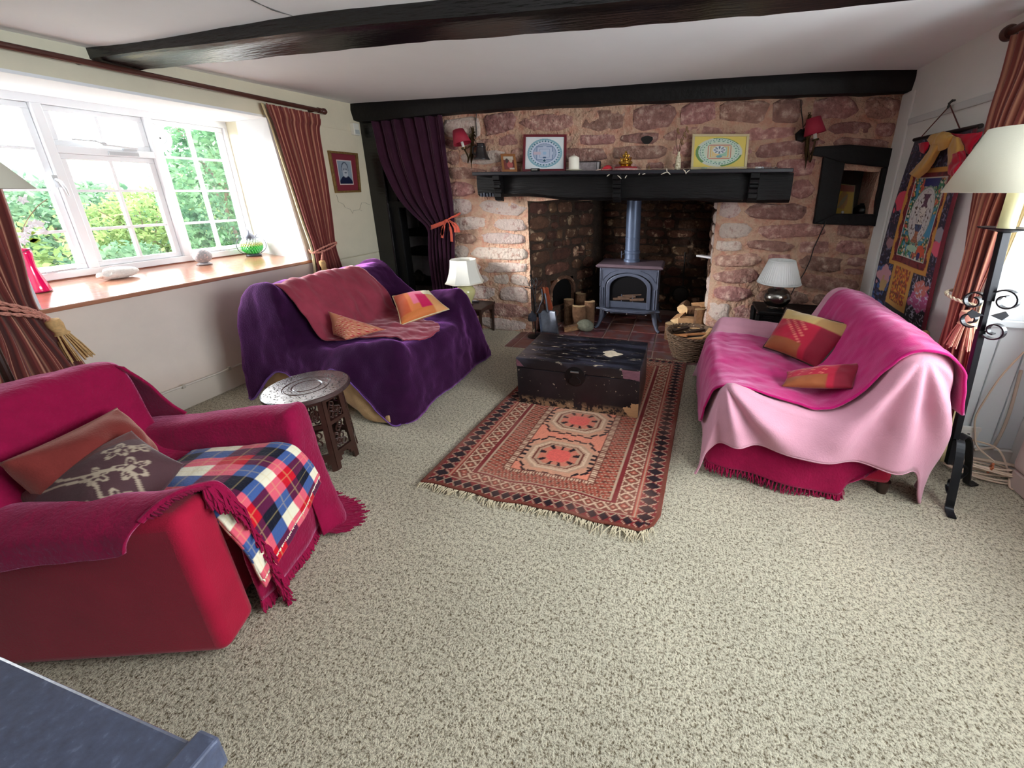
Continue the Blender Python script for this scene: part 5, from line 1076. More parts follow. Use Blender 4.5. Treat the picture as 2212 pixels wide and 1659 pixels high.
MB().box((cx - 0.22, yf + 0.012, 0.25), (cx + 0.22, yf + 0.028, 0.61)).build('firebox_dark', rgbm('firebox_black', 14, 11, 10, rough=0.9), stove)
mb = MB()
for k in range(3): mb.tube([(cx - 0.16 + 0.05 * k, yf + 0.008, 0.335 + 0.022 * k), (cx + 0.02 + 0.06 * k, yf + 0.010, 0.35 + 0.025 * k)], 0.016 - 0.003 * k, 7)
mb.tube([(cx + 0.02, yf + 0.008, 0.335), (cx + 0.17, yf + 0.008, 0.35)], 0.017, 7); mb.build('charred_logs', rgbm('charred', 92, 70, 56, rough=0.95, var=0.3, vscale=20), stove, smooth=True)
for dx in (-0.07, 0.05): MB().cyl((cx + dx, yf + 0.005, 0.315), (cx + dx, yf + 0.005, 0.395), 0.005, n=8).build('log_guard', iron, stove)
# ash lip
mb = MB(); n = 12; lip = [(cx - 0.335, yf + 0.02), (cx - 0.345, yf - 0.03), (cx - 0.29, yf - 0.045)] + [(cx - 0.27 + 0.54 * t, yf - 0.06 - 0.055 * (1 - abs(2 * t - 1) ** 6)) for t in np.linspace(0, 1, 16)] + [(cx + 0.29, yf - 0.045), (cx + 0.345, yf - 0.03), (cx + 0.335, yf + 0.02)]
mb.prism([(x, y, 0.222) for x, y in lip], (0, 0, 0.016)); mb.build('ash_lip', iron, stove, bevel=0.005)
mb = MB(); mb.tube([(x, y + 0.004, 0.243) for x, y in lip[2:-2]], 0.009, 8); mb.build('lip_rim', iron, stove, smooth=True)
for s in (-1, 1):
    for yy, oy in ((yf + 0.03, -0.05), (yb_ - 0.05, 0.03)):
        prof = [(cx + s * 0.275, yy, 0.23), (cx + s * 0.285, yy + oy * .2, 0.16), (cx + s * 0.30, yy + oy * .4, 0.08), (cx + s * 0.325, yy + oy, 0.025), (cx + s * 0.35, yy + oy * 1.3, 0.006)]
        MB().tube(prof, [0.036, 0.030, 0.022, 0.018, 0.016], 8).build('leg', iron, stove, smooth=True)
for dx in (-0.21, 0.0, 0.20): MB().ball((cx + dx, yf - 0.05, 0.195), 0.012, 10, 6).build('air_knob', rgbm('bright_knob', 190, 192, 196, rough=0.2, metal=0.9), stove, smooth=True)
MB().box((cx - 0.2, yf + 0.04, 0.16), (cx + 0.2, yb_ - 0.06, 0.225)).build('ash_pan', iron, stove, bevel=0.005)
pz = (cx - 0.005, 4.40, 0)
mb = MB(); mb.lathe([(0.088, 0.71), (0.088, 0.735), (0.080, 0.742), (0.080, 0.80), (0.086, 0.804), (0.086, 0.83), (0.077, 0.835), (0.077, 0.955), (0.080, 0.958), (0.080, 0.968), (0.0765, 0.972), (0.0765, 1.62)], pz, 28); mb.build('flue_pipe', rgbm('flue_grey', 92, 106, 132, rough=0.38, metal=0.35, var=0.1, vscale=12), stove, smooth=True, angle=30)
mb = MB(); mb.tube([(cx - 0.085, 4.35, 0.80), (cx - 0.11, 4.34, 0.79), (cx - 0.112, 4.338, 0.755), (cx - 0.112, 4.338, 0.83)], 0.005, 6); mb.build('damper_handle', iron, stove, smooth=True)

# ---- table lamp with panelled shade on a low dark table (left)
tb_ = thing('side_table', 'low dark wooden side table beside the purple curtain', 'table', (-2.2, 3.62, 0)); tz = 0.325
MB().box((-2.46, 3.46, tz - 0.025), (-1.905, 3.785, tz)).build('top', woodd, tb_, bevel=0.006)
MB().prism([(-2.44, 3.48, tz - 0.025), (-1.92, 3.48, tz - 0.025), (-1.92, 3.48, tz - 0.07), (-1.97, 3.48, tz - 0.075), (-2.02, 3.48, tz - 0.055), (-2.34, 3.48, tz - 0.055), (-2.39, 3.48, tz - 0.075), (-2.44, 3.48, tz - 0.07)], (0, 0.02, 0)).build('apron', woodd, tb_)
MB().prism([(-1.925, 3.48, tz - 0.025), (-1.925, 3.77, tz - 0.025), (-1.925, 3.77, tz - 0.07), (-1.925, 3.72, tz - 0.075), (-1.925, 3.68, tz - 0.05), (-1.925, 3.56, tz - 0.05), (-1.925, 3.52, tz - 0.075), (-1.925, 3.48, tz - 0.07)], (-0.02, 0, 0)).build('apron', woodd, tb_)
for x, y in ((-2.44, 3.485), (-1.93, 3.485), (-2.44, 3.765), (-1.93, 3.765)): MB().tube([(x, y, tz - 0.02), (x, y, tz - 0.1), (x - 0.008 * (1 if x > -2.2 else -1), y, 0)], [0.02, 0.016, 0.011], 8).build('leg', woodd, tb_, smooth=True)
def dist_lamp(u, v, y): return P(u, v, y=y)
lc = P(1005, 600, y=3.585); lx = lc.x
sh = [P(969, 607, y=3.585), P(1040, 607, y=3.585), P(978, 559, y=3.585), P(1027, 559, y=3.585)]
rb, rt = (sh[1].x - sh[0].x) / 2, (sh[3].x - sh[2].x) / 2; zb_, zt_ = sh[0].z, sh[2].z; lx = (sh[0].x + sh[1].x) / 2
lamp = thing('table_lamp', 'table lamp with cream panelled shade and yellow ceramic base beside the purple curtain', 'lamp', (lx, 3.585, tz))
shade_m = rgbm('cream_silk_shade', 240, 238, 228, rough=0.8)
def bell(t, h): return 1.0
mb = MB(); npan = 8; prof = []
for k in range(13): t = k / 12; prof.append((rb + (rt - rb) * (1 - (1 - t) ** 1.9), zb_ + (zt_ - zb_) * t))
def octo(th, h): a = (th % (2 * PI / npan)) - PI / npan; return math.cos(PI / npan) / math.cos(a) * 1.03
mb.lathe([(r, z) for r, z in prof], (lx, 3.585, 0), 64, cap=False, wob=octo); mb.build('shade', shade_m, lamp, smooth=True, angle=12, solid=0.003)
MB().lathe([(rb * 1.01, zb_ - 0.003), (rb * 1.03, zb_), (rb * 1.01, zb_ + 0.008)], (lx, 3.585, 0), 48, cap=False, wob=octo).build('shade_trim', rgbm('cream_braid', 236, 230, 214, rough=0.8), lamp, smooth=True, solid=0.003)
zc0 = tz; hh = zb_ - 0.015 - tz
def ginger(u_, v_): pass
cer = rgbm('yellow_ceramic', 222, 214, 152, rough=0.2, spec=0.7, coat=0.5, col2=s2l((120, 130, 92)), vscale=17, edge=(0.68, 0.72))
MB().lathe([(0.05, 0.0), (0.055, 0.01), (0.058, 0.03), (0.085, 0.08), (0.098, 0.12), (0.095, 0.15), (0.075, 0.178), (0.05, 0.19), (0.045, 0.20), (0.0, 0.20)], (lx, 3.585, tz + 0.012), 32).build('ceramic_base', cer, lamp, smooth=True, angle=60)
MB().cyl((lx, 3.585, tz + 0.20), (lx, 3.585, zb_ + 0.1), 0.012, n=12).build('stem', rgbm('brass_fitting', 190, 156, 92, rough=0.3, metal=0.9), lamp)
MB().lathe([(0.062, 0), (0.066, 0.004), (0.06, 0.013)], (lx, 3.585, tz), 24).build('foot', woodd, lamp, smooth=True)
mb = MB(); mb.tube([P(u, v, y=3.72) for u, v in ((977, 612), (979, 622), (983, 634), (986, 655))], 0.004, 6); mb.build('flex', rgbm('white_flex', 226, 214, 220, rough=0.5), lamp)
rem = thing('remote_control', 'small grey handset lying on the low side table', 'remote', P(1022, 652, z=tz)); c = P(1024, 652, z=tz)
MB().box((c.x - 0.05, c.y - 0.02, tz), (c.x + 0.05, c.y + 0.02, tz + 0.016)).build('case', rgbm('grey_plastic', 70, 66, 74, rough=0.4), rem, bevel=0.006)
MB().box((c.x - 0.04, c.y - 0.014, tz + 0.0155), (c.x + 0.03, c.y + 0.014, tz + 0.0175)).build('keypad', rgbm('pale_plastic', 196, 190, 202, rough=0.4), rem, bevel=0.001)

# ---- pewter lamp with pleated shade on the black bench (right)
bn = thing('bench', 'black carved wooden bench against the stone wall behind the right sofa', 'bench', (0.95, 3.6, 0)); bz = 0.505
MB().box((0.635, 3.44, bz - 0.03), (1.46, 3.77, bz)).build('top', black_d, bn, bevel=0.008)
MB().box((0.66, 3.455, bz - 0.15), (1.44, 3.475, bz - 0.028)).build('apron', black_d, bn, bevel=0.004)
for k in range(5): MB().box((0.672, 3.448, bz - 0.05 - k * 0.018), (0.76 - 0.006 * k, 3.457, bz - 0.04 - k * 0.018)).build('reeding', black_d, bn, bevel=0.002)
for x in (0.645, 1.41): 
    for y in (3.46, 3.72): MB().tube([(x, y, bz - 0.03), (x, y, 0.2), (x - 0.01, y, 0)], [0.026, 0.022, 0.02], 8).build('leg', black_d, bn, smooth=True)
s_ = [P(1636, 608, y=3.57), P(1730, 613, y=3.57), P(1659, 562, y=3.57), P(1717, 562, y=3.57)]
rb, rt = (s_[1].x - s_[0].x) / 2, (s_[3].x - s_[2].x) / 2; zb_, zt_ = (s_[0].z + s_[1].z) / 2, s_[2].z; lx = (s_[0].x + s_[1].x) / 2
lamp2 = thing('table_lamp', 'table lamp with a white pleated shade and a round pewter base on the black bench', 'lamp', (lx, 3.57, bz))
pl = rgbm('white_pleated_shade', 238, 240, 238, rough=0.8)
MB().lathe([(rb + (rt - rb) * t, zb_ + (zt_ - zb_) * t) for t in np.linspace(0, 1, 6)], (lx, 3.57, 0), 200, cap=False, wob=lambda t, h: 1 + 0.014 * math.sin(t * 50)).build('shade', pl, lamp2, smooth=True, angle=180, solid=0.002)
for r, z in ((rb, zb_), (rt, zt_)): MB().lathe([(r * 1.005, z - 0.004), (r * 1.02, z), (r * 1.005, z + 0.005)], (lx, 3.57, 0), 48, cap=False).build('shade_trim', pl, lamp2, smooth=True, solid=0.003)
pew = rgbm('hammered_pewter', 150, 146, 140, rough=0.22, metal=1.0, bump=0.25, bscale=70, bdetail=1, bdist=0.004)
h_ = zb_ - bz
MB().lathe([(0.062, 0.0), (0.066, 0.008), (0.055, 0.016), (0.085, 0.04), (0.108, 0.08), (0.110, 0.105), (0.098, 0.14), (0.068, 0.166), (0.048, 0.175), (0.047, 0.205), (0.0, 0.208)], (lx, 3.57, bz), 40).build('pewter_base', pew, lamp2, smooth=True, angle=50)
MB().cyl((lx, 3.57, bz + 0.2), (lx, 3.57, zb_ + 0.09), 0.013, n=12).build('stem', pew, lamp2)
mb = MB(); mb.tube([P(u, v, y=3.765) for u, v in ((1785, 478), (1770, 510), (1758, 535), (1750, 562), (1738, 588), (1728, 604), (1716, 622), (1709, 636))] + [V(lx + 0.06, 3.66, bz + 0.03)], 0.004, 6); tag(mb.build('cable', rgbm('black_flex', 22, 18, 18, rough=0.5)), 'thin black cable running from the niche down to the pewter lamp', 'cable')
tr_ = thing('trinket', 'tiny red and silver trinket on the black bench', 'trinket', P(1768, 664, y=3.6)); c = P(1770, 668, y=3.56); c.z = bz
MB().lathe([(0.02, 0), (0.026, 0.01), (0.015, 0.025), (0.0, 0.03)], c, 14).build('bowl', rgbm('red_glass', 150, 30, 60, rough=0.15), tr_, smooth=True); MB().ball((c.x + 0.03, c.y, bz + 0.012), 0.012, 10, 6).build('bead', pew, tr_, smooth=True)

# ---- wrought iron floor lamp (right)
fl_ = thing('floor_lamp', 'black wrought iron floor lamp with a large cream shade at the right edge', 'lamp', (1.36, 2.09, 0))
wi = rgbm('wrought_iron', 30, 31, 36, rough=0.4, metal=0.5, spec=0.5)
b0 = V(1.355, 2.09, 0.16); b1 = V(1.285, 2.09, 1.285)
m_ = MB(); m_.bar(b0, b0.lerp(b1, 0.62), 0.026, 0.026, (0, 1, 0)); m_.bar(b0.lerp(b1, 0.74), b1, 0.03, 0.03, (0, 1, 0)); 
m_.bar(b0.lerp(b1, 0.60), b0.lerp(b1, 0.76), 0.020, 0.020, (0, 1, 0)); m_.build('pole', wi, fl_, bevel=0.002)
def scroll(c, r, a0, turns, plane, w=0.03, th=0.006, sgn=1):
    ex, ez = plane; pts = []
    for t in np.linspace(0, 1, 26): a = a0 + sgn * turns * 2 * PI * t; rr = r * (1 - 0.62 * t); pts.append(c + ex * rr * math.cos(a) + ez * rr * math.sin(a))
    m_ = MB(); sd = ex.cross(ez).normalized()
    L_ = []; 
    for i, p in enumerate(pts):
        d = (pts[min(i + 1, 25)] - pts[max(i - 1, 0)]).normalized(); nn = d.cross(sd) * th / 2
        L_ += [p - sd * w / 2 - nn, p + sd * w / 2 - nn, p + sd * w / 2 + nn, p - sd * w / 2 + nn]
    fs = [(i * 4 + q, i * 4 + (q + 1) % 4, (i + 1) * 4 + (q + 1) % 4, (i + 1) * 4 + q) for i in range(25) for q in range(4)] + [(0, 1, 2, 3), (103, 102, 101, 100)]
    return m_.add(L_, fs)
ex, ez = V(0.62, -0.78, 0), V(0, 0, 1)
cs = b0.lerp(b1, 0.685)
for sx_, r_, dz, a0, sg in ((1, 0.048, 0.075, PI / 2 + .9, -1), (1, 0.042, -0.06, -PI / 2 - .8, 1), (-1, 0.042, 0.05, PI / 2 - .9, 1), (-1, 0.036, -0.035, -PI / 2 + .8, -1)):
    scroll(cs + ex * sx_ * (r_ + 0.006) + V(0, 0, dz), r_, a0, 1.15, (ex, ez), sgn=sg).build('scroll', wi, fl_)
for s in (-1, 1): MB().prism([cs + V(s * 0.012, -0.02, 0.0), cs + V(s * 0.06, -0.02, 0.022), cs + V(s * 0.075, -0.02, 0.005), cs + V(s * 0.055, -0.02, -0.018)], (0, 0.006, 0)).build('leaf', wi, fl_)
for ang, ln in ((-105, 0.20), (25, 0.22), (145, 0.2)):
    d = V(math.cos(math.radians(ang)), math.sin(math.radians(ang)), 0); o_ = V(1.355, 2.09, 0)
    pts = [o_ + d * 0.015 + V(0, 0, 0.30), o_ + d * 0.05 + V(0, 0, 0.315), o_ + d * 0.085 + V(0, 0, 0.27), o_ + d * 0.12 + V(0, 0, 0.17), o_ + d * 0.15 + V(0, 0, 0.06), o_ + d * 0.165 + V(0, 0, 0.012), o_ + d * 0.22 + V(0, 0, 0.008)]
    Q = cr([tuple(p) for p in pts], 26); sd = V(-d.y, d.x, 0); m_ = MB(); L_ = []
    for i in range(26):
        p = V(*Q[i]); t = V(*(Q[min(i + 1, 25)] - Q[max(i - 1, 0)])).normalized(); nn = t.cross(sd) * 0.004; w = 0.016
        L_ += [p - sd * w - nn, p + sd * w - nn, p + sd * w + nn, p - sd * w + nn]
    m_.add(L_, [(i * 4 + q, i * 4 + (q + 1) % 4, (i + 1) * 4 + (q + 1) % 4, (i + 1) * 4 + q) for i in range(25) for q in range(4)] + [(0, 1, 2, 3), (103, 102, 101, 100)])
    lg = m_.build('leg', wi, fl_)
    c = o_ + d * 0.10 + V(0, 0, 0.10); scroll(c + d * 0.0, 0.045, -2.6, 1.2, (d, ez), w=0.014, th=0.006).build('leg_scroll', wi, lg)
MB().lathe([(0.0, 0.0), (0.02, 0.0), (0.06, 0.012), (0.082, 0.014), (0.085, 0.02), (0.05, 0.018), (0.0, 0.014)], b1 + V(0, 0, 0.0), 40, wob=lambda t, h: 1 + (0.05 * math.sin(t * 8) if h > .01 else 0)).build('drip_pan', wi, fl_, smooth=True, angle=40)
MB().cyl(b1 + V(0, 0, 0.012), b1 + V(-0.002, 0, 0.26), 0.028, n=20).build('candle_tube', rgbm('ivory_tube', 226, 220, 176, rough=0.4), fl_, smooth=True)
sl = P(2048, 416, y=2.09); slt = P(2148, 277, y=2.09); ctr = 1.285; r0 = ctr - sl.x; r1 = ctr - slt.x; 
flsh = rgbm('linen_shade', 228, 224, 204, rough=0.9, bump=0.1, bscale=300)
MB().lathe([(r0 + (r1 - r0) * t, sl.z + (slt.z - sl.z) * t) for t in (0, 0.5, 1)], (ctr, 2.09, 0), 64, cap=False).build('shade', flsh, fl_, smooth=True, angle=180, solid=0.003)
# ---- second standard lamp, only its shade reaches the left edge
l2 = thing('floor_lamp', 'standard lamp whose grey conical shade just enters at the left edge', 'lamp', (-2.62, 0.84, 0))
tip = P(54, 406, x=-2.62); MB().lathe([(0.255, 1.458), (0.10, 1.70)], (-2.62, 0.85, 0), 48, cap=False).build('shade', rgbm('grey_shade', 204, 200, 184, rough=0.9), l2, smooth=True, angle=180, solid=0.003)
MB().cyl((-2.62, 0.85, 0.02), (-2.62, 0.85, 1.6), 0.014, n=12).build('pole', woodd, l2); MB().lathe([(0.14, 0), (0.14, 0.015), (0.03, 0.035)], (-2.62, 0.85, 0), 32).build('base', woodd, l2, smooth=True)

# ---- dark polished cabinet in the near left corner
cz = 0.735
cabm = rgbm('speckled_lacquer_window_sheen', 70, 78, 104, rough=0.3, var=0.25, vscale=60, bump=0.25, bscale=120, bdist=0.002, spec=0.8, coat=0.4, col2=s2l((96, 104, 126)), edge=(0.6, 0.75))  # speckled top with the bluish window reflection put into its base colour
cb = thing('cabinet', 'black polished cabinet in the near left corner, window sheen painted on its top', 'cabinet', (-1.2, -0.1, 0))
c1 = P(418, 1602, z=cz); c2 = P(468, 1604, z=cz)
MB().box((-2.1, -0.34, cz - 0.03), (c1.x - 0.005, c1.y, cz)).build('top', cabm, cb, bevel=0.004)
MB().box((-2.08, -0.32, 0.05), (c1.x - 0.02, c1.y - 0.012, cz - 0.03)).build('body', rgbm('cabinet_black', 26, 25, 28, rough=0.4), cb, bevel=0.004)
MB().box((c1.x - 0.005, -0.35, cz - 0.05), (c2.x, c1.y + 0.012, cz + 0.004)).build('end_moulding', cabm, cb, bevel=0.004)
MB().box((c1.x - 0.0, -0.33, 0.0), (c2.x - 0.012, c1.y + 0.004, cz - 0.05)).build('end_panel', rgbm('cabinet_black', 26, 25, 28), cb, bevel=0.004)
for x in (-2.04, c1.x - 0.06): MB().box((x - 0.03, -0.31, 0.0), (x + 0.03, c1.y - 0.02, 0.06)).build('plinth', MATS['cabinet_black'], cb)
# ================================================================== CURTAINS, WALL HANGINGS, MANTEL AND HEARTH THINGS
def curtain_sheet(rows, nfold, amp, nu=70, nv=120, stripes=True, seed=0, ampf=None):
    """rows: top -> bottom control points across; folds run down the cloth; returns grid and per-vertex colours"""
    G = net(rows, nu, nv); N_ = normals(G); ph = np.linspace(0, nfold * 2 * PI, nv)
    for i in range(nu):
        t = i / (nu - 1); a = amp * (ampf(t) if ampf else 1.0)
        w = np.sin(ph + 0.5 * math.sin(t * 3 + seed)) + 0.35 * np.sin(ph * 2.3 + seed + t * 2)
        G[i] += N_[i] * (w * a)[:, None]
    v = np.linspace(0, 1, nv)[None] * np.ones((nu, 1)); C = np.zeros((nu, nv, 3)); C[:] = s2l((126, 64, 58))
    if stripes:
        s = (v * nfold * 2.0 + 0.3) % 1; C[(s > 0.10) & (s < 0.16)] = s2l((206, 150, 124)); C[(s > 0.24) & (s < 0.27)] = s2l((172, 104, 88)); C[(s > 0.55) & (s < 0.60)] = s2l((104, 48, 48)); C[(s > .8) & (s < .84)] = s2l((180, 114, 94))
    return G, C
curm = cloth('striped_curtain', 140, 70, 60, attr='pattern', sheen=0.4, bump=0.2, bscale=200, var=0.06); lin = rgbm('curtain_lining', 214, 196, 150, rough=0.9)
cordm = rgbm('curtain_cord', 206, 140, 122, rough=0.8, var=0.35, vscale=120); tasm = rgbm('tassel_silk', 206, 164, 110, rough=0.8, var=0.2, vscale=60)
def rope(pts, r, m, nm, parent):
    Q = cr([tuple(p) for p in pts], 60); mb = MB()
    for ph in (0, PI):
        L_ = []
        for i in range(60):
            p = V(*Q[i]); t = (V(*Q[min(i + 1, 59)]) - V(*Q[max(i - 1, 0)])).normalized(); a = t.orthogonal().normalized(); b_ = t.cross(a); L_.append(p + (a * math.cos(i * 0.9 + ph) + b_ * math.sin(i * 0.9 + ph)) * r * 0.55)
        mb.tube(L_, r * 0.62, 6)
    return mb.build(nm, m, parent, smooth=True)
def tassel(top, d, L_, r, parent):
    top = V(*top); d = V(*d).normalized()
    hd = MB().lathe([(0.004, 0), (r * 0.55, -0.01), (r * 0.6, -L_ * 0.15), (r * 0.45, -L_ * 0.30), (r * 0.62, -L_ * 0.36), (0.0, -L_ * 0.37)][::-1], top, 14, axis=-d if False else (-d.x * -1 * -1, -d.y, -d.z)); o = hd.build('tassel_head', tasm, parent, smooth=True)
    mb = MB()
    for k in range(46):
        a = random.uniform(0, 2 * PI); q = d.orthogonal().normalized(); b_ = d.cross(q); off = (q * math.cos(a) + b_ * math.sin(a)); s = random.uniform(0.3, 1)
        mb.tube([top + d * L_ * 0.34 + off * r * 0.5 * s, top + d * L_ * 0.65 + off * r * 0.85 * s, top + d * L_ * random.uniform(0.93, 1.0) + off * r * 1.1 * s], 0.0028, 4, cap=False)
    tag(mb.build('tassel_threads', tasm, o), kind='stuff')
# -- curtain at the far side of the window
CX = XL + 0.05
c1_ = thing('curtain', 'striped rust curtain tied back at the far end of the left window', 'curtain', (CX, 3.0, 0.1))
def crow(x, ys, z): return [V(x, y, z) for y in ys]
rows = [crow(CX + 0.015, (2.745, 2.90, 3.08, 3.245), 2.095), crow(CX + 0.015, (2.755, 2.91, 3.08, 3.235), 2.02), crow(CX + 0.02, (2.775, 2.90, 3.06, 3.20), 1.93), crow(CX + 0.03, (2.82, 2.93, 3.06, 3.18), 1.55),
        crow(CX + 0.035, (2.865, 2.95, 3.06, 3.15), 1.20), crow(CX + 0.04, (2.90, 2.97, 3.05, 3.125), 0.95), crow(CX + 0.04, (2.885, 2.97, 3.07, 3.155), 0.75), crow(CX + 0.04, (2.86, 2.96, 3.09, 3.20), 0.40), crow(CX + 0.04, (2.85, 2.96, 3.10, 3.22), 0.03)]
G, C = curtain_sheet(rows, 8.5, 0.016, seed=1, ampf=lambda t: 0.7 if t < .06 else 1.0); surf('cloth', G, curm, c1_, 0.004, colors=C)
Gl = G[:, :9].copy(); Gl[..., 0] -= 0.02; Gl[..., 1] -= 0.022; surf('lining', Gl, lin, c1_, 0.003)
loopz = 0.955
for dz in (0.0, 0.03): rope([V(CX - 0.01, 3.15, loopz + 0.03), V(CX + 0.05, 3.14, loopz + 0.02 + dz * .3), V(CX + 0.075, 3.05, loopz - 0.005 + dz), V(CX + 0.075, 2.94, loopz - 0.03 + dz), V(CX + 0.03, 2.885, loopz - 0.035), V(CX - 0.02, 2.9, loopz - 0.01)], 0.008, cordm, 'tieback_cord', c1_)
rope([V(CX + 0.07, 2.95, loopz - 0.02), V(CX + 0.085, 2.925, loopz - 0.07), V(CX + 0.08, 2.915, loopz - 0.11)], 0.008, cordm, 'tieback_cord', c1_); tassel((CX + 0.08, 2.915, loopz - 0.10), (0, 0.12, -1), 0.26, 0.045, c1_)
# -- curtain at the near side of the window
c2_ = thing('curtain', 'striped rust curtain tied back at the left edge, near end of the window', 'curtain', (CX, 0.9, 0.1))
rows = [crow(CX + 0.02, (0.55, 0.80, 1.06, 1.29), 2.09), crow(CX + 0.02, (0.58, 0.80, 1.06, 1.285), 1.95), crow(CX + 0.03, (0.70, 0.86, 1.08, 1.272), 1.45), crow(CX + 0.04, (0.86, 0.97, 1.10, 1.245), 1.15),
        crow(CX + 0.05, (0.97, 1.04, 1.12, 1.215), 0.92), crow(CX + 0.05, (0.95, 1.04, 1.14, 1.235), 0.75), crow(CX + 0.05, (0.86, 1.0, 1.16, 1.30), 0.50), crow(CX + 0.05, (0.80, 0.98, 1.18, 1.34), 0.05)]
G, C = curtain_sheet(rows, 8.5, 0.018, seed=2); surf('cloth', G, curm, c2_, 0.004, colors=C)
for dz in (0.0, 0.028, -0.03): rope([V(CX - 0.02, 0.96, 0.97), V(CX + 0.08, 0.97, 0.975 + dz), V(CX + 0.11, 1.06, 0.93 + dz), V(CX + 0.10, 1.17, 0.87 + dz * .6), V(CX + 0.07, 1.225, 0.82 + dz * .2), V(CX + 0.06, 1.235, 0.80)], 0.009, cordm, 'tieback_cord', c2_)
tassel((CX + 0.07, 1.235, 0.815), (0, 0.22, -1), 0.26, 0.05, c2_)
# -- left curtain pole with turned finial
pm = rgbm('mahogany_pole', 78, 44, 36, rough=0.3, spec=0.5, var=0.15, vscale=6)
rod = thing('curtain_pole', 'dark wooden curtain pole with a turned finial above the left window', 'curtain pole', (CX, 1.8, 2.12))
MB().cyl((CX, 0.2, 2.105), (CX, 3.255, 2.132), 0.017, n=16).build('pole', pm, rod, smooth=True)
MB().lathe([(0.0, 0.0), (0.022, 0.0), (0.023, 0.012), (0.016, 0.018), (0.022, 0.024), (0.022, 0.034), (0.016, 0.04), (0.026, 0.055), (0.027, 0.072), (0.014, 0.09), (0.0, 0.094)], (CX, 3.25, 2.132), 20, (0, 1, 0)).build('finial', pm, rod, smooth=True, angle=50)
for y in (0.5, 1.75, 3.20): MB().cyl((XL, y, 2.118), (CX, y, 2.118), 0.012, n=10).build('bracket', pm, rod)
# -- right bay curtain
c3_ = thing('curtain', 'striped rust curtain tied back beside the iron floor lamp', 'curtain', (1.40, 2.5, 0.1))
RX = 1.42
rows = [[V(RX, 2.64, 2.14), V(RX, 2.50, 2.14), V(RX, 2.34, 2.14), V(RX + 0.02, 2.20, 2.14)], [V(RX, 2.63, 1.98), V(RX, 2.50, 1.98), V(RX, 2.34, 1.98), V(RX + 0.02, 2.20, 1.98)], [V(RX, 2.628, 1.75), V(RX - 0.01, 2.52, 1.75), V(RX - 0.01, 2.38, 1.75), V(RX + 0.02, 2.26, 1.75)],
        [V(RX, 2.555, 1.38), V(RX - 0.02, 2.49, 1.38), V(RX - 0.02, 2.42, 1.36), V(RX + 0.02, 2.33, 1.38)], [V(RX, 2.49, 1.12), V(RX - 0.03, 2.45, 1.12), V(RX - 0.03, 2.40, 1.10), V(RX + 0.01, 2.345, 1.12)], [V(RX, 2.448, 0.95), V(RX - 0.04, 2.43, 0.95), V(RX - 0.04, 2.38, 0.94), V(RX, 2.35, 0.95)],
        [V(RX, 2.46, 0.80), V(RX - 0.04, 2.42, 0.80), V(RX - 0.05, 2.36, 0.79), V(RX - 0.01, 2.31, 0.80)], [V(RX, 2.50, 0.58), V(RX - 0.04, 2.43, 0.58), V(RX - 0.05, 2.34, 0.57), V(RX - 0.01, 2.27, 0.58)], [V(RX, 2.50, 0.08), V(RX - 0.04, 2.42, 0.08), V(RX - 0.05, 2.33, 0.08), V(RX - 0.01, 2.24, 0.08)]]
G, C = curtain_sheet(rows, 7.0, 0.016, seed=3); surf('cloth', G, curm, c3_, 0.004, colors=C)
Gl = G[:, -12:].copy(); Gl[..., 0] += 0.022; Gl[..., 1] -= 0.03; surf('lining', Gl, lin, c3_, 0.003)
rope([V(RX + 0.05, 2.50, 0.90), V(RX - 0.02, 2.475, 0.955), V(RX - 0.09, 2.43, 0.95), V(RX - 0.09, 2.37, 0.935), V(RX - 0.04, 2.33, 0.92), V(RX + 0.02, 2.32, 0.91)], 0.008, rgbm('cream_cord', 206, 190, 166, rough=0.8), 'tieback_cord', c3_)
rope([V(RX + 0.05, 2.50, 0.90), V(RX + 0.0, 2.505, 0.885), V(RX - 0.01, 2.50, 0.86)], 0.010, MATS['cream_cord'], 'tieback_cord', c3_)
pkt = rgbm('pink_tassel', 226, 176, 150, rough=0.85); _t = tasm; tasm = pkt; tassel((RX - 0.05, 2.285, 0.90), (0, -0.03, -1), 0.20, 0.062, c3_); tasm = _t
rp = thing('curtain_pole', 'dark curtain pole end over the right hand curtain', 'curtain pole', (RX, 2.0, 2.15))
MB().cyl((RX, -0.2, 2.165), (RX, 2.70, 2.165), 0.018, n=16).build('pole', pm, rp, smooth=True); MB().lathe([(0, 0), (0.03, 0), (0.036, 0.012), (0.034, 0.03), (0.012, 0.042), (0, 0.042)], (RX, 2.66, 2.165), 20, (0, 1, 0)).build('finial', pm, rp, smooth=True); MB().cyl((RX, 2.62, 2.165), (XR + 0.01, 2.62, 2.165), 0.012, n=10).build('bracket', pm, rp)
# -- purple door curtain over the alcove
pc = cloth('aubergine_velvet', 58, 28, 46, sheen=0.7, tint=(.8, .55, .75), var=0.18)
c4_ = thing('curtain', 'heavy aubergine velvet door curtain tied with a coral ribbon before the alcove', 'curtain', (-2.6, 3.75, 0.1)); y_ = 3.745
prow = lambda xs, z, dy=0: [V(x, y_ + dy, z) for x in xs]
rows = [prow((-3.12, -2.86, -2.58, -2.31), 2.13), prow((-3.10, -2.84, -2.56, -2.305), 1.98), prow((-3.07, -2.80, -2.53, -2.30), 1.72), prow((-2.93, -2.71, -2.48, -2.28), 1.40), prow((-2.76, -2.60, -2.43, -2.275), 1.22, -0.01), prow((-2.60, -2.50, -2.39, -2.27), 1.09, -0.02), prow((-2.60, -2.52, -2.42, -2.30), 0.98), prow((-2.62, -2.53, -2.43, -2.325), 0.75), prow((-2.61, -2.52, -2.43, -2.33), 0.36), prow((-2.60, -2.52, -2.43, -2.33), 0.03)]
G, C = curtain_sheet(rows, 6.5, 0.022, seed=4, stripes=False); surf('cloth', G, pc, c4_, 0.005)
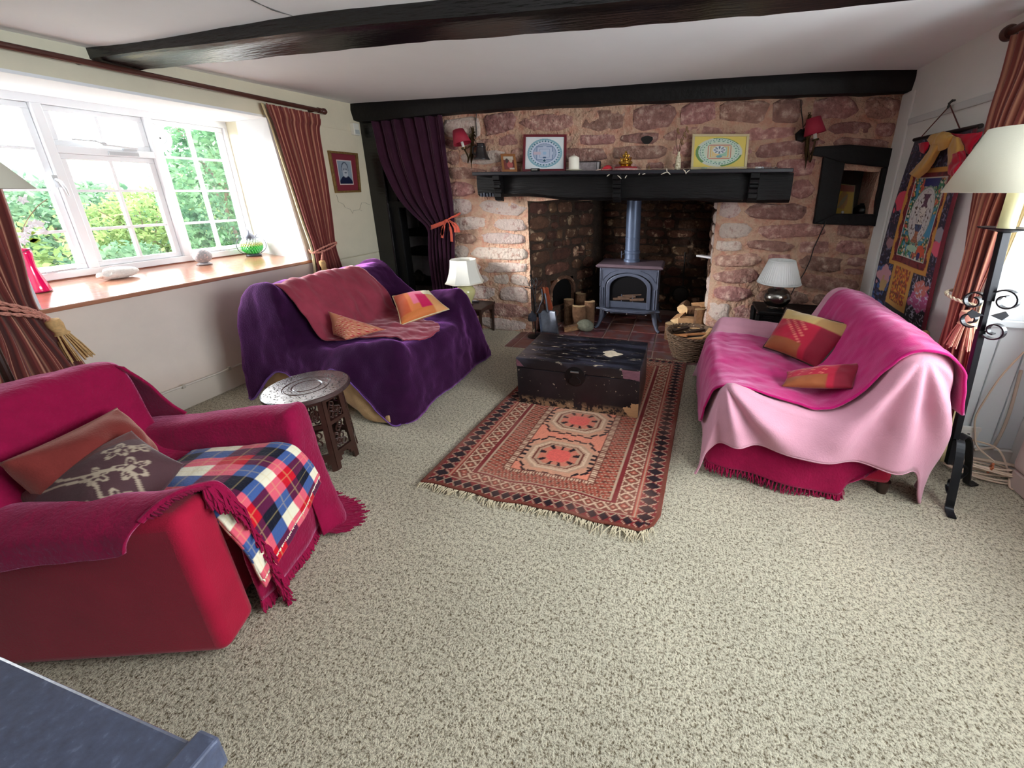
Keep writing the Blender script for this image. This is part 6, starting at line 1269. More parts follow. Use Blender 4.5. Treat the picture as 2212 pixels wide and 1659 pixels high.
cor = cloth('coral_ribbon', 226, 104, 84, sheen=0.2, bump=0.1)
def ribbon(pts, w, nm, parent, m, up=(0, 0, 1)):
    Q = cr([tuple(p) for p in pts], 24); rows = []
    for i in range(24):
        t = (V(*Q[min(i + 1, 23)]) - V(*Q[max(i - 1, 0)])).normalized(); a = V(*up); a = (a - t * a.dot(t)).normalized(); ww = w[i * (len(w) - 1) // 23] if isinstance(w, (list, tuple)) else w
        rows.append([V(*Q[i]) - a * ww / 2, V(*Q[i]) + a * ww / 2])
    return surf(nm, np.array([[tuple(p) for p in r] for r in rows]), m, parent, 0.002)
Y0 = 3.70
pr = lambda u, v, y=Y0: P(u, v, y=y)
ribbon([pr(928, 492, 3.74), pr(935, 490, 3.69), pr(955, 482, 3.685), pr(965, 476, 3.69), pr(975, 470, 3.70), pr(985, 466, 3.72), pr(995, 460, 3.785)], [0.045, 0.04, 0.03, 0.014, 0.02, 0.022, 0.014], 'ribbon_band', c4_, cor)
for pl in (((962, 478), (957, 490), (956, 502), (955, 514)), ((964, 477), (960, 488), (957, 498), (954, 508)), ((968, 476), (972, 490), (975, 505), (976, 522)), ((968, 475), (977, 483), (983, 493), (984, 502)), ((969, 475), (980, 482), (988, 490), (991, 502))):
    ribbon([pr(u_, v_, 3.685) for u_, v_ in pl], [0.012, 0.026, 0.03, 0.034], 'ribbon_tail', c4_, cor, up=(1, 0, 0.2))
MB().ball(pr(965, 477, 3.683), 0.018, 12, 8).build('ribbon_knot', cor, c4_, smooth=True)
# dark bundles on the alcove's lowest shelf
for k, (u_, v_, lab) in enumerate(((876, 622, 'dark wrapped bundle on the low alcove shelf, nearest the black post'), (908, 616, 'dark folded bundle on the low alcove shelf, beside the purple curtain'))):
    c = P(u_, v_, y=4.28); c.z = 0.39
    bt = thing('bundle', lab, 'bundle', c); g_ = np.array([[(c.x - 0.10 + 0.2 * i / 11, c.y - 0.08 + 0.16 * j / 11, c.z + 0.10 * math.sin(PI * i / 11) ** .6 * math.sin(PI * j / 11) ** .6 * (1 + 0.3 * math.sin(i * 1.3 + k))) for j in range(12)] for i in range(12)])
    surf('wrapping', wrinkle(g_, 0.012, 18, k), rgbm('dark_hide', 40, 33, 28, rough=0.5), bt, 0.004); ribbon([c + V(-0.1, -0.02, 0.03), c + V(-0.03, -0.06, 0.09), c + V(0.05, -0.07, 0.08), c + V(0.1, -0.03, 0.02)], 0.018, 'strap', bt, rgbm('strap_hide', 58, 50, 42, rough=0.4))

# ---- framed portrait on the left wall
def pic(name, label, cat, corners, nrm, fw, fd, fm, colfn, mt, mat_m=None, mat_w=0.0, res=(60, 60), inset=0.004, lean=None, gloss=0.25):
    """framed flat print through four corners bl, br, tr, tl (outer frame)"""
    bl, br, tr_, tl = [V(*c) for c in corners]; n = V(*nrm).normalized(); t = thing(name, label, cat, (bl + br) / 2)
    def at(s, q): return bl * (1 - s) * (1 - q) + br * s * (1 - q) + tr_ * s * q + tl * (1 - s) * q
    w_ = (br - bl).length; h_ = (tl - bl).length; a, b_ = fw / w_, fw / h_
    for s0, s1, q0, q1 in ((0, 1, 0, b_), (0, 1, 1 - b_, 1), (0, a, b_, 1 - b_), (1 - a, 1, b_, 1 - b_)):
        p4 = [at(s0, q0), at(s1, q0), at(s1, q1), at(s0, q1)]; MB().prism(p4, n * fd).build('frame_rail', fm, t, bevel=min(0.003, fw * .3))
    MB().prism([at(a * .5, b_ * .5), at(1 - a * .5, b_ * .5), at(1 - a * .5, 1 - b_ * .5), at(a * .5, 1 - b_ * .5)], n * inset).build('backing', mat_m or fm, t)
    am, bm_ = a + mat_w / w_, b_ + mat_w / h_
    S, Q = np.meshgrid(np.linspace(am, 1 - am, res[0]), np.linspace(bm_, 1 - bm_, res[1]), indexing='ij')
    Gp = np.array([[tuple(at(S[i, j], Q[i, j]) + n * (inset + 0.002)) for j in range(res[1])] for i in range(res[0])])
    x, y = np.meshgrid(np.linspace(-1, 1, res[0]), np.linspace(-1, 1, res[1]), indexing='ij')
    MB().grid(Gp).build('print', mat('print_paper', (1, 1, 1), rough=gloss, attr='pattern'), t, colors=colfn(x, y), fix=False)
    return t
def portrait(x, y):
    c = np.zeros(x.shape + (3,)); c[:] = s2l((140, 156, 172)); c += (0.05 * (y + x))[..., None]
    bod = (np.hypot(x * 0.8, (y + 1.05) * 1.0) < 0.78) & (y < -0.2); c[bod] = s2l((34, 40, 66))
    h = np.hypot(x / 0.40, (y - 0.2) / 0.55) < 1; c[np.hypot(x / 0.46, (y - 0.34) / 0.52) < 1] = s2l((78, 90, 106)); c[h] = s2l((158, 168, 180)); c[np.hypot(x / 0.36, (y + 0.12) / 0.30) < 1] = s2l((182, 190, 200)); c[np.hypot((x - .05) / 0.2, (y + 0.02) / 0.05) < 1] = s2l((96, 104, 118)); c[(np.hypot((np.abs(x) - .16) / .08, (y - .28) / .05) < 1)] = s2l((80, 88, 100)); c[(np.abs(x) > 0.93) | (np.abs(y) > 0.95)] = s2l((226, 210, 206)); return c
gilt = rgbm('worn_gilt', 142, 112, 66, rough=0.45, metal=0.4, var=0.3, vscale=40, bump=0.6, bscale=70, bdist=0.004)
k_ = [P(723, 417, x=XL + 0.002), P(777, 415, x=XL + 0.002), P(769, 331, x=XL + 0.002), P(706, 325, x=XL + 0.002)]
pic('portrait_picture', 'gilt framed grey portrait of a bearded person on a burgundy mount, on the left wall', 'picture', k_, (1, 0, 0), 0.02, 0.024, gilt, portrait, None, rgbm('burgundy_mount', 122, 36, 52, rough=0.8), 0.055, (36, 46))
# ---- motion sensor
ms = thing('motion_sensor', 'small white motion sensor box high beside the alcove post', 'sensor', P(776, 283, x=XL + 0.03))
kk = [P(767, 291, x=XL + 0.05), P(784, 290, x=XL + 0.05), P(779, 268, x=XL + 0.05), P(765, 270, x=XL + 0.05)]
c = (kk[0] + kk[2]) / 2; MB().box((XL, c.y - 0.045, c.z - 0.055), (XL + 0.045, c.y + 0.03, c.z + 0.055)).build('case', rgbm('white_plastic', 232, 232, 222, rough=0.4), ms, bevel=0.006); MB().box((XL + 0.044, c.y - 0.035, c.z - 0.045), (XL + 0.050, c.y + 0.02, c.z - 0.005)).build('lens', rgbm('grey_lens', 188, 194, 192, rough=0.3), ms, bevel=0.003)

# ---- scroll hanging (right wall)
def TY(s, t): return (3.415 + 0.105 * t) * (1 - s) + (2.762 + 0.005 * t) * s
nu, nv = 120, 210; S, T = np.meshgrid(np.linspace(0, 1, nu), np.linspace(0, 1, nv), indexing='ij')
def hanging(S, T):
    K = lambda *a: np.array(s2l(a)); c = np.zeros(S.shape + (3,)); c[:] = K(34, 34, 54)
    def n2(sx, sy, sd): return np.array([[mnoise.noise(Vector((S[i, 0] * sx, T[0, j] * sy, sd))) for j in range(nv)] for i in range(nu)])
    a, b_, d = n2(16, 28, 1), n2(22, 38, 5), n2(34, 60, 9)
    c[(a > 0.18) & (np.abs(b_) < 0.12)] = K(120, 120, 150); c[(a < -0.25) & (b_ > 0.1)] = K(70, 60, 96); c[(np.abs(a) < 0.05) & (d > 0.1)] = K(150, 96, 110); c[(T > .72) & (S < .25) & (a > 0.0) & (d > -0.1)] = K(72, 100, 160); c[(T > .9) & (S > .3)] = K(24, 22, 34)
    def blot(s0, t0, r, col): c[np.hypot((S - s0) / r, (T - t0) / (r * 0.6)) * (1 + 0.5 * a) < 1] = col
    blot(0.13, 0.345, 0.10, K(222, 70, 96)); blot(0.93, 0.56, 0.075, K(218, 92, 120)); blot(0.92, 0.50, 0.06, K(150, 150, 160)); blot(0.14, 0.80, 0.11, K(206, 150, 160)); blot(0.15, 0.86, 0.07, K(196, 160, 110)); blot(0.85, 0.85, 0.12, K(186, 90, 140)); blot(0.84, 0.79, 0.08, K(206, 120, 110)); blot(0.12, 0.60, 0.06, K(160, 120, 130))
    c[(T > .72) & (S > .72) & (np.abs(b_) < 0.05)] = K(206, 206, 224)
    c[S > 0.955] = K(120, 30, 48)
    g = (S > 0.17) & (S < 0.87) & (T > 0.165) & (T < 0.715); wob = 0.012 * np.sin(T * 60)
    c[g & ((S < 0.215 + wob) | (S > 0.835 + wob) | (T > 0.69) | (T < 0.19))] = K(206, 148, 66); inn = (S > 0.215 + wob) & (S < 0.835 + wob) & (T > 0.19) & (T < 0.69); c[inn] = K(126, 34, 44); c[inn & (b_ > 0.2)] = K(86, 22, 40)
    p = (S > 0.265) & (S < 0.80) & (T > 0.215) & (T < 0.655); c[p] = K(30, 84, 72); c[p & (b_ > 0.05)] = K(58, 140, 96); c[p & (d > 0.22)] = K(214, 206, 190); c[p & (a > 0.25)] = K(70, 150, 180); c[p & (a < -0.32)] = K(196, 84, 70); c[p & (d < -0.33)] = K(220, 170, 96); c[p & (T < 0.26) & (S > .42) & (S < .68)] = K(34, 44, 110); c[p & (S > 0.68) & (T > .4) & (T < .52)] = K(64, 150, 190)
    hx, hy = (S - 0.525) / 0.205, (T - 0.415) / 0.155; h = hx ** 2 + hy ** 2
    c[p & (h < 1.0)] = K(212, 208, 206); c[p & (h < 1.0) & (np.abs(((h * 3.2) % 1) - .5) < 0.07)] = K(170, 168, 176); c[p & (np.abs(h - 0.98) < .05)] = K(120, 150, 130)
    c[p & (h < .8) & (d > 0.36)] = K(90, 60, 50)
    f = p & (np.abs(S - 0.525) < 0.05 + 0.02 * np.sin(T * 70)) & (T > 0.30) & (T < 0.56); c[f & (T < 0.37)] = K(112, 70, 96); c[f & (T >= 0.37) & (T < 0.46)] = K(222, 216, 206); c[f & (T >= .46) & (T < .50)] = K(70, 90, 130); c[f & (T >= .50)] = K(186, 116, 84); c[f & (np.abs(d) < 0.06)] = K(60, 44, 46)
    c[p & (np.hypot((S - .525) / .035, (T - .385) / .018) < 1)] = K(226, 220, 212); c[p & (np.hypot((S - .525) / .12, (T - .595) / .018) < 1)] = K(178, 214, 186); c[p & (np.hypot((S - .70) / .07, (T - .60) / .035) < 1)] = K(206, 84, 52); c[p & (np.hypot((S - .69) / .03, (T - .625) / .022) < 1)] = K(46, 46, 110)
    c[p & ((S < .275) | (S > .79) | (T < .22) | (T > .65))] = K(210, 214, 206)
    lp = (S > 0.265) & (S < 0.695) & (T > 0.70) & (T < 0.955); c[lp] = K(214, 160, 82); li = (S > 0.315) & (S < 0.645) & (T > 0.715) & (T < 0.925); c[li] = K(158, 48, 40); c[li & (b_ > 0.0)] = K(212, 104, 50); c[li & (d > 0.18)] = K(226, 170, 56); c[li & (d < -0.3)] = K(120, 86, 64)
    c[T < 0.012] = K(20, 18, 22); return c
bow = 0.012 * np.sin(T * PI) + 0.01 * np.sin(S * 2.5 * PI + T * 3)
G = np.stack([XR - 0.028 - bow, TY(S, T), 1.775 - 1.15 * T], axis=2)
sh_ = thing('scroll_hanging', 'brocade scroll painting with a white oval figure hung on the right wall', 'wall hanging', (XR - 0.03, 3.1, 0.63))
surf('silk', G, mat('scroll_silk', (1, 1, 1), rough=0.55, attr='pattern', bump=0.25, bscale=160, sheen=0.2, bdist=0.003), sh_, 0.004, colors=hanging(S, T))
MB().cyl((XR - 0.03, 3.425, 1.777), (XR - 0.03, 2.752, 1.772), 0.012, n=12).build('top_rod', rgbm('black_rod', 26, 22, 26, rough=0.4), sh_, smooth=True)
MB().cyl((XR - 0.035, 3.54, 0.632), (XR - 0.035, 2.75, 0.625), 0.017, n=12).build('bottom_roller', MATS['black_rod'], sh_, smooth=True)
for y in (3.545, 2.745): MB().lathe([(0.0, 0), (0.017, 0.0), (0.024, 0.01), (0.026, 0.02), (0.018, 0.032), (0, 0.036)], (XR - 0.035, y, 0.627), 18, (0, 1 if y > 3 else -1, 0)).build('brass_knob', rgbm('brass_knob', 206, 176, 120, rough=0.3, metal=0.9), sh_, smooth=True)
hk = V(XR - 0.02, 3.105, 1.925)
mb = MB(); mb.tube([V(XR - 0.035, 3.33, 1.785), hk + V(-.004, 0.004, 0.005), V(XR - 0.035, 2.93, 1.785)], 0.0035, 6); mb.build('hanging_cord', rgbm('maroon_cord', 92, 44, 42, rough=0.8), sh_)
hkt = thing('picture_hook', 'small black hook over the picture rail holding the scroll', 'hook', hk); mb = MB(); mb.tube([hk + V(0.012, 0, 0.03), hk + V(-0.004, -0.01, 0.028), hk + V(-0.012, 0, 0.015), hk + V(-0.010, 0, -0.005), hk + V(-0.016, -0.004, -0.012), hk + V(-0.022, -0.012, 0.002)], [0.006, 0.008, 0.007, 0.005, 0.004, 0.003], 8); mb.build('hook', MATS['black_rod'], hkt, smooth=True)
# scarf draped from the top rod
sc_ = thing('scarf', 'red and gold silk scarf draped over the top of the scroll hanging', 'scarf', (XR - 0.06, 3.1, 1.6))
gold = cloth('gold_silk', 206, 160, 86, sheen=0.3, bump=0.2, bscale=40, rough=0.5); reds = cloth('red_silk', 190, 22, 52, sheen=0.3, bump=0.2, bscale=40, rough=0.5)
WX = XR - 0.055
w = lambda u_, v_, dx=0.0: P(u_, v_, x=WX - dx)
def sw_(rows, m, nm, wr=0.006, sd=1, sol=0.004): return surf(nm, wrinkle(net(rows, 36, 30), wr, 14, sd), m, sc_, sol)
sw_([[w(2004, 302), w(2016, 290, .02), w(2040, 286, .03), w(2058, 291, .02)], [w(2010, 310, .02), w(2022, 302, .045), w(2044, 298, .05), w(2060, 293, .03)], [w(2016, 322), w(2030, 326, .03), w(2048, 318, .03), w(2064, 294, .02)]], gold, 'gold_swag', 0.008, 2)
sw_([[w(2016, 306, .01), w(2024, 312, .04), w(2034, 322, .01)], [w(2002, 332, .01), w(2010, 338, .045), w(2020, 346, .01)], [w(1986, 352, .01), w(1994, 360, .045), w(2004, 370, .01)], [w(1964, 376, .01), w(1972, 380, .04), w(1984, 386, .01)]], gold, 'gold_tail', 0.006, 3)
sw_([[w(2054, 294, .02), w(2066, 296, .05), w(2076, 300, .02)], [w(2050, 318, .02), w(2066, 318, .05), w(2082, 322, .02)], [w(2047, 345, .02), w(2064, 342, .06), w(2082, 336, .02)], [w(2048, 362, .02), w(2064, 360, .06), w(2086, 352, .02)]], gold, 'gold_tail', 0.006, 4)
sw_([[w(2054, 336, .035), w(2068, 328, .075), w(2084, 324, .03)], [w(2050, 354, .035), w(2070, 348, .08), w(2090, 340, .03)], [w(2048, 372, .035), w(2066, 370, .085), w(2088, 358, .03)], [w(2058, 380, .03), w(2068, 384, .06), w(2082, 372, .03)]], reds, 'red_end', 0.016, 5)
sw_([[w(2036, 284), w(2060, 288, .01), w(2090, 289, .01), w(2124, 284)], [w(2050, 290), w(2070, 298, .02), w(2096, 302, .02), w(2120, 294)], [w(2066, 296), w(2080, 312, .02), w(2094, 318, .02), w(2108, 310)], [w(2080, 310), w(2088, 330, .01), w(2094, 334, .01), w(2098, 330)]], reds, 'red_swag', 0.008, 6)
sw_([[w(1985, 310), w(1997, 307, .012), w(2010, 306)], [w(1986, 320), w(1996, 322, .012), w(2006, 318)], [w(1990, 330), w(1996, 332, .01), w(2000, 328)]], reds, 'red_swag', 0.005, 7)

# ---- wall lights with red shades
bz_ = rgbm('antique_brass', 74, 60, 36, rough=0.35, metal=0.8, var=0.3, vscale=40); rsh = rgbm('claret_shade', 158, 30, 56, rough=0.7); bulbm = rgbm('candle_sleeve', 232, 230, 222, rough=0.4)
def sconce(u0, v0, u1, v1, su, sv, lab, side):
    c0, c1 = P(u0, v0, y=3.76), P(u1, v1, y=3.76); s = thing('wall_light', lab, 'wall light', c1)
    m_ = MB(); m_.tube([c0, c0.lerp(c1, 0.35), c0.lerp(c1, 0.75), c1], [0.010, 0.016, 0.018, 0.006], 8); m_.tube([c0 + V(0, 0, -0.005), c0 + V(0.008, 0, 0.015), c0 + V(-0.008, 0, 0.015), c0], 0.004, 6); m_.cyl(c1, c1 + V(0, 0, -0.05), 0.005, 0.002, 8); m_.build('stem', bz_, s, smooth=True)
    m_ = MB(); R_ = random.Random(8)
    for k in range(18): 
        p = c0.lerp(c1, R_.uniform(0.12, 0.55)); a = R_.uniform(0, 2 * PI); d = V(math.cos(a), -0.5, math.sin(a)); m_.tube([p, p + d * 0.025 + V(0, 0, 0.01), p + d * 0.05], [0.006, 0.008, 0.002], 5)
    tag(m_.build('leaves', bz_, s, smooth=True), kind='stuff')
    st_ = [P(*q, y=3.66) for q in su]; cb_ = (st_[0] + st_[1]) / 2; ct_ = (st_[2] + st_[3]) / 2; ax = (ct_ - cb_); h = ax.length; ax /= h
    lowp = c0.lerp(c1, 0.95); m_ = MB(); m_.tube(cr([tuple(c0.lerp(c1, 0.5)), tuple(lowp + V(side * 0.02, -0.03, -0.01)), tuple(cb_ - ax * 0.10 + V(-side * 0.02, 0, -0.02)), tuple(cb_ - ax * 0.04)], 16), 0.007, 8); m_.build('arm', bz_, s, smooth=True)
    MB().cyl(cb_ - ax * 0.05, cb_ - ax * 0.035, 0.022, 0.026, 14).build('drip_cup', bz_, s); MB().cyl(cb_ - ax * 0.035, cb_ + ax * 0.05, 0.013, n=14).build('candle_sleeve', bulbm, s, smooth=True)
    rb_, rt_ = (st_[1] - st_[0]).length / 2, (st_[3] - st_[2]).length / 2
    MB().lathe([(rb_, 0), (rt_, h)], cb_, 40, ax, cap=False).build('shade', rsh, s, smooth=True, angle=180, solid=0.002)
    return s
sconce(1022, 277, 1018, 352, ((982, 313), (1016, 308), (979, 282), (1000, 280)), None, 'left wall light with a tilted claret shade beside the purple curtain', -1)
sconce(1748, 248, 1741, 352, ((1737, 292), (1784, 287), (1742, 257), (1772, 252)), None, 'right wall light with a claret shade above the niche frame', 1)
for nm, pts in (('left', ((1030, 238), (1028, 262), (1030, 290), (1027, 300))), ('right', ((1730, 216), (1731, 240), (1734, 262), (1735, 280), (1745, 270)))):
    tag(MB().tube([P(u_, v_, y=3.775) for u_, v_ in pts], 0.004, 6).build('cable', rgbm('black_flex', 22, 18, 18), smooth=True), 'thin dark cable dropping from the beam to the %s wall light' % nm, 'cable')
bx = P(1733, 292, y=3.76); jb = thing('junction_box', 'small black box on the stone behind the right wall light', 'box', bx); MB().lathe([(0.0, 0), (0.05, 0), (0.046, 0.03), (0.0, 0.034)], bx + V(0, 0.03, 0), 6, (0, -1, 0)).build('case', black_d, jb)
jg = P(1041, 345, y=3.71); jt = thing('tankard', 'grey pewter tankard hung beside the left wall light', 'tankard', jg)
MB().lathe([(0.0, 0), (0.074, 0.0), (0.075, 0.006), (0.060, 0.03), (0.045, 0.085), (0.042, 0.105), (0.046, 0.108), (0.046, 0.114), (0.040, 0.117), (0.036, 0.138), (0.040, 0.142), (0.032, 0.142), (0.03, 0.06), (0, 0.05)], jg, 30).build('body', rgbm('dark_pewter', 72, 70, 72, rough=0.35, metal=0.8), jt, smooth=True, angle=50)
mb = MB(); mb.tube([jg + V(-0.05, -0.01, 0.03), jg + V(-0.085, -0.01, 0.06), jg + V(-0.08, -0.01, 0.11), jg + V(-0.045, -0.01, 0.12)], 0.007, 8); mb.build('handle', MATS['dark_pewter'], jt, smooth=True)

# ---- things along the mantel shelf
MZ = 1.616
def mandala_blue(x, y):
    r = np.hypot(x, y); an = np.arctan2(y, x); K = lambda *a: np.array(s2l(a)); c = np.zeros(x.shape + (3,)); c[:] = K(232, 240, 244)
    c[r < 0.90] = K(130, 178, 198); c[(r < 0.86) & (np.sin(an * 40) > 0.3)] = K(156, 198, 210); c[r < 0.80] = K(196, 214, 226); c[(r < 0.78) & (r > 0.70) & (np.sin(an * 30) > 0.2)] = K(52, 110, 140); c[r < 0.68] = K(206, 218, 240); c[r < 0.60] = K(168, 186, 212); c[(np.abs(r - .59) < .015)] = K(120, 140, 176)
    m = np.maximum(np.abs(x), np.abs(y)); s = r < 0.58; c[s & (m < 0.42)] = K(190, 204, 226); c[s & (np.abs(m - 0.40) < 0.022) & (np.minimum(np.abs(x), np.abs(y)) > 0.1)] = K(122, 142, 182); c[s & (np.abs(m - 0.26) < 0.02)] = K(130, 150, 190); c[s & (x < -0.2) & (y < 0.1) & (y > -.1)] = K(206, 190, 206); c[(np.hypot(x * .5, y + .27) < 0.05)] = K(60, 90, 130); c[(np.hypot(x, y + .46) < 0.07)] = K(40, 84, 110); c[(np.hypot(x, y) < 0.1)] = K(160, 196, 226); return c
def mandala_yel(x, y):
    K = lambda *a: np.array(s2l(a)); c = np.zeros(x.shape + (3,)); c[:] = K(232, 212, 110); r = np.hypot(x / 0.9, y / 0.95); an = np.arctan2(y, x)
    r2 = np.hypot((x + .03) / 0.93, (y + .03) / 0.97); c[r2 < 0.98] = K(110, 150, 96); c[(r2 < .98) & (np.sin(an * 3 + 1) > .3)] = K(214, 220, 206); c[r < 0.92] = K(206, 228, 210); c[(np.abs(r - 0.84) < 0.025) & (np.sin(an * 44) > 0.2)] = K(90, 120, 130); c[(np.abs(r - 0.73) < 0.03) & (np.sin(an * 24) > 0.3)] = K(110, 160, 130); c[r < 0.66] = K(218, 226, 204)
    m = np.maximum(np.abs(x), np.abs(y)); c[(r < 0.66) & (np.abs(m - .44) < .025)] = K(206, 140, 120); c[(r < 0.66) & (np.abs(m - .34) < .02)] = K(226, 190, 120); c[(m < 0.3) & (x < 0)] = K(232, 208, 150); c[(m < .3) & (x >= 0)] = K(166, 206, 180); rr = np.hypot(x, (y - 0.12)); c[rr < 0.26] = K(230, 236, 236); a2 = np.arctan2(y - .12, x); c[(rr < 0.23) & (rr > 0.07) & (np.cos(a2 * 8) > 0.2)] = K(96, 120, 136); c[np.hypot(x, (y + .3) * 1.4) < 0.12] = K(110, 160, 170); return c
def small_photo(x, y):
    K = lambda *a: np.array(s2l(a)); c = np.zeros(x.shape + (3,)); c[:] = K(120, 62, 60); c[(y > 0.5)] = K(200, 190, 176); c[np.hypot((x - .15) / .55, (y + 0.25) / 0.55) < 1] = K(176, 88, 84); c[np.hypot((x + .35) / .3, (y - 0.35) / 0.35) < 1] = K(70, 56, 54); c[np.hypot((x - .4) / .3, (y - 0.35) / 0.3) < 1] = K(190, 170, 150); c[(y < -.7) & (x > 0)] = K(206, 190, 176); return c
def rect(uL, vT, uR, vB, y0, lean=0.05):
    bl, br, tr_, tl = P(uL[1], vB, y=y0), P(uR[1], vB, y=y0), P(uR[0], vT, y=y0 + lean), P(uL[0], vT, y=y0 + lean)
    for p in (bl, br): p.z = MZ
    return [bl, br, tr_, tl]
r_ = rect((1082, 1087), 333, (1113, 1119), 377, 3.70, 0.03); pic('photo_frame', 'small brown wooden photo frame at the left end of the mantel shelf', 'photo frame', r_, (0, -1, 0.15), 0.022, 0.014, rgbm('tan_wood', 152, 98, 54, rough=0.45, var=0.15, vscale=14), small_photo, None, None, 0.0, (26, 34))
r_ = rect((1132, 1130), 291, (1225, 1223), 376, 3.71, 0.05); pic('picture', 'square blue circular mandala print in a dark red frame on the mantel', 'picture', r_, (0, -1, 0.12), 0.022, 0.016, rgbm('dark_red_frame', 112, 32, 44, rough=0.4), mandala_blue, None, None, 0.0, (90, 90))
r_ = rect((1496, 1491), 290, (1619, 1611), 376, 3.70, 0.05); pic('picture', 'green oval mandala print on yellow in a pale gilt frame on the mantel', 'picture', r_, (0, -1, 0.12), 0.02, 0.016, rgbm('pale_gilt', 214, 200, 160, rough=0.4, metal=0.2), mandala_yel, None, None, 0.0, (110, 90))
def at_m(u_, y=3.68): p = P(u_, 376, y=y); p.z = MZ; return p
c = at_m(1240, 3.66); cd = thing('candle', 'thick cream pillar candle beside the blue mandala print', 'candle', c + V(0, 0, 0.012))
wax = rgbm('ivory_wax', 244, 240, 226, rough=0.5); MB().lathe([(0.0, 0.012), (0.046, 0.012), (0.047, 0.02), (0.047, 0.108), (0.044, 0.114), (0.015, 0.128), (0.0, 0.13)], c, 32).build('wax', wax, cd, smooth=True, angle=50); MB().cyl(c + V(0, 0, 0.128), c + V(0.001, 0, 0.142), 0.002, n=6).build('wick', wax, cd)
sa = thing('saucer', 'cream saucer under the pillar candle', 'saucer', c); MB().lathe([(0.0, 0.0), (0.035, 0.0), (0.045, 0.004), (0.072, 0.009), (0.075, 0.012), (0.045, 0.0115), (0.0, 0.011)], c, 36).build('dish', rgbm('cream_glaze', 226, 222, 196, rough=0.25), sa, smooth=True, angle=60)
c = at_m(1273, 3.73); bk = thing('box_frame', 'long grey landscape photo block leaning behind the candle', 'photo frame', c)
mb = MB(); mb.prism([c + V(-0.115, 0, 0), c + V(0.098, 0, 0), c + V(0.098, 0.02, 0.085), c + V(-0.115, 0.02, 0.085)], (0, 0.02, 0)); mb.build('block', rgbm('dark_block', 44, 34, 36, rough=0.5), bk, bevel=0.002)
mb = MB(); mb.prism([c + V(-0.11, -0.002, 0.006), c + V(0.062, -0.002, 0.006), c + V(0.062, 0.014, 0.076), c + V(-0.11, 0.014, 0.076)], (0, -0.002, 0)); mb.build('image', rgbm('grey_image', 150, 140, 142, rough=0.4, var=0.4, vscale=30), bk); mb = MB(); mb.prism([c + V(0.067, -0.002, 0.006), c + V(0.088, -0.002, 0.006), c + V(0.088, 0.014, 0.076), c + V(0.067, 0.014, 0.076)], (0, -0.002, 0)); mb.build('image', rgbm('pale_image', 182, 178, 180, rough=0.4), bk)
c = at_m(1156, 3.635); hb = thing('black_clip', 'small black oblong with a silver centre before the blue mandala print', 'clip', c); MB().box((c.x - 0.042, c.y - 0.012, MZ), (c.x + 0.046, c.y + 0.012, MZ + 0.026)).build('case', rgbm('gloss_black', 14, 14, 14, rough=0.2), hb, bevel=0.008); MB().box((c.x - 0.028, c.y - 0.0135, MZ + 0.009), (c.x + 0.026, c.y - 0.011, MZ + 0.017)).build('plate', rgbm('silver_plate', 190, 190, 184, rough=0.3, metal=0.6), hb)
c = at_m(1306, 3.66); pu = thing('pouch', 'small red cloth pouch lying left of the gilt figurine', 'pouch', c)
G = np.array([[tuple(V(c.x - 0.03 + 0.10 * i / 15, c.y + 0.028 * math.cos(2 * PI * j / 15) * math.sin(PI * (i + .8) / 16.6) ** .7, MZ + 0.024 * math.sin(PI * (i + .8) / 16.6) ** .7 * (1 + math.sin(2 * PI * j / 15)) * (0.7 + 0.03 * i))) for j in range(16)] for i in range(16)])
surf('cloth', G, rgbm('scarlet_cloth', 196, 36, 52, rough=0.8), pu, 0.001); mb = MB(); mb.tube([c + V(-0.03, 0, 0.012), c + V(-0.055, -0.01, 0.008), c + V(-0.075, -0.005, 0.004), c + V(-0.06, 0.01, 0.004)], 0.004, 6); mb.build('drawstring', rgbm('string', 226, 196, 180, rough=0.8), pu)
c = at_m(1351, 3.66); sd = thing('stand', 'round red and stone stand carrying the gilt figurine', 'stand', c); MB().lathe([(0.0, 0), (0.11, 0.0), (0.112, 0.004), (0.108, 0.016), (0.0, 0.016)], c, 40).build('stone_disc', rgbm('pink_stone', 178, 132, 128, rough=0.5, var=0.3, vscale=50), sd); MB().lathe([(0.0, 0.016), (0.094, 0.016), (0.098, 0.02), (0.094, 0.028), (0.0, 0.028)], c, 40).build('red_pad', rgbm('red_pad', 150, 22, 34, rough=0.6), sd)
gf = thing('figurine', 'small gilt seated figurine with raised arms on the red stand', 'figurine', c + V(0, 0, 0.028)); gm = rgbm('gilt_brass', 206, 166, 78, rough=0.25, metal=1.0, bump=0.6, bscale=120, bdist=0.004); z0 = MZ + 0.028
mb = MB(); mb.lathe([(0.0, 0), (0.05, 0), (0.052, 0.006), (0.044, 0.012), (0.048, 0.018), (0.036, 0.022), (0, 0.022)], (c.x, c.y, z0), 24); mb.build('plinth', gm, gf, smooth=True)
bmz = z0 + 0.022
mb = MB(); mb.lathe([(0.0, 0.0), (0.03, 0.002), (0.032, 0.018), (0.022, 0.032), (0.026, 0.044), (0.018, 0.054), (0.0, 0.056)], (c.x, c.y, bmz), 20); mb.build('torso', gm, gf, smooth=True)
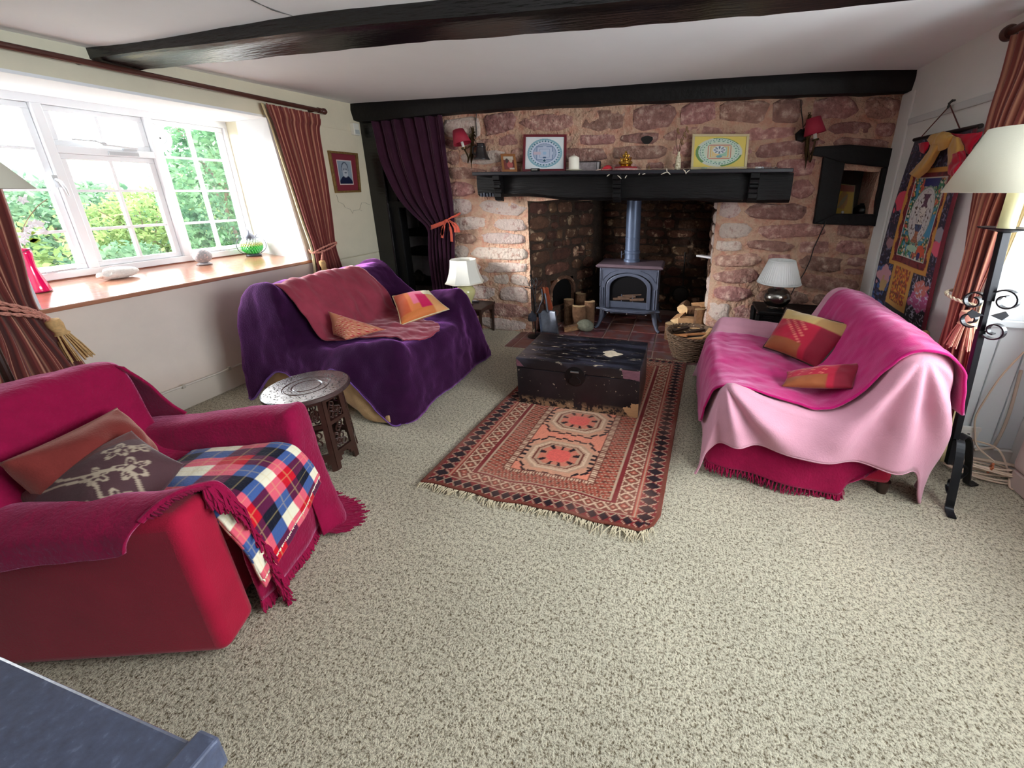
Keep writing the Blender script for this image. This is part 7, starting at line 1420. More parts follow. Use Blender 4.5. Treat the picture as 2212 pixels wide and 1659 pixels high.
mb = MB(); mb.tube([(c.x - 0.01, c.y - 0.012, bmz + 0.012), (c.x - 0.05, c.y - 0.02, bmz + 0.010), (c.x - 0.03, c.y - 0.038, bmz + 0.006), (c.x + 0.01, c.y - 0.036, bmz + 0.006)], [0.014, 0.013, 0.011, 0.008], 8); mb.tube([(c.x + 0.01, c.y - 0.012, bmz + 0.012), (c.x + 0.05, c.y - 0.02, bmz + 0.010), (c.x + 0.03, c.y - 0.036, bmz + 0.004), (c.x - 0.01, c.y - 0.034, bmz + 0.003)], [0.014, 0.013, 0.011, 0.008], 8); mb.build('legs', gm, gf, smooth=True)
for s in (-1, 1):
    MB().tube([(c.x + s * 0.02, c.y, bmz + 0.048), (c.x + s * 0.042, c.y - 0.006, bmz + 0.034), (c.x + s * 0.046, c.y - 0.018, bmz + 0.054)], [0.008, 0.007, 0.006], 8).build('arm', gm, gf, smooth=True); MB().tube([(c.x + s * 0.018, c.y + 0.004, bmz + 0.046), (c.x + s * 0.036, c.y + 0.004, bmz + 0.03), (c.x + s * 0.03, c.y - 0.024, bmz + 0.026)], [0.008, 0.007, 0.006], 8).build('arm', gm, gf, smooth=True)
mb = MB(); mb.ball((c.x, c.y - 0.004, bmz + 0.068), 0.0165, 14, 10, (1, 1, 1.1)); mb.tube([(c.x, c.y - 0.018, bmz + 0.066), (c.x + 0.003, c.y - 0.028, bmz + 0.052), (c.x - 0.006, c.y - 0.03, bmz + 0.038), (c.x - 0.014, c.y - 0.028, bmz + 0.034)], [0.007, 0.006, 0.004, 0.003], 8); mb.ball((c.x - 0.02, c.y, bmz + 0.068), 0.010, 10, 6, (1, .4, 1.2)); mb.ball((c.x + 0.02, c.y, bmz + 0.068), 0.010, 10, 6, (1, .4, 1.2)); mb.build('head', gm, gf, smooth=True)
MB().lathe([(0.0, 0.0), (0.014, 0.0), (0.015, 0.005), (0.009, 0.014), (0.004, 0.022), (0, 0.026)], (c.x, c.y - 0.004, bmz + 0.082), 14).build('crown', gm, gf, smooth=True)
c = at_m(1401, 3.66); ic = thing('incense_cone', 'tiny pointed bronze cone on the mantel right of the figurine', 'ornament', c); MB().lathe([(0.0, 0), (0.015, 0), (0.014, 0.015), (0.010, 0.024), (0.005, 0.034), (0.0, 0.058)], c, 16).build('cone', rgbm('bronze', 122, 92, 66, rough=0.4, metal=0.5), ic, smooth=True, angle=60)
c = at_m(1463, 3.66); va = thing('vase', 'slim mottled cream vase left of the yellow print', 'vase', c); MB().lathe([(0.0, 0), (0.022, 0), (0.024, 0.01), (0.022, 0.08), (0.019, 0.1), (0.010, 0.112), (0.009, 0.135), (0.011, 0.14), (0.006, 0.14), (0.005, 0.11), (0, 0.1)], c, 24).build('body', rgbm('mottled_glaze', 222, 214, 186, rough=0.3, col2=s2l((150, 134, 96)), vscale=60, edge=(0.5, 0.62)), va, smooth=True, angle=60)
tw = thing('dried_stems', 'dried brown stems with seed heads standing in the slim vase', 'dried stems', c + V(0, 0, 0.1)); tm_ = rgbm('dry_brown', 92, 66, 44, rough=0.9)
for k, (dx, h, cu) in enumerate(((0.05, 0.31, -0.03), (-0.02, 0.30, -0.03), (0.035, 0.27, 0.0), (0.015, 0.22, 0.01))):
    p = c + V(0, 0, 0.12); q = c + V(dx, 0.0, h); m_ = p.lerp(q, 0.5) + V(cu * 0.6, 0, 0); MB().tube(cr([tuple(p), tuple(m_), tuple(q)], 10), 0.0026, 5).build('stem', tm_, tw, smooth=True)
    m2 = MB(); m2.ball(q, 0.012, 8, 6, (0.8, 0.8, 1.7)); m2.ball(q + V(0.012, 0, -0.02), 0.008, 8, 6, (1, .8, 1.4)); m2.build('seed_head', rgbm('dry_pale', 140, 110, 80, rough=0.9), tw, smooth=True)
# string of fairy lights along the shelf
fl2 = thing('string_lights', 'thin string of unlit white fairy lights trailing along the mantel shelf', 'string lights', at_m(1440, 3.62))
pts = [at_m(u_, 3.625) + V(0, 0, 0.004 + 0.006 * abs(math.sin(u_ * .13))) for u_ in range(1300, 1640, 8)]; MB().tube(pts, 0.0018, 5).build('wire', rgbm('clear_wire', 190, 176, 150, rough=0.4), fl2)
lb = rgbm('lamp_white', 232, 224, 206, rough=0.4)
for (u_, v_, u2, v2) in ((1311, 381, 1317, 377), (1334, 379, 1342, 386), (1350, 385, 1354, 379), (1380, 378, 1382, 374), (1388, 377, 1394, 375), (1440, 364, 1441, 372), (1441, 371, 1448, 377), (1479, 367, 1482, 376), (1482, 374, 1490, 367), (1428, 377, 1440, 372), (1476, 366, 1480, 371)):
    MB().tube([P(u_, v_, y=3.597), P((u_ + u2) / 2, (v_ + v2) / 2 - 0.5, y=3.594), P(u2, v2, y=3.597)], [0.003, 0.004, 0.003], 6).build('bulb', lb, fl2, smooth=True)
for k, (u_, lab, sc) in enumerate(((1520, 'pale green pebble under the yellow print', 0.016), (1590, 'small white pebble under the yellow print at its right corner', 0.008))):
    c = at_m(u_, 3.64); MB_ = MB().ball((c.x, c.y, MZ + sc * 0.6), sc, 12, 8, (1.6, 1, 0.62)).build('pebble', rgbm('pebble_%s' % ('green' if k == 0 else 'white'), 170 + 40 * k, 184 + 24 * k, 150 + 60 * k, rough=0.5), smooth=True); tag(MB_, lab, 'pebble')
c = at_m(1637, 3.65); lt = thing('lighter', 'white cigarette lighter lying near the right end of the mantel', 'lighter', c); MB().box((c.x - 0.026, c.y - 0.01, MZ), (c.x + 0.022, c.y + 0.01, MZ + 0.016)).build('case', rgbm('lighter_white', 232, 232, 236, rough=0.3), lt, bevel=0.005); MB().box((c.x + 0.022, c.y - 0.009, MZ + 0.001), (c.x + 0.038, c.y + 0.009, MZ + 0.016)).build('cap', rgbm('steel', 150, 150, 156, rough=0.3, metal=0.9), lt, bevel=0.002)
c = at_m(1664, 3.66); pp_ = thing('ribbon_scrap', 'crumpled pale foil strip at the right end of the mantel', 'scrap', c); surf('foil', wrinkle(np.array([[(c.x - 0.055 + 0.10 * i / 11, c.y - 0.012 + 0.024 * j / 5, MZ + 0.004 + 0.008 * abs(math.sin(i * .9))) for j in range(6)] for i in range(12)]), 0.004, 40, 2), rgbm('foil', 170, 170, 172, rough=0.35, metal=0.4), pp_, 0.001)

# ---- fireside tools
ir = rgbm('tool_iron', 38, 36, 38, rough=0.4, metal=0.6); steel = rgbm('scuffed_steel', 118, 124, 138, rough=0.3, metal=0.75, var=0.25, vscale=14)
ts = thing('tool_stand', 'black iron companion stand at the foot of the left stone pier', 'tool stand', (-1.47, 3.72, 0)); sx_, sy_ = -1.46, 3.70
TP = lambda u_, v_, y=3.70: P(u_, v_, y=y)
b_ = TP(1157, 712); b_.z = 0.012
mb = MB(); mb.tube([b_, TP(1154, 660), TP(1152, 630), TP(1146, 596)], 0.007, 8); mb.ball(TP(1146, 595), 0.011, 10, 6); mb.build('upright', ir, ts, smooth=True)
MB().lathe([(0, 0), (0.085, 0.0), (0.085, 0.006), (0.03, 0.014), (0.0, 0.02)], (b_.x, b_.y, 0.002), 28).build('base', ir, ts, smooth=True)
mb = MB(); mb.tube([TP(1134, 621), TP(1142, 622), TP(1154, 624), TP(1166, 616), TP(1171, 609)], 0.005, 6); mb.build('cross_arm', ir, ts, smooth=True)
def tool(nm, lab, pts, head=None):
    t = thing(nm, lab, 'fire tool', b_); MB().tube([TP(u_, v_, 3.685) for u_, v_ in pts], 0.0045, 6).build('shaft', ir, t, smooth=True)
    a = [TP(u_, v_, 3.685) for u_, v_ in pts]; top = a[0]; MB().tube([top, top + V(-0.016, 0, 0.03), top + V(-0.014, 0, 0.065), top + V(0.002, 0, 0.085), top + V(0.014, 0, 0.06), top + V(0.014, 0, 0.03), top], 0.0045, 6).build('loop_handle', ir, t, smooth=True); return t, a
t, a = tool('fire_brush', 'hearth brush with a dark bristle head hanging on the companion stand', ((1147, 622), (1148, 645), (1149, 668))); MB().lathe([(0.0, 0.0), (0.042, 0.0), (0.046, 0.02), (0.038, 0.06), (0.012, 0.085), (0.008, 0.1)], TP(1150, 692, 3.685), 20).build('bristles', rgbm('bristle_black', 38, 40, 52, rough=0.8, bump=0.6, bscale=120), t, smooth=True)
t, a = tool('fire_poker', 'thin iron poker crossing the companion stand', ((1150, 620), (1156, 650), (1163, 676))); 
t, a = tool('fire_tongs', 'iron tongs with ring ends on the companion stand', ((1158, 618), (1157, 645), (1155, 660), (1160, 675))); MB().tube([TP(1160, 675, 3.685), TP(1164, 668, 3.685), TP(1166, 660, 3.685), TP(1170, 652, 3.685), TP(1172, 640, 3.685), TP(1170, 624, 3.685)], 0.0055, 6).build('jaw', steel, t, smooth=True)
# ash shovel
sv = thing('shovel', 'flat steel ash shovel leaning at the left of the hearth', 'shovel', P(1185, 718, z=0)); 
q4 = [P(1170, 718, z=0.006), P(1207, 722, z=0.006), P(1200, 672, y=3.90), P(1164, 669, y=3.90)]
rows = [[q4[0], q4[0].lerp(q4[1], .5) + V(0, .012, 0), q4[1]], [q4[0].lerp(q4[3], .5), (q4[0] + q4[1] + q4[2] + q4[3]) / 4 + V(0, .02, 0), q4[1].lerp(q4[2], .5)], [q4[3], q4[3].lerp(q4[2], .5) + V(0, .02, 0), q4[2]]]
surf('blade', net(rows, 14, 14), steel, sv, 0.003)
for a, b2 in ((q4[0], q4[3]), (q4[1], q4[2])): MB().bar(a + V(0, -0.012, 0.004), b2 + V(0, -0.012, 0.0), 0.004, 0.03, (0, 1, 0)).build('blade_side', steel, sv)
MB().tube([(q4[2] + q4[3]) / 2 + V(0, 0.006, -0.02), P(1180, 650, y=3.91), P(1176, 631, y=3.92)], [0.012, 0.011, 0.012], 10).build('socket', steel, sv, smooth=True); MB().tube([P(1176.5, 634, y=3.92), P(1175, 626, y=3.93), P(1173.5, 620, y=3.93)], [0.016, 0.017, 0.016], 10).build('handle', rgbm('orange_wood', 168, 82, 46, rough=0.45), sv, smooth=True)
# orange bellows behind the shovel
bl_ = thing('bellows', 'rust orange leather bellows leaning behind the ash shovel', 'bellows', P(1180, 700, y=3.96)); om = rgbm('rust_leather', 166, 78, 50, rough=0.5, var=0.15, vscale=12); y_ = 3.975
for dy, nm in ((0.0, 'front_board'), (0.035, 'back_board')): MB().prism([P(u_, v_, y=y_ + dy) for u_, v_ in ((1168, 672), (1163, 655), (1168, 638), (1176, 618), (1184, 622), (1188, 645), (1194, 664), (1190, 678), (1178, 684))], (0, 0.012, 0)).build(nm, om, bl_, bevel=0.003)
MB().prism([P(u_, v_, y=y_ + 0.012) for u_, v_ in ((1170, 672), (1166, 655), (1170, 638), (1177, 622), (1182, 624), (1186, 645), (1191, 664), (1188, 676), (1178, 681))], (0, 0.025, 0)).build('gusset', rgbm('dark_leather', 84, 42, 30, rough=0.6), bl_); MB().tube([P(1180, 682, y=y_ + .02), P(1182, 700, y=y_ + .0), P(1183, 712, y=y_ - .01)], [0.02, 0.012, 0.008], 10).build('nozzle', rgbm('brass', 196, 160, 92), bl_, smooth=True)

# ---- logs
barkm = rgbm('log_bark', 116, 84, 60, rough=0.95, var=0.35, vscale=14, bump=1.0, bscale=30, bdist=0.02, stretch=(1, 1, 1)); endm = rgbm('cut_wood', 216, 184, 140, rough=0.85, var=0.14, vscale=30, bump=0.2, bscale=60); splitm = rgbm('split_wood', 190, 146, 104, rough=0.85, var=0.25, vscale=20, bump=0.4, bscale=40)
def log(c, d, L_, r, ang, lab, a0=0.0, group=None, nm='log'):
    """split log: bark on the curved side, cut ends, split faces; ang = arc of bark kept"""
    c = V(*c); d = V(*d).normalized(); a = d.orthogonal().normalized(); b2 = d.cross(a); R_ = random.Random(int(abs(c.x) * 997 + abs(c.z) * 7919 + abs(c.y) * 331)); n = 9; full = ang >= 2 * PI - 0.01
    ring = [(a * math.cos(a0 + ang * k / (n - (0 if full else 1))) + b2 * math.sin(a0 + ang * k / (n - (0 if full else 1)))) * r * R_.uniform(0.9, 1.06) for k in range(n)]
    t = thing(nm, lab, 'log', c - d * L_ / 2, group); e0, e1 = c - d * L_ / 2, c + d * L_ / 2
    m_ = MB(); lo, mi, hi = [e0 + p for p in ring], [c + p * R_.uniform(0.97, 1.05) for p in ring], [e1 + p for p in ring]
    m_.add(lo + mi + hi, [(j * n + k, j * n + (k + 1) % n, (j + 1) * n + (k + 1) % n, (j + 1) * n + k) for j in range(2) for k in range(n if full else n - 1)]); m_.build('bark', barkm, t, smooth=True, fix=False)
    poly0 = lo + ([] if full else [e0]); poly1 = hi + ([] if full else [e1]); 
    MB().add(poly0 + [p - d * 0.002 for p in poly0], [tuple(range(len(poly0))), tuple(range(2 * len(poly0) - 1, len(poly0) - 1, -1))]).build('cut_end', endm, t); MB().add(poly1 + [p + d * 0.002 for p in poly1], [tuple(range(len(poly1))), tuple(range(2 * len(poly1) - 1, len(poly1) - 1, -1))]).build('cut_end', endm, t)
    if not full: MB().add([lo[-1], e0, lo[0], hi[-1], e1, hi[0]], [(0, 1, 4, 3), (1, 2, 5, 4)]).build('split_face', splitm, t)
    return t
lz = 0.0
log((-1.055, 4.06, 0.135), (0, 0.05, 1), 0.25, 0.075, PI * 1.2, 'upright split log standing left of the stove, nearest the shovel', 2.2)
log((-0.955, 4.15, 0.15), (0.02, 0, 1), 0.29, 0.06, PI * 1.3, 'upright split log standing closest to the stove left leg', 2.6)
log((-1.20, 4.16, 0.15), (0.0, 0.02, 1), 0.29, 0.055, 2 * PI, 'dark upright round log in the shadow behind the shovel', 0)
log((-1.12, 4.40, 0.16), (0.0, 0.03, 1), 0.31, 0.07, PI * 1.4, 'dark upright log deep beside the stove', 1)
log((-1.10, 3.93, 0.04), (0.85, 0.45, 0.12), 0.16, 0.042, PI * 1.1, 'short pale log lying in front of the upright logs', 4.4)
rk = P(1272, 705, z=0); MBk = MB().ball((rk.x, 3.98, 0.068), 0.085, 20, 14, (1.05, 0.8, 0.82)); 
for i, p in enumerate(MBk.v): k = 1 + 0.16 * mnoise.noise(Vector(p) * 9); q = V(-0.965 + 0.0, 3.98, 0.068); MBk.v[i] = tuple(V(rk.x, 3.98, 0.068) + (V(*p) - V(rk.x, 3.98, 0.068)) * k)
tag(MBk.build('rock', rgbm('lichen_stone', 118, 120, 104, rough=0.9, var=0.3, vscale=24, bump=0.6, bscale=50), smooth=True), 'grey green rounded stone beside the stove left leg', 'stone')
stack = [(-0.055, 4.0, 0.075, 0.075, 2 * PI, 'round log standing at the left end of the right log stack', (0, 0.05, 1), 0.17, 0), (0.0, 4.08, 0.225, 0.055, PI, 'half log resting on the left of the right log stack', (0.3, 1, 0.05), 0.2, 0.3), (0.11, 3.98, 0.235, 0.075, PI * .6, 'large pale split log facing the room, on top of the right log stack', (1, 0.1, 0.02), 0.22, 3.6),
         (0.05, 4.24, 0.28, 0.05, 2 * PI, 'dark round log at the back top of the right log stack', (0.2, 1, 0), 0.2, 0), (0.14, 4.16, 0.27, 0.045, PI, 'short pale log behind the large split log', (1, .3, 0), 0.14, 0.4), (0.20, 4.22, 0.31, 0.05, PI * .8, 'pale split log highest at the back right of the stack', (1, .2, .1), 0.14, 3.4), (0.225, 3.97, 0.185, 0.075, PI * .9, 'upright split log at the right end of the stack against the pier', (0, .08, 1), 0.29, 0.2),
         (0.12, 4.09, 0.09, 0.085, 2 * PI, 'log at the bottom of the right log stack, behind the basket', (0.1, 1, 0), 0.25, 0), (0.0, 4.22, 0.085, 0.075, 2 * PI, 'log at the bottom rear left of the right log stack', (0.1, 1, 0), 0.22, 0)]
for (x, y, z, r, an, lab, d, L_, a0) in stack: log((x, y, z), d, L_, r, an, lab, a0)

# ---- wicker basket with kindling
wk = rgbm('brown_willow', 128, 104, 84, rough=0.75, var=0.3, vscale=30, col2=s2l((206, 190, 172)), edge=(0.62, 0.72)); bc = V(0.128, 3.555, 0.0)
bkt = thing('wicker_basket', 'brown wicker basket filled with kindling at the right of the hearth', 'basket', bc)
Rz = lambda z: 0.145 + (0.222 - 0.145) * (z / 0.235) ** 0.8
m_ = MB()
for k in range(26): a = 2 * PI * k / 26; m_.tube([bc + V(math.cos(a) * Rz(z), math.sin(a) * Rz(z), z) for z in (0.004, 0.08, 0.16, 0.235)], 0.0045, 5)
tag(m_.build('stakes', wk, bkt, smooth=True), kind='stuff')
m_ = MB()
for j in range(21):
    z = 0.010 + j * 0.0112; L_ = [bc + V(math.cos(a) * (Rz(z) + 0.006 * math.sin(a * 13 + j * PI)), math.sin(a) * (Rz(z) + 0.006 * math.sin(a * 13 + j * PI)), z + 0.003 * math.sin(a * 5 + j)) for a in np.linspace(0, 2 * PI, 79)]; m_.tube(L_, 0.0058, 5, cap=False)
tag(m_.build('weave', wk, bkt, smooth=True), kind='stuff')
for ph in (0, PI): MB().tube([bc + V(math.cos(a) * (0.224 + 0.007 * math.cos(a * 20 + ph)), math.sin(a) * (0.224 + 0.007 * math.cos(a * 20 + ph)), 0.24 + 0.007 * math.sin(a * 20 + ph)) for a in np.linspace(0, 2 * PI, 121)], 0.0065, 6, cap=False).build('rim', wk, bkt, smooth=True)
MB().lathe([(0.0, 0.004), (0.15, 0.004), (0.17, 0.06), (0.2, 0.165), (0.0, 0.175)], bc, 24).build('lining', rgbm('basket_dark', 40, 28, 20, rough=0.95), bkt)
kl = ['long orange kindling stick lying across the basket front', 'second kindling stick, crossing under the longest one', 'pale kindling splinter at the basket right rim', 'short kindling stick at the basket left rim', 'dark bark piece at the back left of the basket', 'dark bark piece in the basket middle', 'thin kindling stick at the back of the basket', 'pale chunky kindling piece standing at the basket right', 'thin splinter lying at the front rim of the basket']
km = [rgbm('kindling_pale', 226, 182, 132, rough=0.8, var=0.15, vscale=20), rgbm('kindling_orange', 206, 142, 92, rough=0.8, var=0.15, vscale=20), rgbm('kindling_bark', 62, 44, 34, rough=0.95)]
for k, (x0_, y0_, x1_, y1_, zz_, w_, mi) in enumerate(((-0.02, 3.46, 0.26, 3.52, 0.245, 0.03, 1), (0.05, 3.41, 0.30, 3.48, 0.232, 0.026, 0), (0.20, 3.42, 0.30, 3.56, 0.25, 0.02, 0), (-0.04, 3.50, 0.09, 3.44, 0.235, 0.03, 1), (-0.04, 3.60, 0.10, 3.68, 0.236, 0.04, 2), (0.08, 3.58, 0.24, 3.66, 0.235, 0.035, 2), (0.0, 3.70, 0.2, 3.66, 0.24, 0.015, 0), (0.25, 3.50, 0.29, 3.60, 0.265, 0.035, 0), (0.02, 3.40, 0.22, 3.38, 0.24, 0.012, 1))):
    p0, p1 = V(x0_, y0_, zz_ - 0.02), V(x1_, y1_, zz_ + 0.004); s = thing('kindling_stick', kl[k], 'kindling', p0); MB().bar(p0, p1, w_, w_ * 0.5).build('wood', km[mi], s, bevel=w_ * .1)
# ---- long-handled pan hanging at the back of the inglenook
wp = thing('warming_pan', 'round black long-handled pan hanging deep in the inglenook at right', 'pan', P(1470, 634, y=4.72)); c = P(1470, 634, y=4.72); pr_ = (P(1488, 634, y=4.72) - c).length
MB().lathe([(0.0, 0), (pr_ * .9, 0.0), (pr_, 0.012), (pr_, 0.03), (pr_ * .85, 0.045), (0, 0.052)], c, 36, (0, -1, 0)).build('pan', rgbm('pan_black', 26, 23, 20, rough=0.5, metal=0.4), wp, smooth=True, angle=40); MB().cyl(c + V(0.02, -0.01, pr_ * .9), P(1480, 545, y=4.75), 0.009, n=8).build('handle', MATS['pan_black'], wp)
# hearth jug-like round pot front left small white clip omitted: nothing else stands here

# ---- niche contents
nb_ = 4.0
kk = [P(1792, 460, y=4.03), P(1842, 464, y=3.97), P(1848, 400, y=3.99), P(1806, 396, y=4.05)]; zf = 1.218
for p in kk[:2]: p.z = zf
pic('picture', 'small gold icon in a thin frame leaning inside the wall niche', 'picture', kk, (-0.3, -1, 0), 0.006, 0.010, rgbm('niche_frame', 150, 128, 84, rough=0.5), lambda x, y: (lambda c: (c.__setitem__(np.hypot(x / .45, (y - .1) / .55) < 1, s2l((176, 128, 74))), c.__setitem__(y > 0.6, s2l((150, 84, 62))), c)[2])(np.ones(x.shape + (3,)) * np.array(s2l((196, 156, 64)))), None, None, 0, (24, 30))
c = P(1820, 459, y=3.90); c.z = zf; fg = thing('figurine', 'tiny white seated figurine in the wall niche', 'figurine', c); wf = rgbm('white_china', 214, 208, 190, rough=0.3)
mb = MB(); mb.ball(c + V(0, 0, 0.062), 0.011, 12, 8); mb.build('head', wf, fg, smooth=True); mb = MB(); mb.tube([c + V(0, 0, 0.014), c + V(0.002, 0, 0.035), c + V(0, 0, 0.052)], [0.014, 0.016, 0.009], 10); mb.build('body', wf, fg, smooth=True)
for s in (-1, 1): mb = MB(); mb.tube([c + V(s * 0.008, -0.004, 0.012), c + V(s * 0.034, -0.012, 0.010), c + V(s * 0.006, -0.026, 0.008)], [0.010, 0.008, 0.006], 8); mb.tube([c + V(s * 0.014, 0, 0.045), c + V(s * 0.026, -0.006, 0.032), c + V(s * 0.022, -0.016, 0.016)], [0.006, 0.005, 0.004], 8); mb.build('limbs', wf, fg, smooth=True)
tl_ = P(1817, 461, y=3.84); tl_.z = zf; tag(MB().lathe([(0.006, 0.0), (0.019, 0.0), (0.020, 0.008), (0.014, 0.010), (0.006, 0.006)], tl_, 18).build('tealight', rgbm('tin', 170, 164, 140, rough=0.35, metal=0.6), smooth=True), 'small round tealight before the niche figurine', 'tealight')
c = P(1864, 455, y=4.0); c.z = zf; bw = thing('bowl', 'black round bowl standing in the wall niche at right', 'bowl', c); MB().lathe([(0.0, 0.0), (0.035, 0.0), (0.06, 0.02), (0.076, 0.06), (0.074, 0.09), (0.05, 0.115), (0.03, 0.12), (0, 0.118)], c, 30).build('body', rgbm('black_glaze', 18, 15, 15, rough=0.3), bw, smooth=True, angle=60); MB().lathe([(0.03, 0.0), (0.034, 0.01), (0.026, 0.014)], c + V(0, 0, 0.118), 24).build('neck', rgbm('black_glaze', 18, 15, 15), bw, smooth=True)

# ---- window sill things
def sz(x): return SZ0 + (SZ1 - SZ0) * ((XL + 0.022) - x) / ((XL + 0.022) + 3.955)
def on_sill(u_, v_):
    z = 0.87
    for _ in range(6): p = P(u_, v_, z=z); z = sz(p.x)
    return p
c = on_sill(87, 630); hp_ = thing('vase', 'tall hot pink glass vase on the window sill behind the near curtain', 'vase', c); pk = rgbm('hot_pink_glass', 238, 8, 96, rough=0.08, spec=0.8, coat=0.5)
R_ = 0.038; MB().lathe([(0.0, 0.0), (R_ * 1.2, 0.0), (R_ * 1.25, 0.012), (R_ * 1.1, 0.04), (R_ * .8, 0.10), (R_ * .62, 0.15), (R_ * .66, 0.19), (R_ * .80, 0.225), (R_ * .74, 0.25), (R_ * .5, 0.255), (R_ * .5, 0.1), (0, 0.05)], c, 28).build('body', pk, hp_, smooth=True, angle=60); MB().lathe([(R_ * 1.2, 0), (R_ * 1.32, 0.004), (R_ * 1.2, 0.012)], c, 28).build('foot', rgbm('dark_pink_glass', 190, 20, 80, rough=0.1), hp_, smooth=True)
mb = MB(); mb.tube([c + V(R_ * .7 * math.cos(a), R_ * .7 * math.sin(a), 0.243 + 0.006 * math.sin(a * 3)) for a in np.linspace(0, 6 * PI, 60)], 0.004, 5); mb.build('wire_wrap', rgbm('maroon_wire', 120, 30, 60, rough=0.4), hp_, smooth=True)
orc = thing('orchid_spray', 'single arching stem with pale blossoms standing in the pink vase', 'flower', c + V(0, 0, 0.2)); sp = [P(u_, v_, x=c.x) for u_, v_ in ((60, 555), (50, 520), (48, 500), (56, 480), (68, 462), (82, 445), (102, 430))]
Q = cr([tuple(p) for p in sp], 30); MB().tube(Q, 0.0022, 5).build('stem', rgbm('brown_stem', 132, 108, 84, rough=0.8), orc)
pet = rgbm('white_petal', 240, 236, 240, rough=0.7)
for k, (u_, v_) in enumerate(((54, 508), (60, 496), (68, 484), (79, 482), (86, 484), (95, 500), (50, 520), (48, 432), (55, 545))):
    p = P(u_, v_, x=c.x + 0.01); m_ = MB()
    for q in range(5):
        a = 2 * PI * q / 5 + k; d = V(0.3 * math.sin(k), math.cos(a), math.sin(a)).normalized(); s2 = V(1, 0, 0).cross(d).normalized(); m_.add([p, p + d * 0.013 + s2 * 0.009, p + d * 0.026 + V(.004, 0, 0), p + d * 0.013 - s2 * 0.009, p + V(0.002, 0, 0)], [(0, 1, 2, 3), (4, 3, 2, 1)])
    m_.build('blossom', pet, orc)
for k, (u_, v_) in enumerate(((58, 520), (62, 522), (52, 505))): 
    p = P(u_, v_, x=c.x + .01); MB().add([p, p + V(0, 0.02, 0.016), p + V(0, 0.05, 0.004), p + V(0, 0.022, -0.014)], [(0, 1, 2, 3)]).build('leaf', rgbm('lime_leaf', 150, 176, 60, rough=0.6), orc)
c = on_sill(258, 601); cs_ = MB().ball(c + V(0, 0, 0.038), 0.06, 26, 16, (0.85, 1.85, 0.66))
for i, p in enumerate(cs_.v):
    q = V(*p) - c; k = 1 + 0.10 * mnoise.noise(q * 14) + 0.05 * mnoise.noise(q * 40); z_ = q.z * k
    if q.y < -0.06: z_ *= 0.8 + 0.5 * mnoise.noise(q * 30)
    cs_.v[i] = tuple(c + V(q.x * k, q.y * k, max(z_, 0.0)))
tag(cs_.build('stone', rgbm('chalk_white', 226, 222, 216, rough=0.9, var=0.12, vscale=30, bump=0.6, bscale=60, col2=s2l((186, 158, 140)), edge=(0.62, 0.7)), smooth=True), 'large white knobbly stone on the window sill below the centre light', 'stone')
c = on_sill(442, 571); tb2 = thing('stone_ball', 'speckled grey stone ball on a small base on the window sill', 'ornament', c); mm = rgbm('speckled_granite', 152, 150, 152, rough=0.6, var=0.2, vscale=90, col2=s2l((206, 172, 166)), edge=(0.56, 0.66)); MB().lathe([(0, 0), (0.048, 0), (0.05, 0.006), (0.036, 0.014), (0, 0.014)], c, 24).build('base', mm, tb2, smooth=True); MB().ball(c + V(0, 0, 0.068), 0.060, 26, 18, (1, 1, 0.95)).build('ball', mm, tb2, smooth=True)
c = on_sill(549, 552); ln_ = thing('glass_lantern', 'round green beaded glass lantern with a grey metal cap on the sill far corner', 'lantern', c); gm2 = rgbm('grey_wire', 92, 94, 102, rough=0.4, metal=0.7)
gg = bpy.data.materials.new('beaded_green_glass'); gg.use_nodes = True; nt_ = gg.node_tree; b2 = nt_.nodes['Principled BSDF']; b2.inputs['Roughness'].default_value = 0.15; b2.inputs['Transmission Weight'].default_value = 0.55
tc = nt_.nodes.new('ShaderNodeTexCoord'); sp_ = nt_.nodes.new('ShaderNodeSeparateXYZ'); rr = nt_.nodes.new('ShaderNodeValToRGB'); nt_.links.new(tc.outputs['Generated'], sp_.inputs[0]); nt_.links.new(sp_.outputs['Z'], rr.inputs[0]); nt_.links.new(rr.outputs[0], b2.inputs['Base Color'])
e = rr.color_ramp.elements; e[0].position = 0.45; e[0].color = (*s2l((60, 206, 80)), 1); e[1].position = 0.75; e[1].color = (*s2l((232, 244, 240)), 1); x_ = rr.color_ramp.elements.new(0.6); x_.color = (*s2l((214, 206, 120)), 1)
R_ = 0.078
mb = MB()
for i in range(1, 15):
    th_ = PI * i / 15; n_ = max(6, int(26 * math.sin(th_)))
    for k in range(n_): a = 2 * PI * (k + 0.5 * (i % 2)) / n_; mb.ball(c + V(R_ * math.sin(th_) * math.cos(a), R_ * math.sin(th_) * math.sin(a), 0.018 + R_ * 0.92 - R_ * 0.92 * math.cos(th_)), 0.0092, 6, 4)
tag(mb.build('bead_globe', gg, ln_, smooth=True), kind='stuff')
MB().lathe([(0, 0), (0.056, 0), (0.06, 0.006), (0.05, 0.016), (0.04, 0.02), (0, 0.02)], c, 28).build('base', gm2, ln_, smooth=True); zt_ = 0.018 + 2 * R_ * 0.92
MB().lathe([(0.052, -0.014), (0.048, 0.0), (0.04, 0.014), (0.038, 0.022), (0.024, 0.034), (0.016, 0.044), (0.006, 0.05), (0.003, 0.075), (0, 0.078)], c + V(0, 0, zt_ - 0.006), 28).build('cap', gm2, ln_, smooth=True, angle=60)
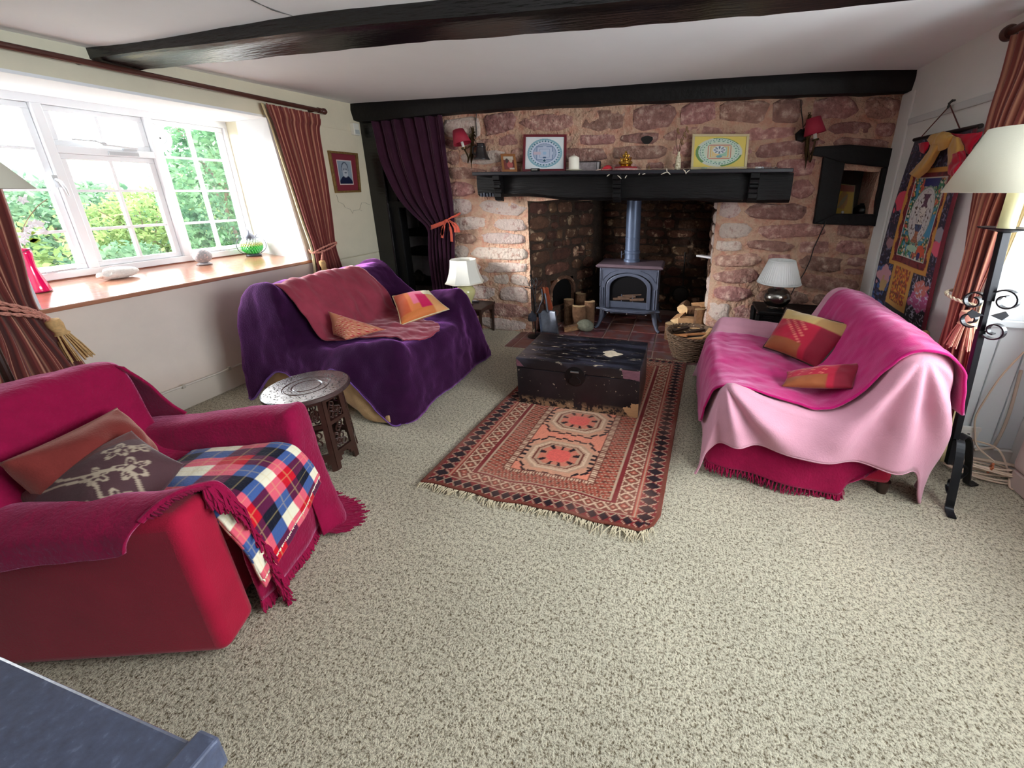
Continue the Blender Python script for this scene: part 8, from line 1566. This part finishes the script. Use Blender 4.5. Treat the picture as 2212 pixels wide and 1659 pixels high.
for s in (-1, 1):
    d = V(0.3, 0.95, 0) * s; pts = [c + V(0, 0, 0.012) + d * 0.05, c + d * 0.10 + V(0, 0, 0.05), c + d * 0.112 + V(0, 0, 0.10), c + d * 0.09 + V(0, 0, 0.15), c + d * 0.05 + V(0, 0, zt_), c + d * 0.055 + V(0, 0, zt_ + 0.02), c + d * 0.075 + V(0, 0, zt_ + 0.024), c + d * 0.08 + V(0, 0, zt_ + 0.008), c + d * 0.068 + V(0, 0, zt_ + 0.006)]
    MB().tube(cr([tuple(p) for p in pts], 40), 0.0032, 6).build('side_wire', gm2, ln_, smooth=True)
# white dial thermometer stuck to the right-hand light
c = V(FX - 0.055, 2.462, 1.838); dl = thing('window_thermometer', 'white round dial on the glass of the right-hand window light', 'thermometer', c); dm = rgbm('dial_white', 244, 244, 246, rough=0.4)
MB().lathe([(0.0, 0), (0.082, 0.0), (0.084, 0.004), (0.078, 0.010), (0.0, 0.010)], c, 40, (1, 0, 0)).build('disc', dm, dl, smooth=True, angle=40); MB().lathe([(0.045, 0.0), (0.045, 0.003), (0.042, 0.003), (0.042, 0)], c + V(0.0095, 0, 0), 40, (1, 0, 0)).build('ring', rgbm('dial_grey', 206, 208, 212, rough=0.4), dl); MB().lathe([(0, 0), (0.006, 0), (0.006, 0.006), (0, 0.006)], c + V(0.0095, 0, 0), 12, (1, 0, 0)).build('pin', rgbm('pin_black', 30, 30, 30), dl)
R2 = random.Random(2)
for k in range(12): a = 2 * PI * k / 12; MB().box(c + V(0.0095, 0.064 * math.cos(a) - 0.002, 0.064 * math.sin(a) - 0.002), c + V(0.011, 0.064 * math.cos(a) + 0.002, 0.064 * math.sin(a) + 0.002)).build('mark', MATS['dial_grey'], dl)

# ---- right corner: socket, cable coil, white box
so = thing('wall_socket', 'white double wall socket low on the bay panelling', 'socket', (1.55, 2.394, 0.13)); wpz = rgbm('socket_white', 232, 230, 226, rough=0.35)
MB().box((1.505, 2.382, 0.105), (1.635, 2.396, 0.20)).build('plate', wpz, so, bevel=0.003); MB().box((1.50, 2.38, 0.20), (1.64, 2.397, 0.222)).build('lip', wpz, so, bevel=0.002)
for dx, dz in ((0.085, 0.075), (0.070, 0.05), (0.10, 0.05)): MB().box((1.505 + dx - 0.006, 2.3805, 0.105 + dz - 0.003), (1.505 + dx + 0.006, 2.383, 0.105 + dz + 0.003)).build('pin_hole', rgbm('pin_black', 30, 30, 30), so)
MB().box((1.520, 2.379, 0.15), (1.535, 2.383, 0.175)).build('rocker', wpz, so)
cbm = rgbm('cream_flex', 222, 198, 176, rough=0.5); coil = thing('cable_coil', 'untidy coil of cream cable on the carpet below the socket', 'cable', (1.66, 2.27, 0)); R_ = random.Random(6); L_ = []
for k in range(9 * 24): a = 2 * PI * k / 24; j = k // 24; L_.append(V(1.64 + (0.15 + 0.012 * math.sin(j * 2.1)) * math.cos(a) + 0.02 * math.sin(j * 3.7), 2.27 + (0.045 + 0.012 * math.sin(j * 1.3)) * math.sin(a) - 0.2 * (math.cos(a) * 0.12), 0.012 + 0.009 * j + 0.008 * math.sin(a * 2 + j)))
MB().tube(L_, 0.0048, 6).build('loops', cbm, coil, smooth=True); MB().tube(cr([tuple(p) for p in (V(1.60, 2.38, 0.15), V(1.70, 2.33, 0.14), V(1.72, 2.25, 0.06), V(1.70, 2.18, 0.01), V(1.76, 2.20, 0.012))], 24), 0.005, 6).build('lead', cbm, coil, smooth=True)
MB().tube([V(1.625, 2.235, 0.05), V(1.63, 2.22, 0.09), V(1.64, 2.24, 0.1), V(1.645, 2.26, 0.05)], 0.006, 6).build('tie', rgbm('orange_tie', 206, 120, 80, rough=0.6), coil)
fx = tag(MB().tube(cr([tuple(p) for p in (P(2212, 760, y=2.37), P(2165, 810, y=2.38), P(2130, 860, y=2.38), P(2108, 900, y=2.38), P(2106, 935, y=2.37), P(2112, 965, y=2.34), V(1.66, 2.26, 0.10))], 40), 0.0045, 6).build('cable', cbm, smooth=True), 'cream cable looping down the bay panelling to the coil', 'cable')
ppz = tag(MB().tube(cr([tuple(p) for p in (P(2206, 800, y=2.40), P(2178, 900, y=2.40), P(2150, 960, y=2.395), P(2138, 968, y=2.39), P(2105, 972, y=2.385))], 30), 0.007, 8).build('pipe', rgbm('pipe_cream', 214, 196, 180, rough=0.5), smooth=True), 'thin painted pipe bending along the bay corner', 'pipe')
wbx = thing('storage_box', 'white box cut off by the right edge of the picture', 'box', (1.79, 2.05, 0)); 
MB().box((1.705, 1.75, 0.10), (1.812, 2.235, 0.40)).build('body', rgbm('box_white', 226, 208, 204, rough=0.5), wbx, bevel=0.03, bseg=4); MB().box((1.712, 1.76, 0.0), (1.806, 2.225, 0.10)).build('plinth', MATS['box_white'], wbx, bevel=0.01)
tag(MB().tube([P(806, 935, z=.0) + V(0, 0, .03), P(806, 935, z=.0) + V(0.03, 0, .035)], 0.008, 8).build('plug', rgbm('plug_white', 236, 236, 236, rough=0.4)), 'tiny white plug on the carpet behind the carved stool', 'plug') if False else None
# ================================================================== repeats carry a group
GROUPS = {'cushion': 'cushions on the seats', 'curtain': 'tied back curtains', 'log': 'logs stacked in the inglenook', 'kindling_stick': 'kindling in the wicker basket', 'wall_light': 'wall lights with claret shades',
          'table_lamp': 'table lamps either side of the fireplace', 'floor_lamp': 'floor lamps', 'throw': 'throws over the seating', 'blanket': 'large blankets over the sofas', 'sofa': 'two-seater sofas', 'hedge': 'greenery outside the window', 'shrub': 'greenery outside the window',
          'garden_tree': 'trees beyond the garden', 'cable': 'loose cables', 'curtain_pole': 'curtain poles', 'bundle': 'bundles on the alcove shelf', 'pebble': 'pebbles on the mantel shelf', 'picture': 'framed prints', 'vase': 'vases', 'figurine': 'small figurines', 'fire_tool': 'fire irons', 'fire_brush': 'fire irons', 'fire_poker': 'fire irons', 'fire_tongs': 'fire irons', 'photo_frame': 'photo frames on the mantel'}
for o in bpy.data.objects:
    if o.parent is None and o.get('label') and not o.get('kind') and not o.get('group'):
        g = GROUPS.get(o.name.split('.')[0])
        if g: o['group'] = g
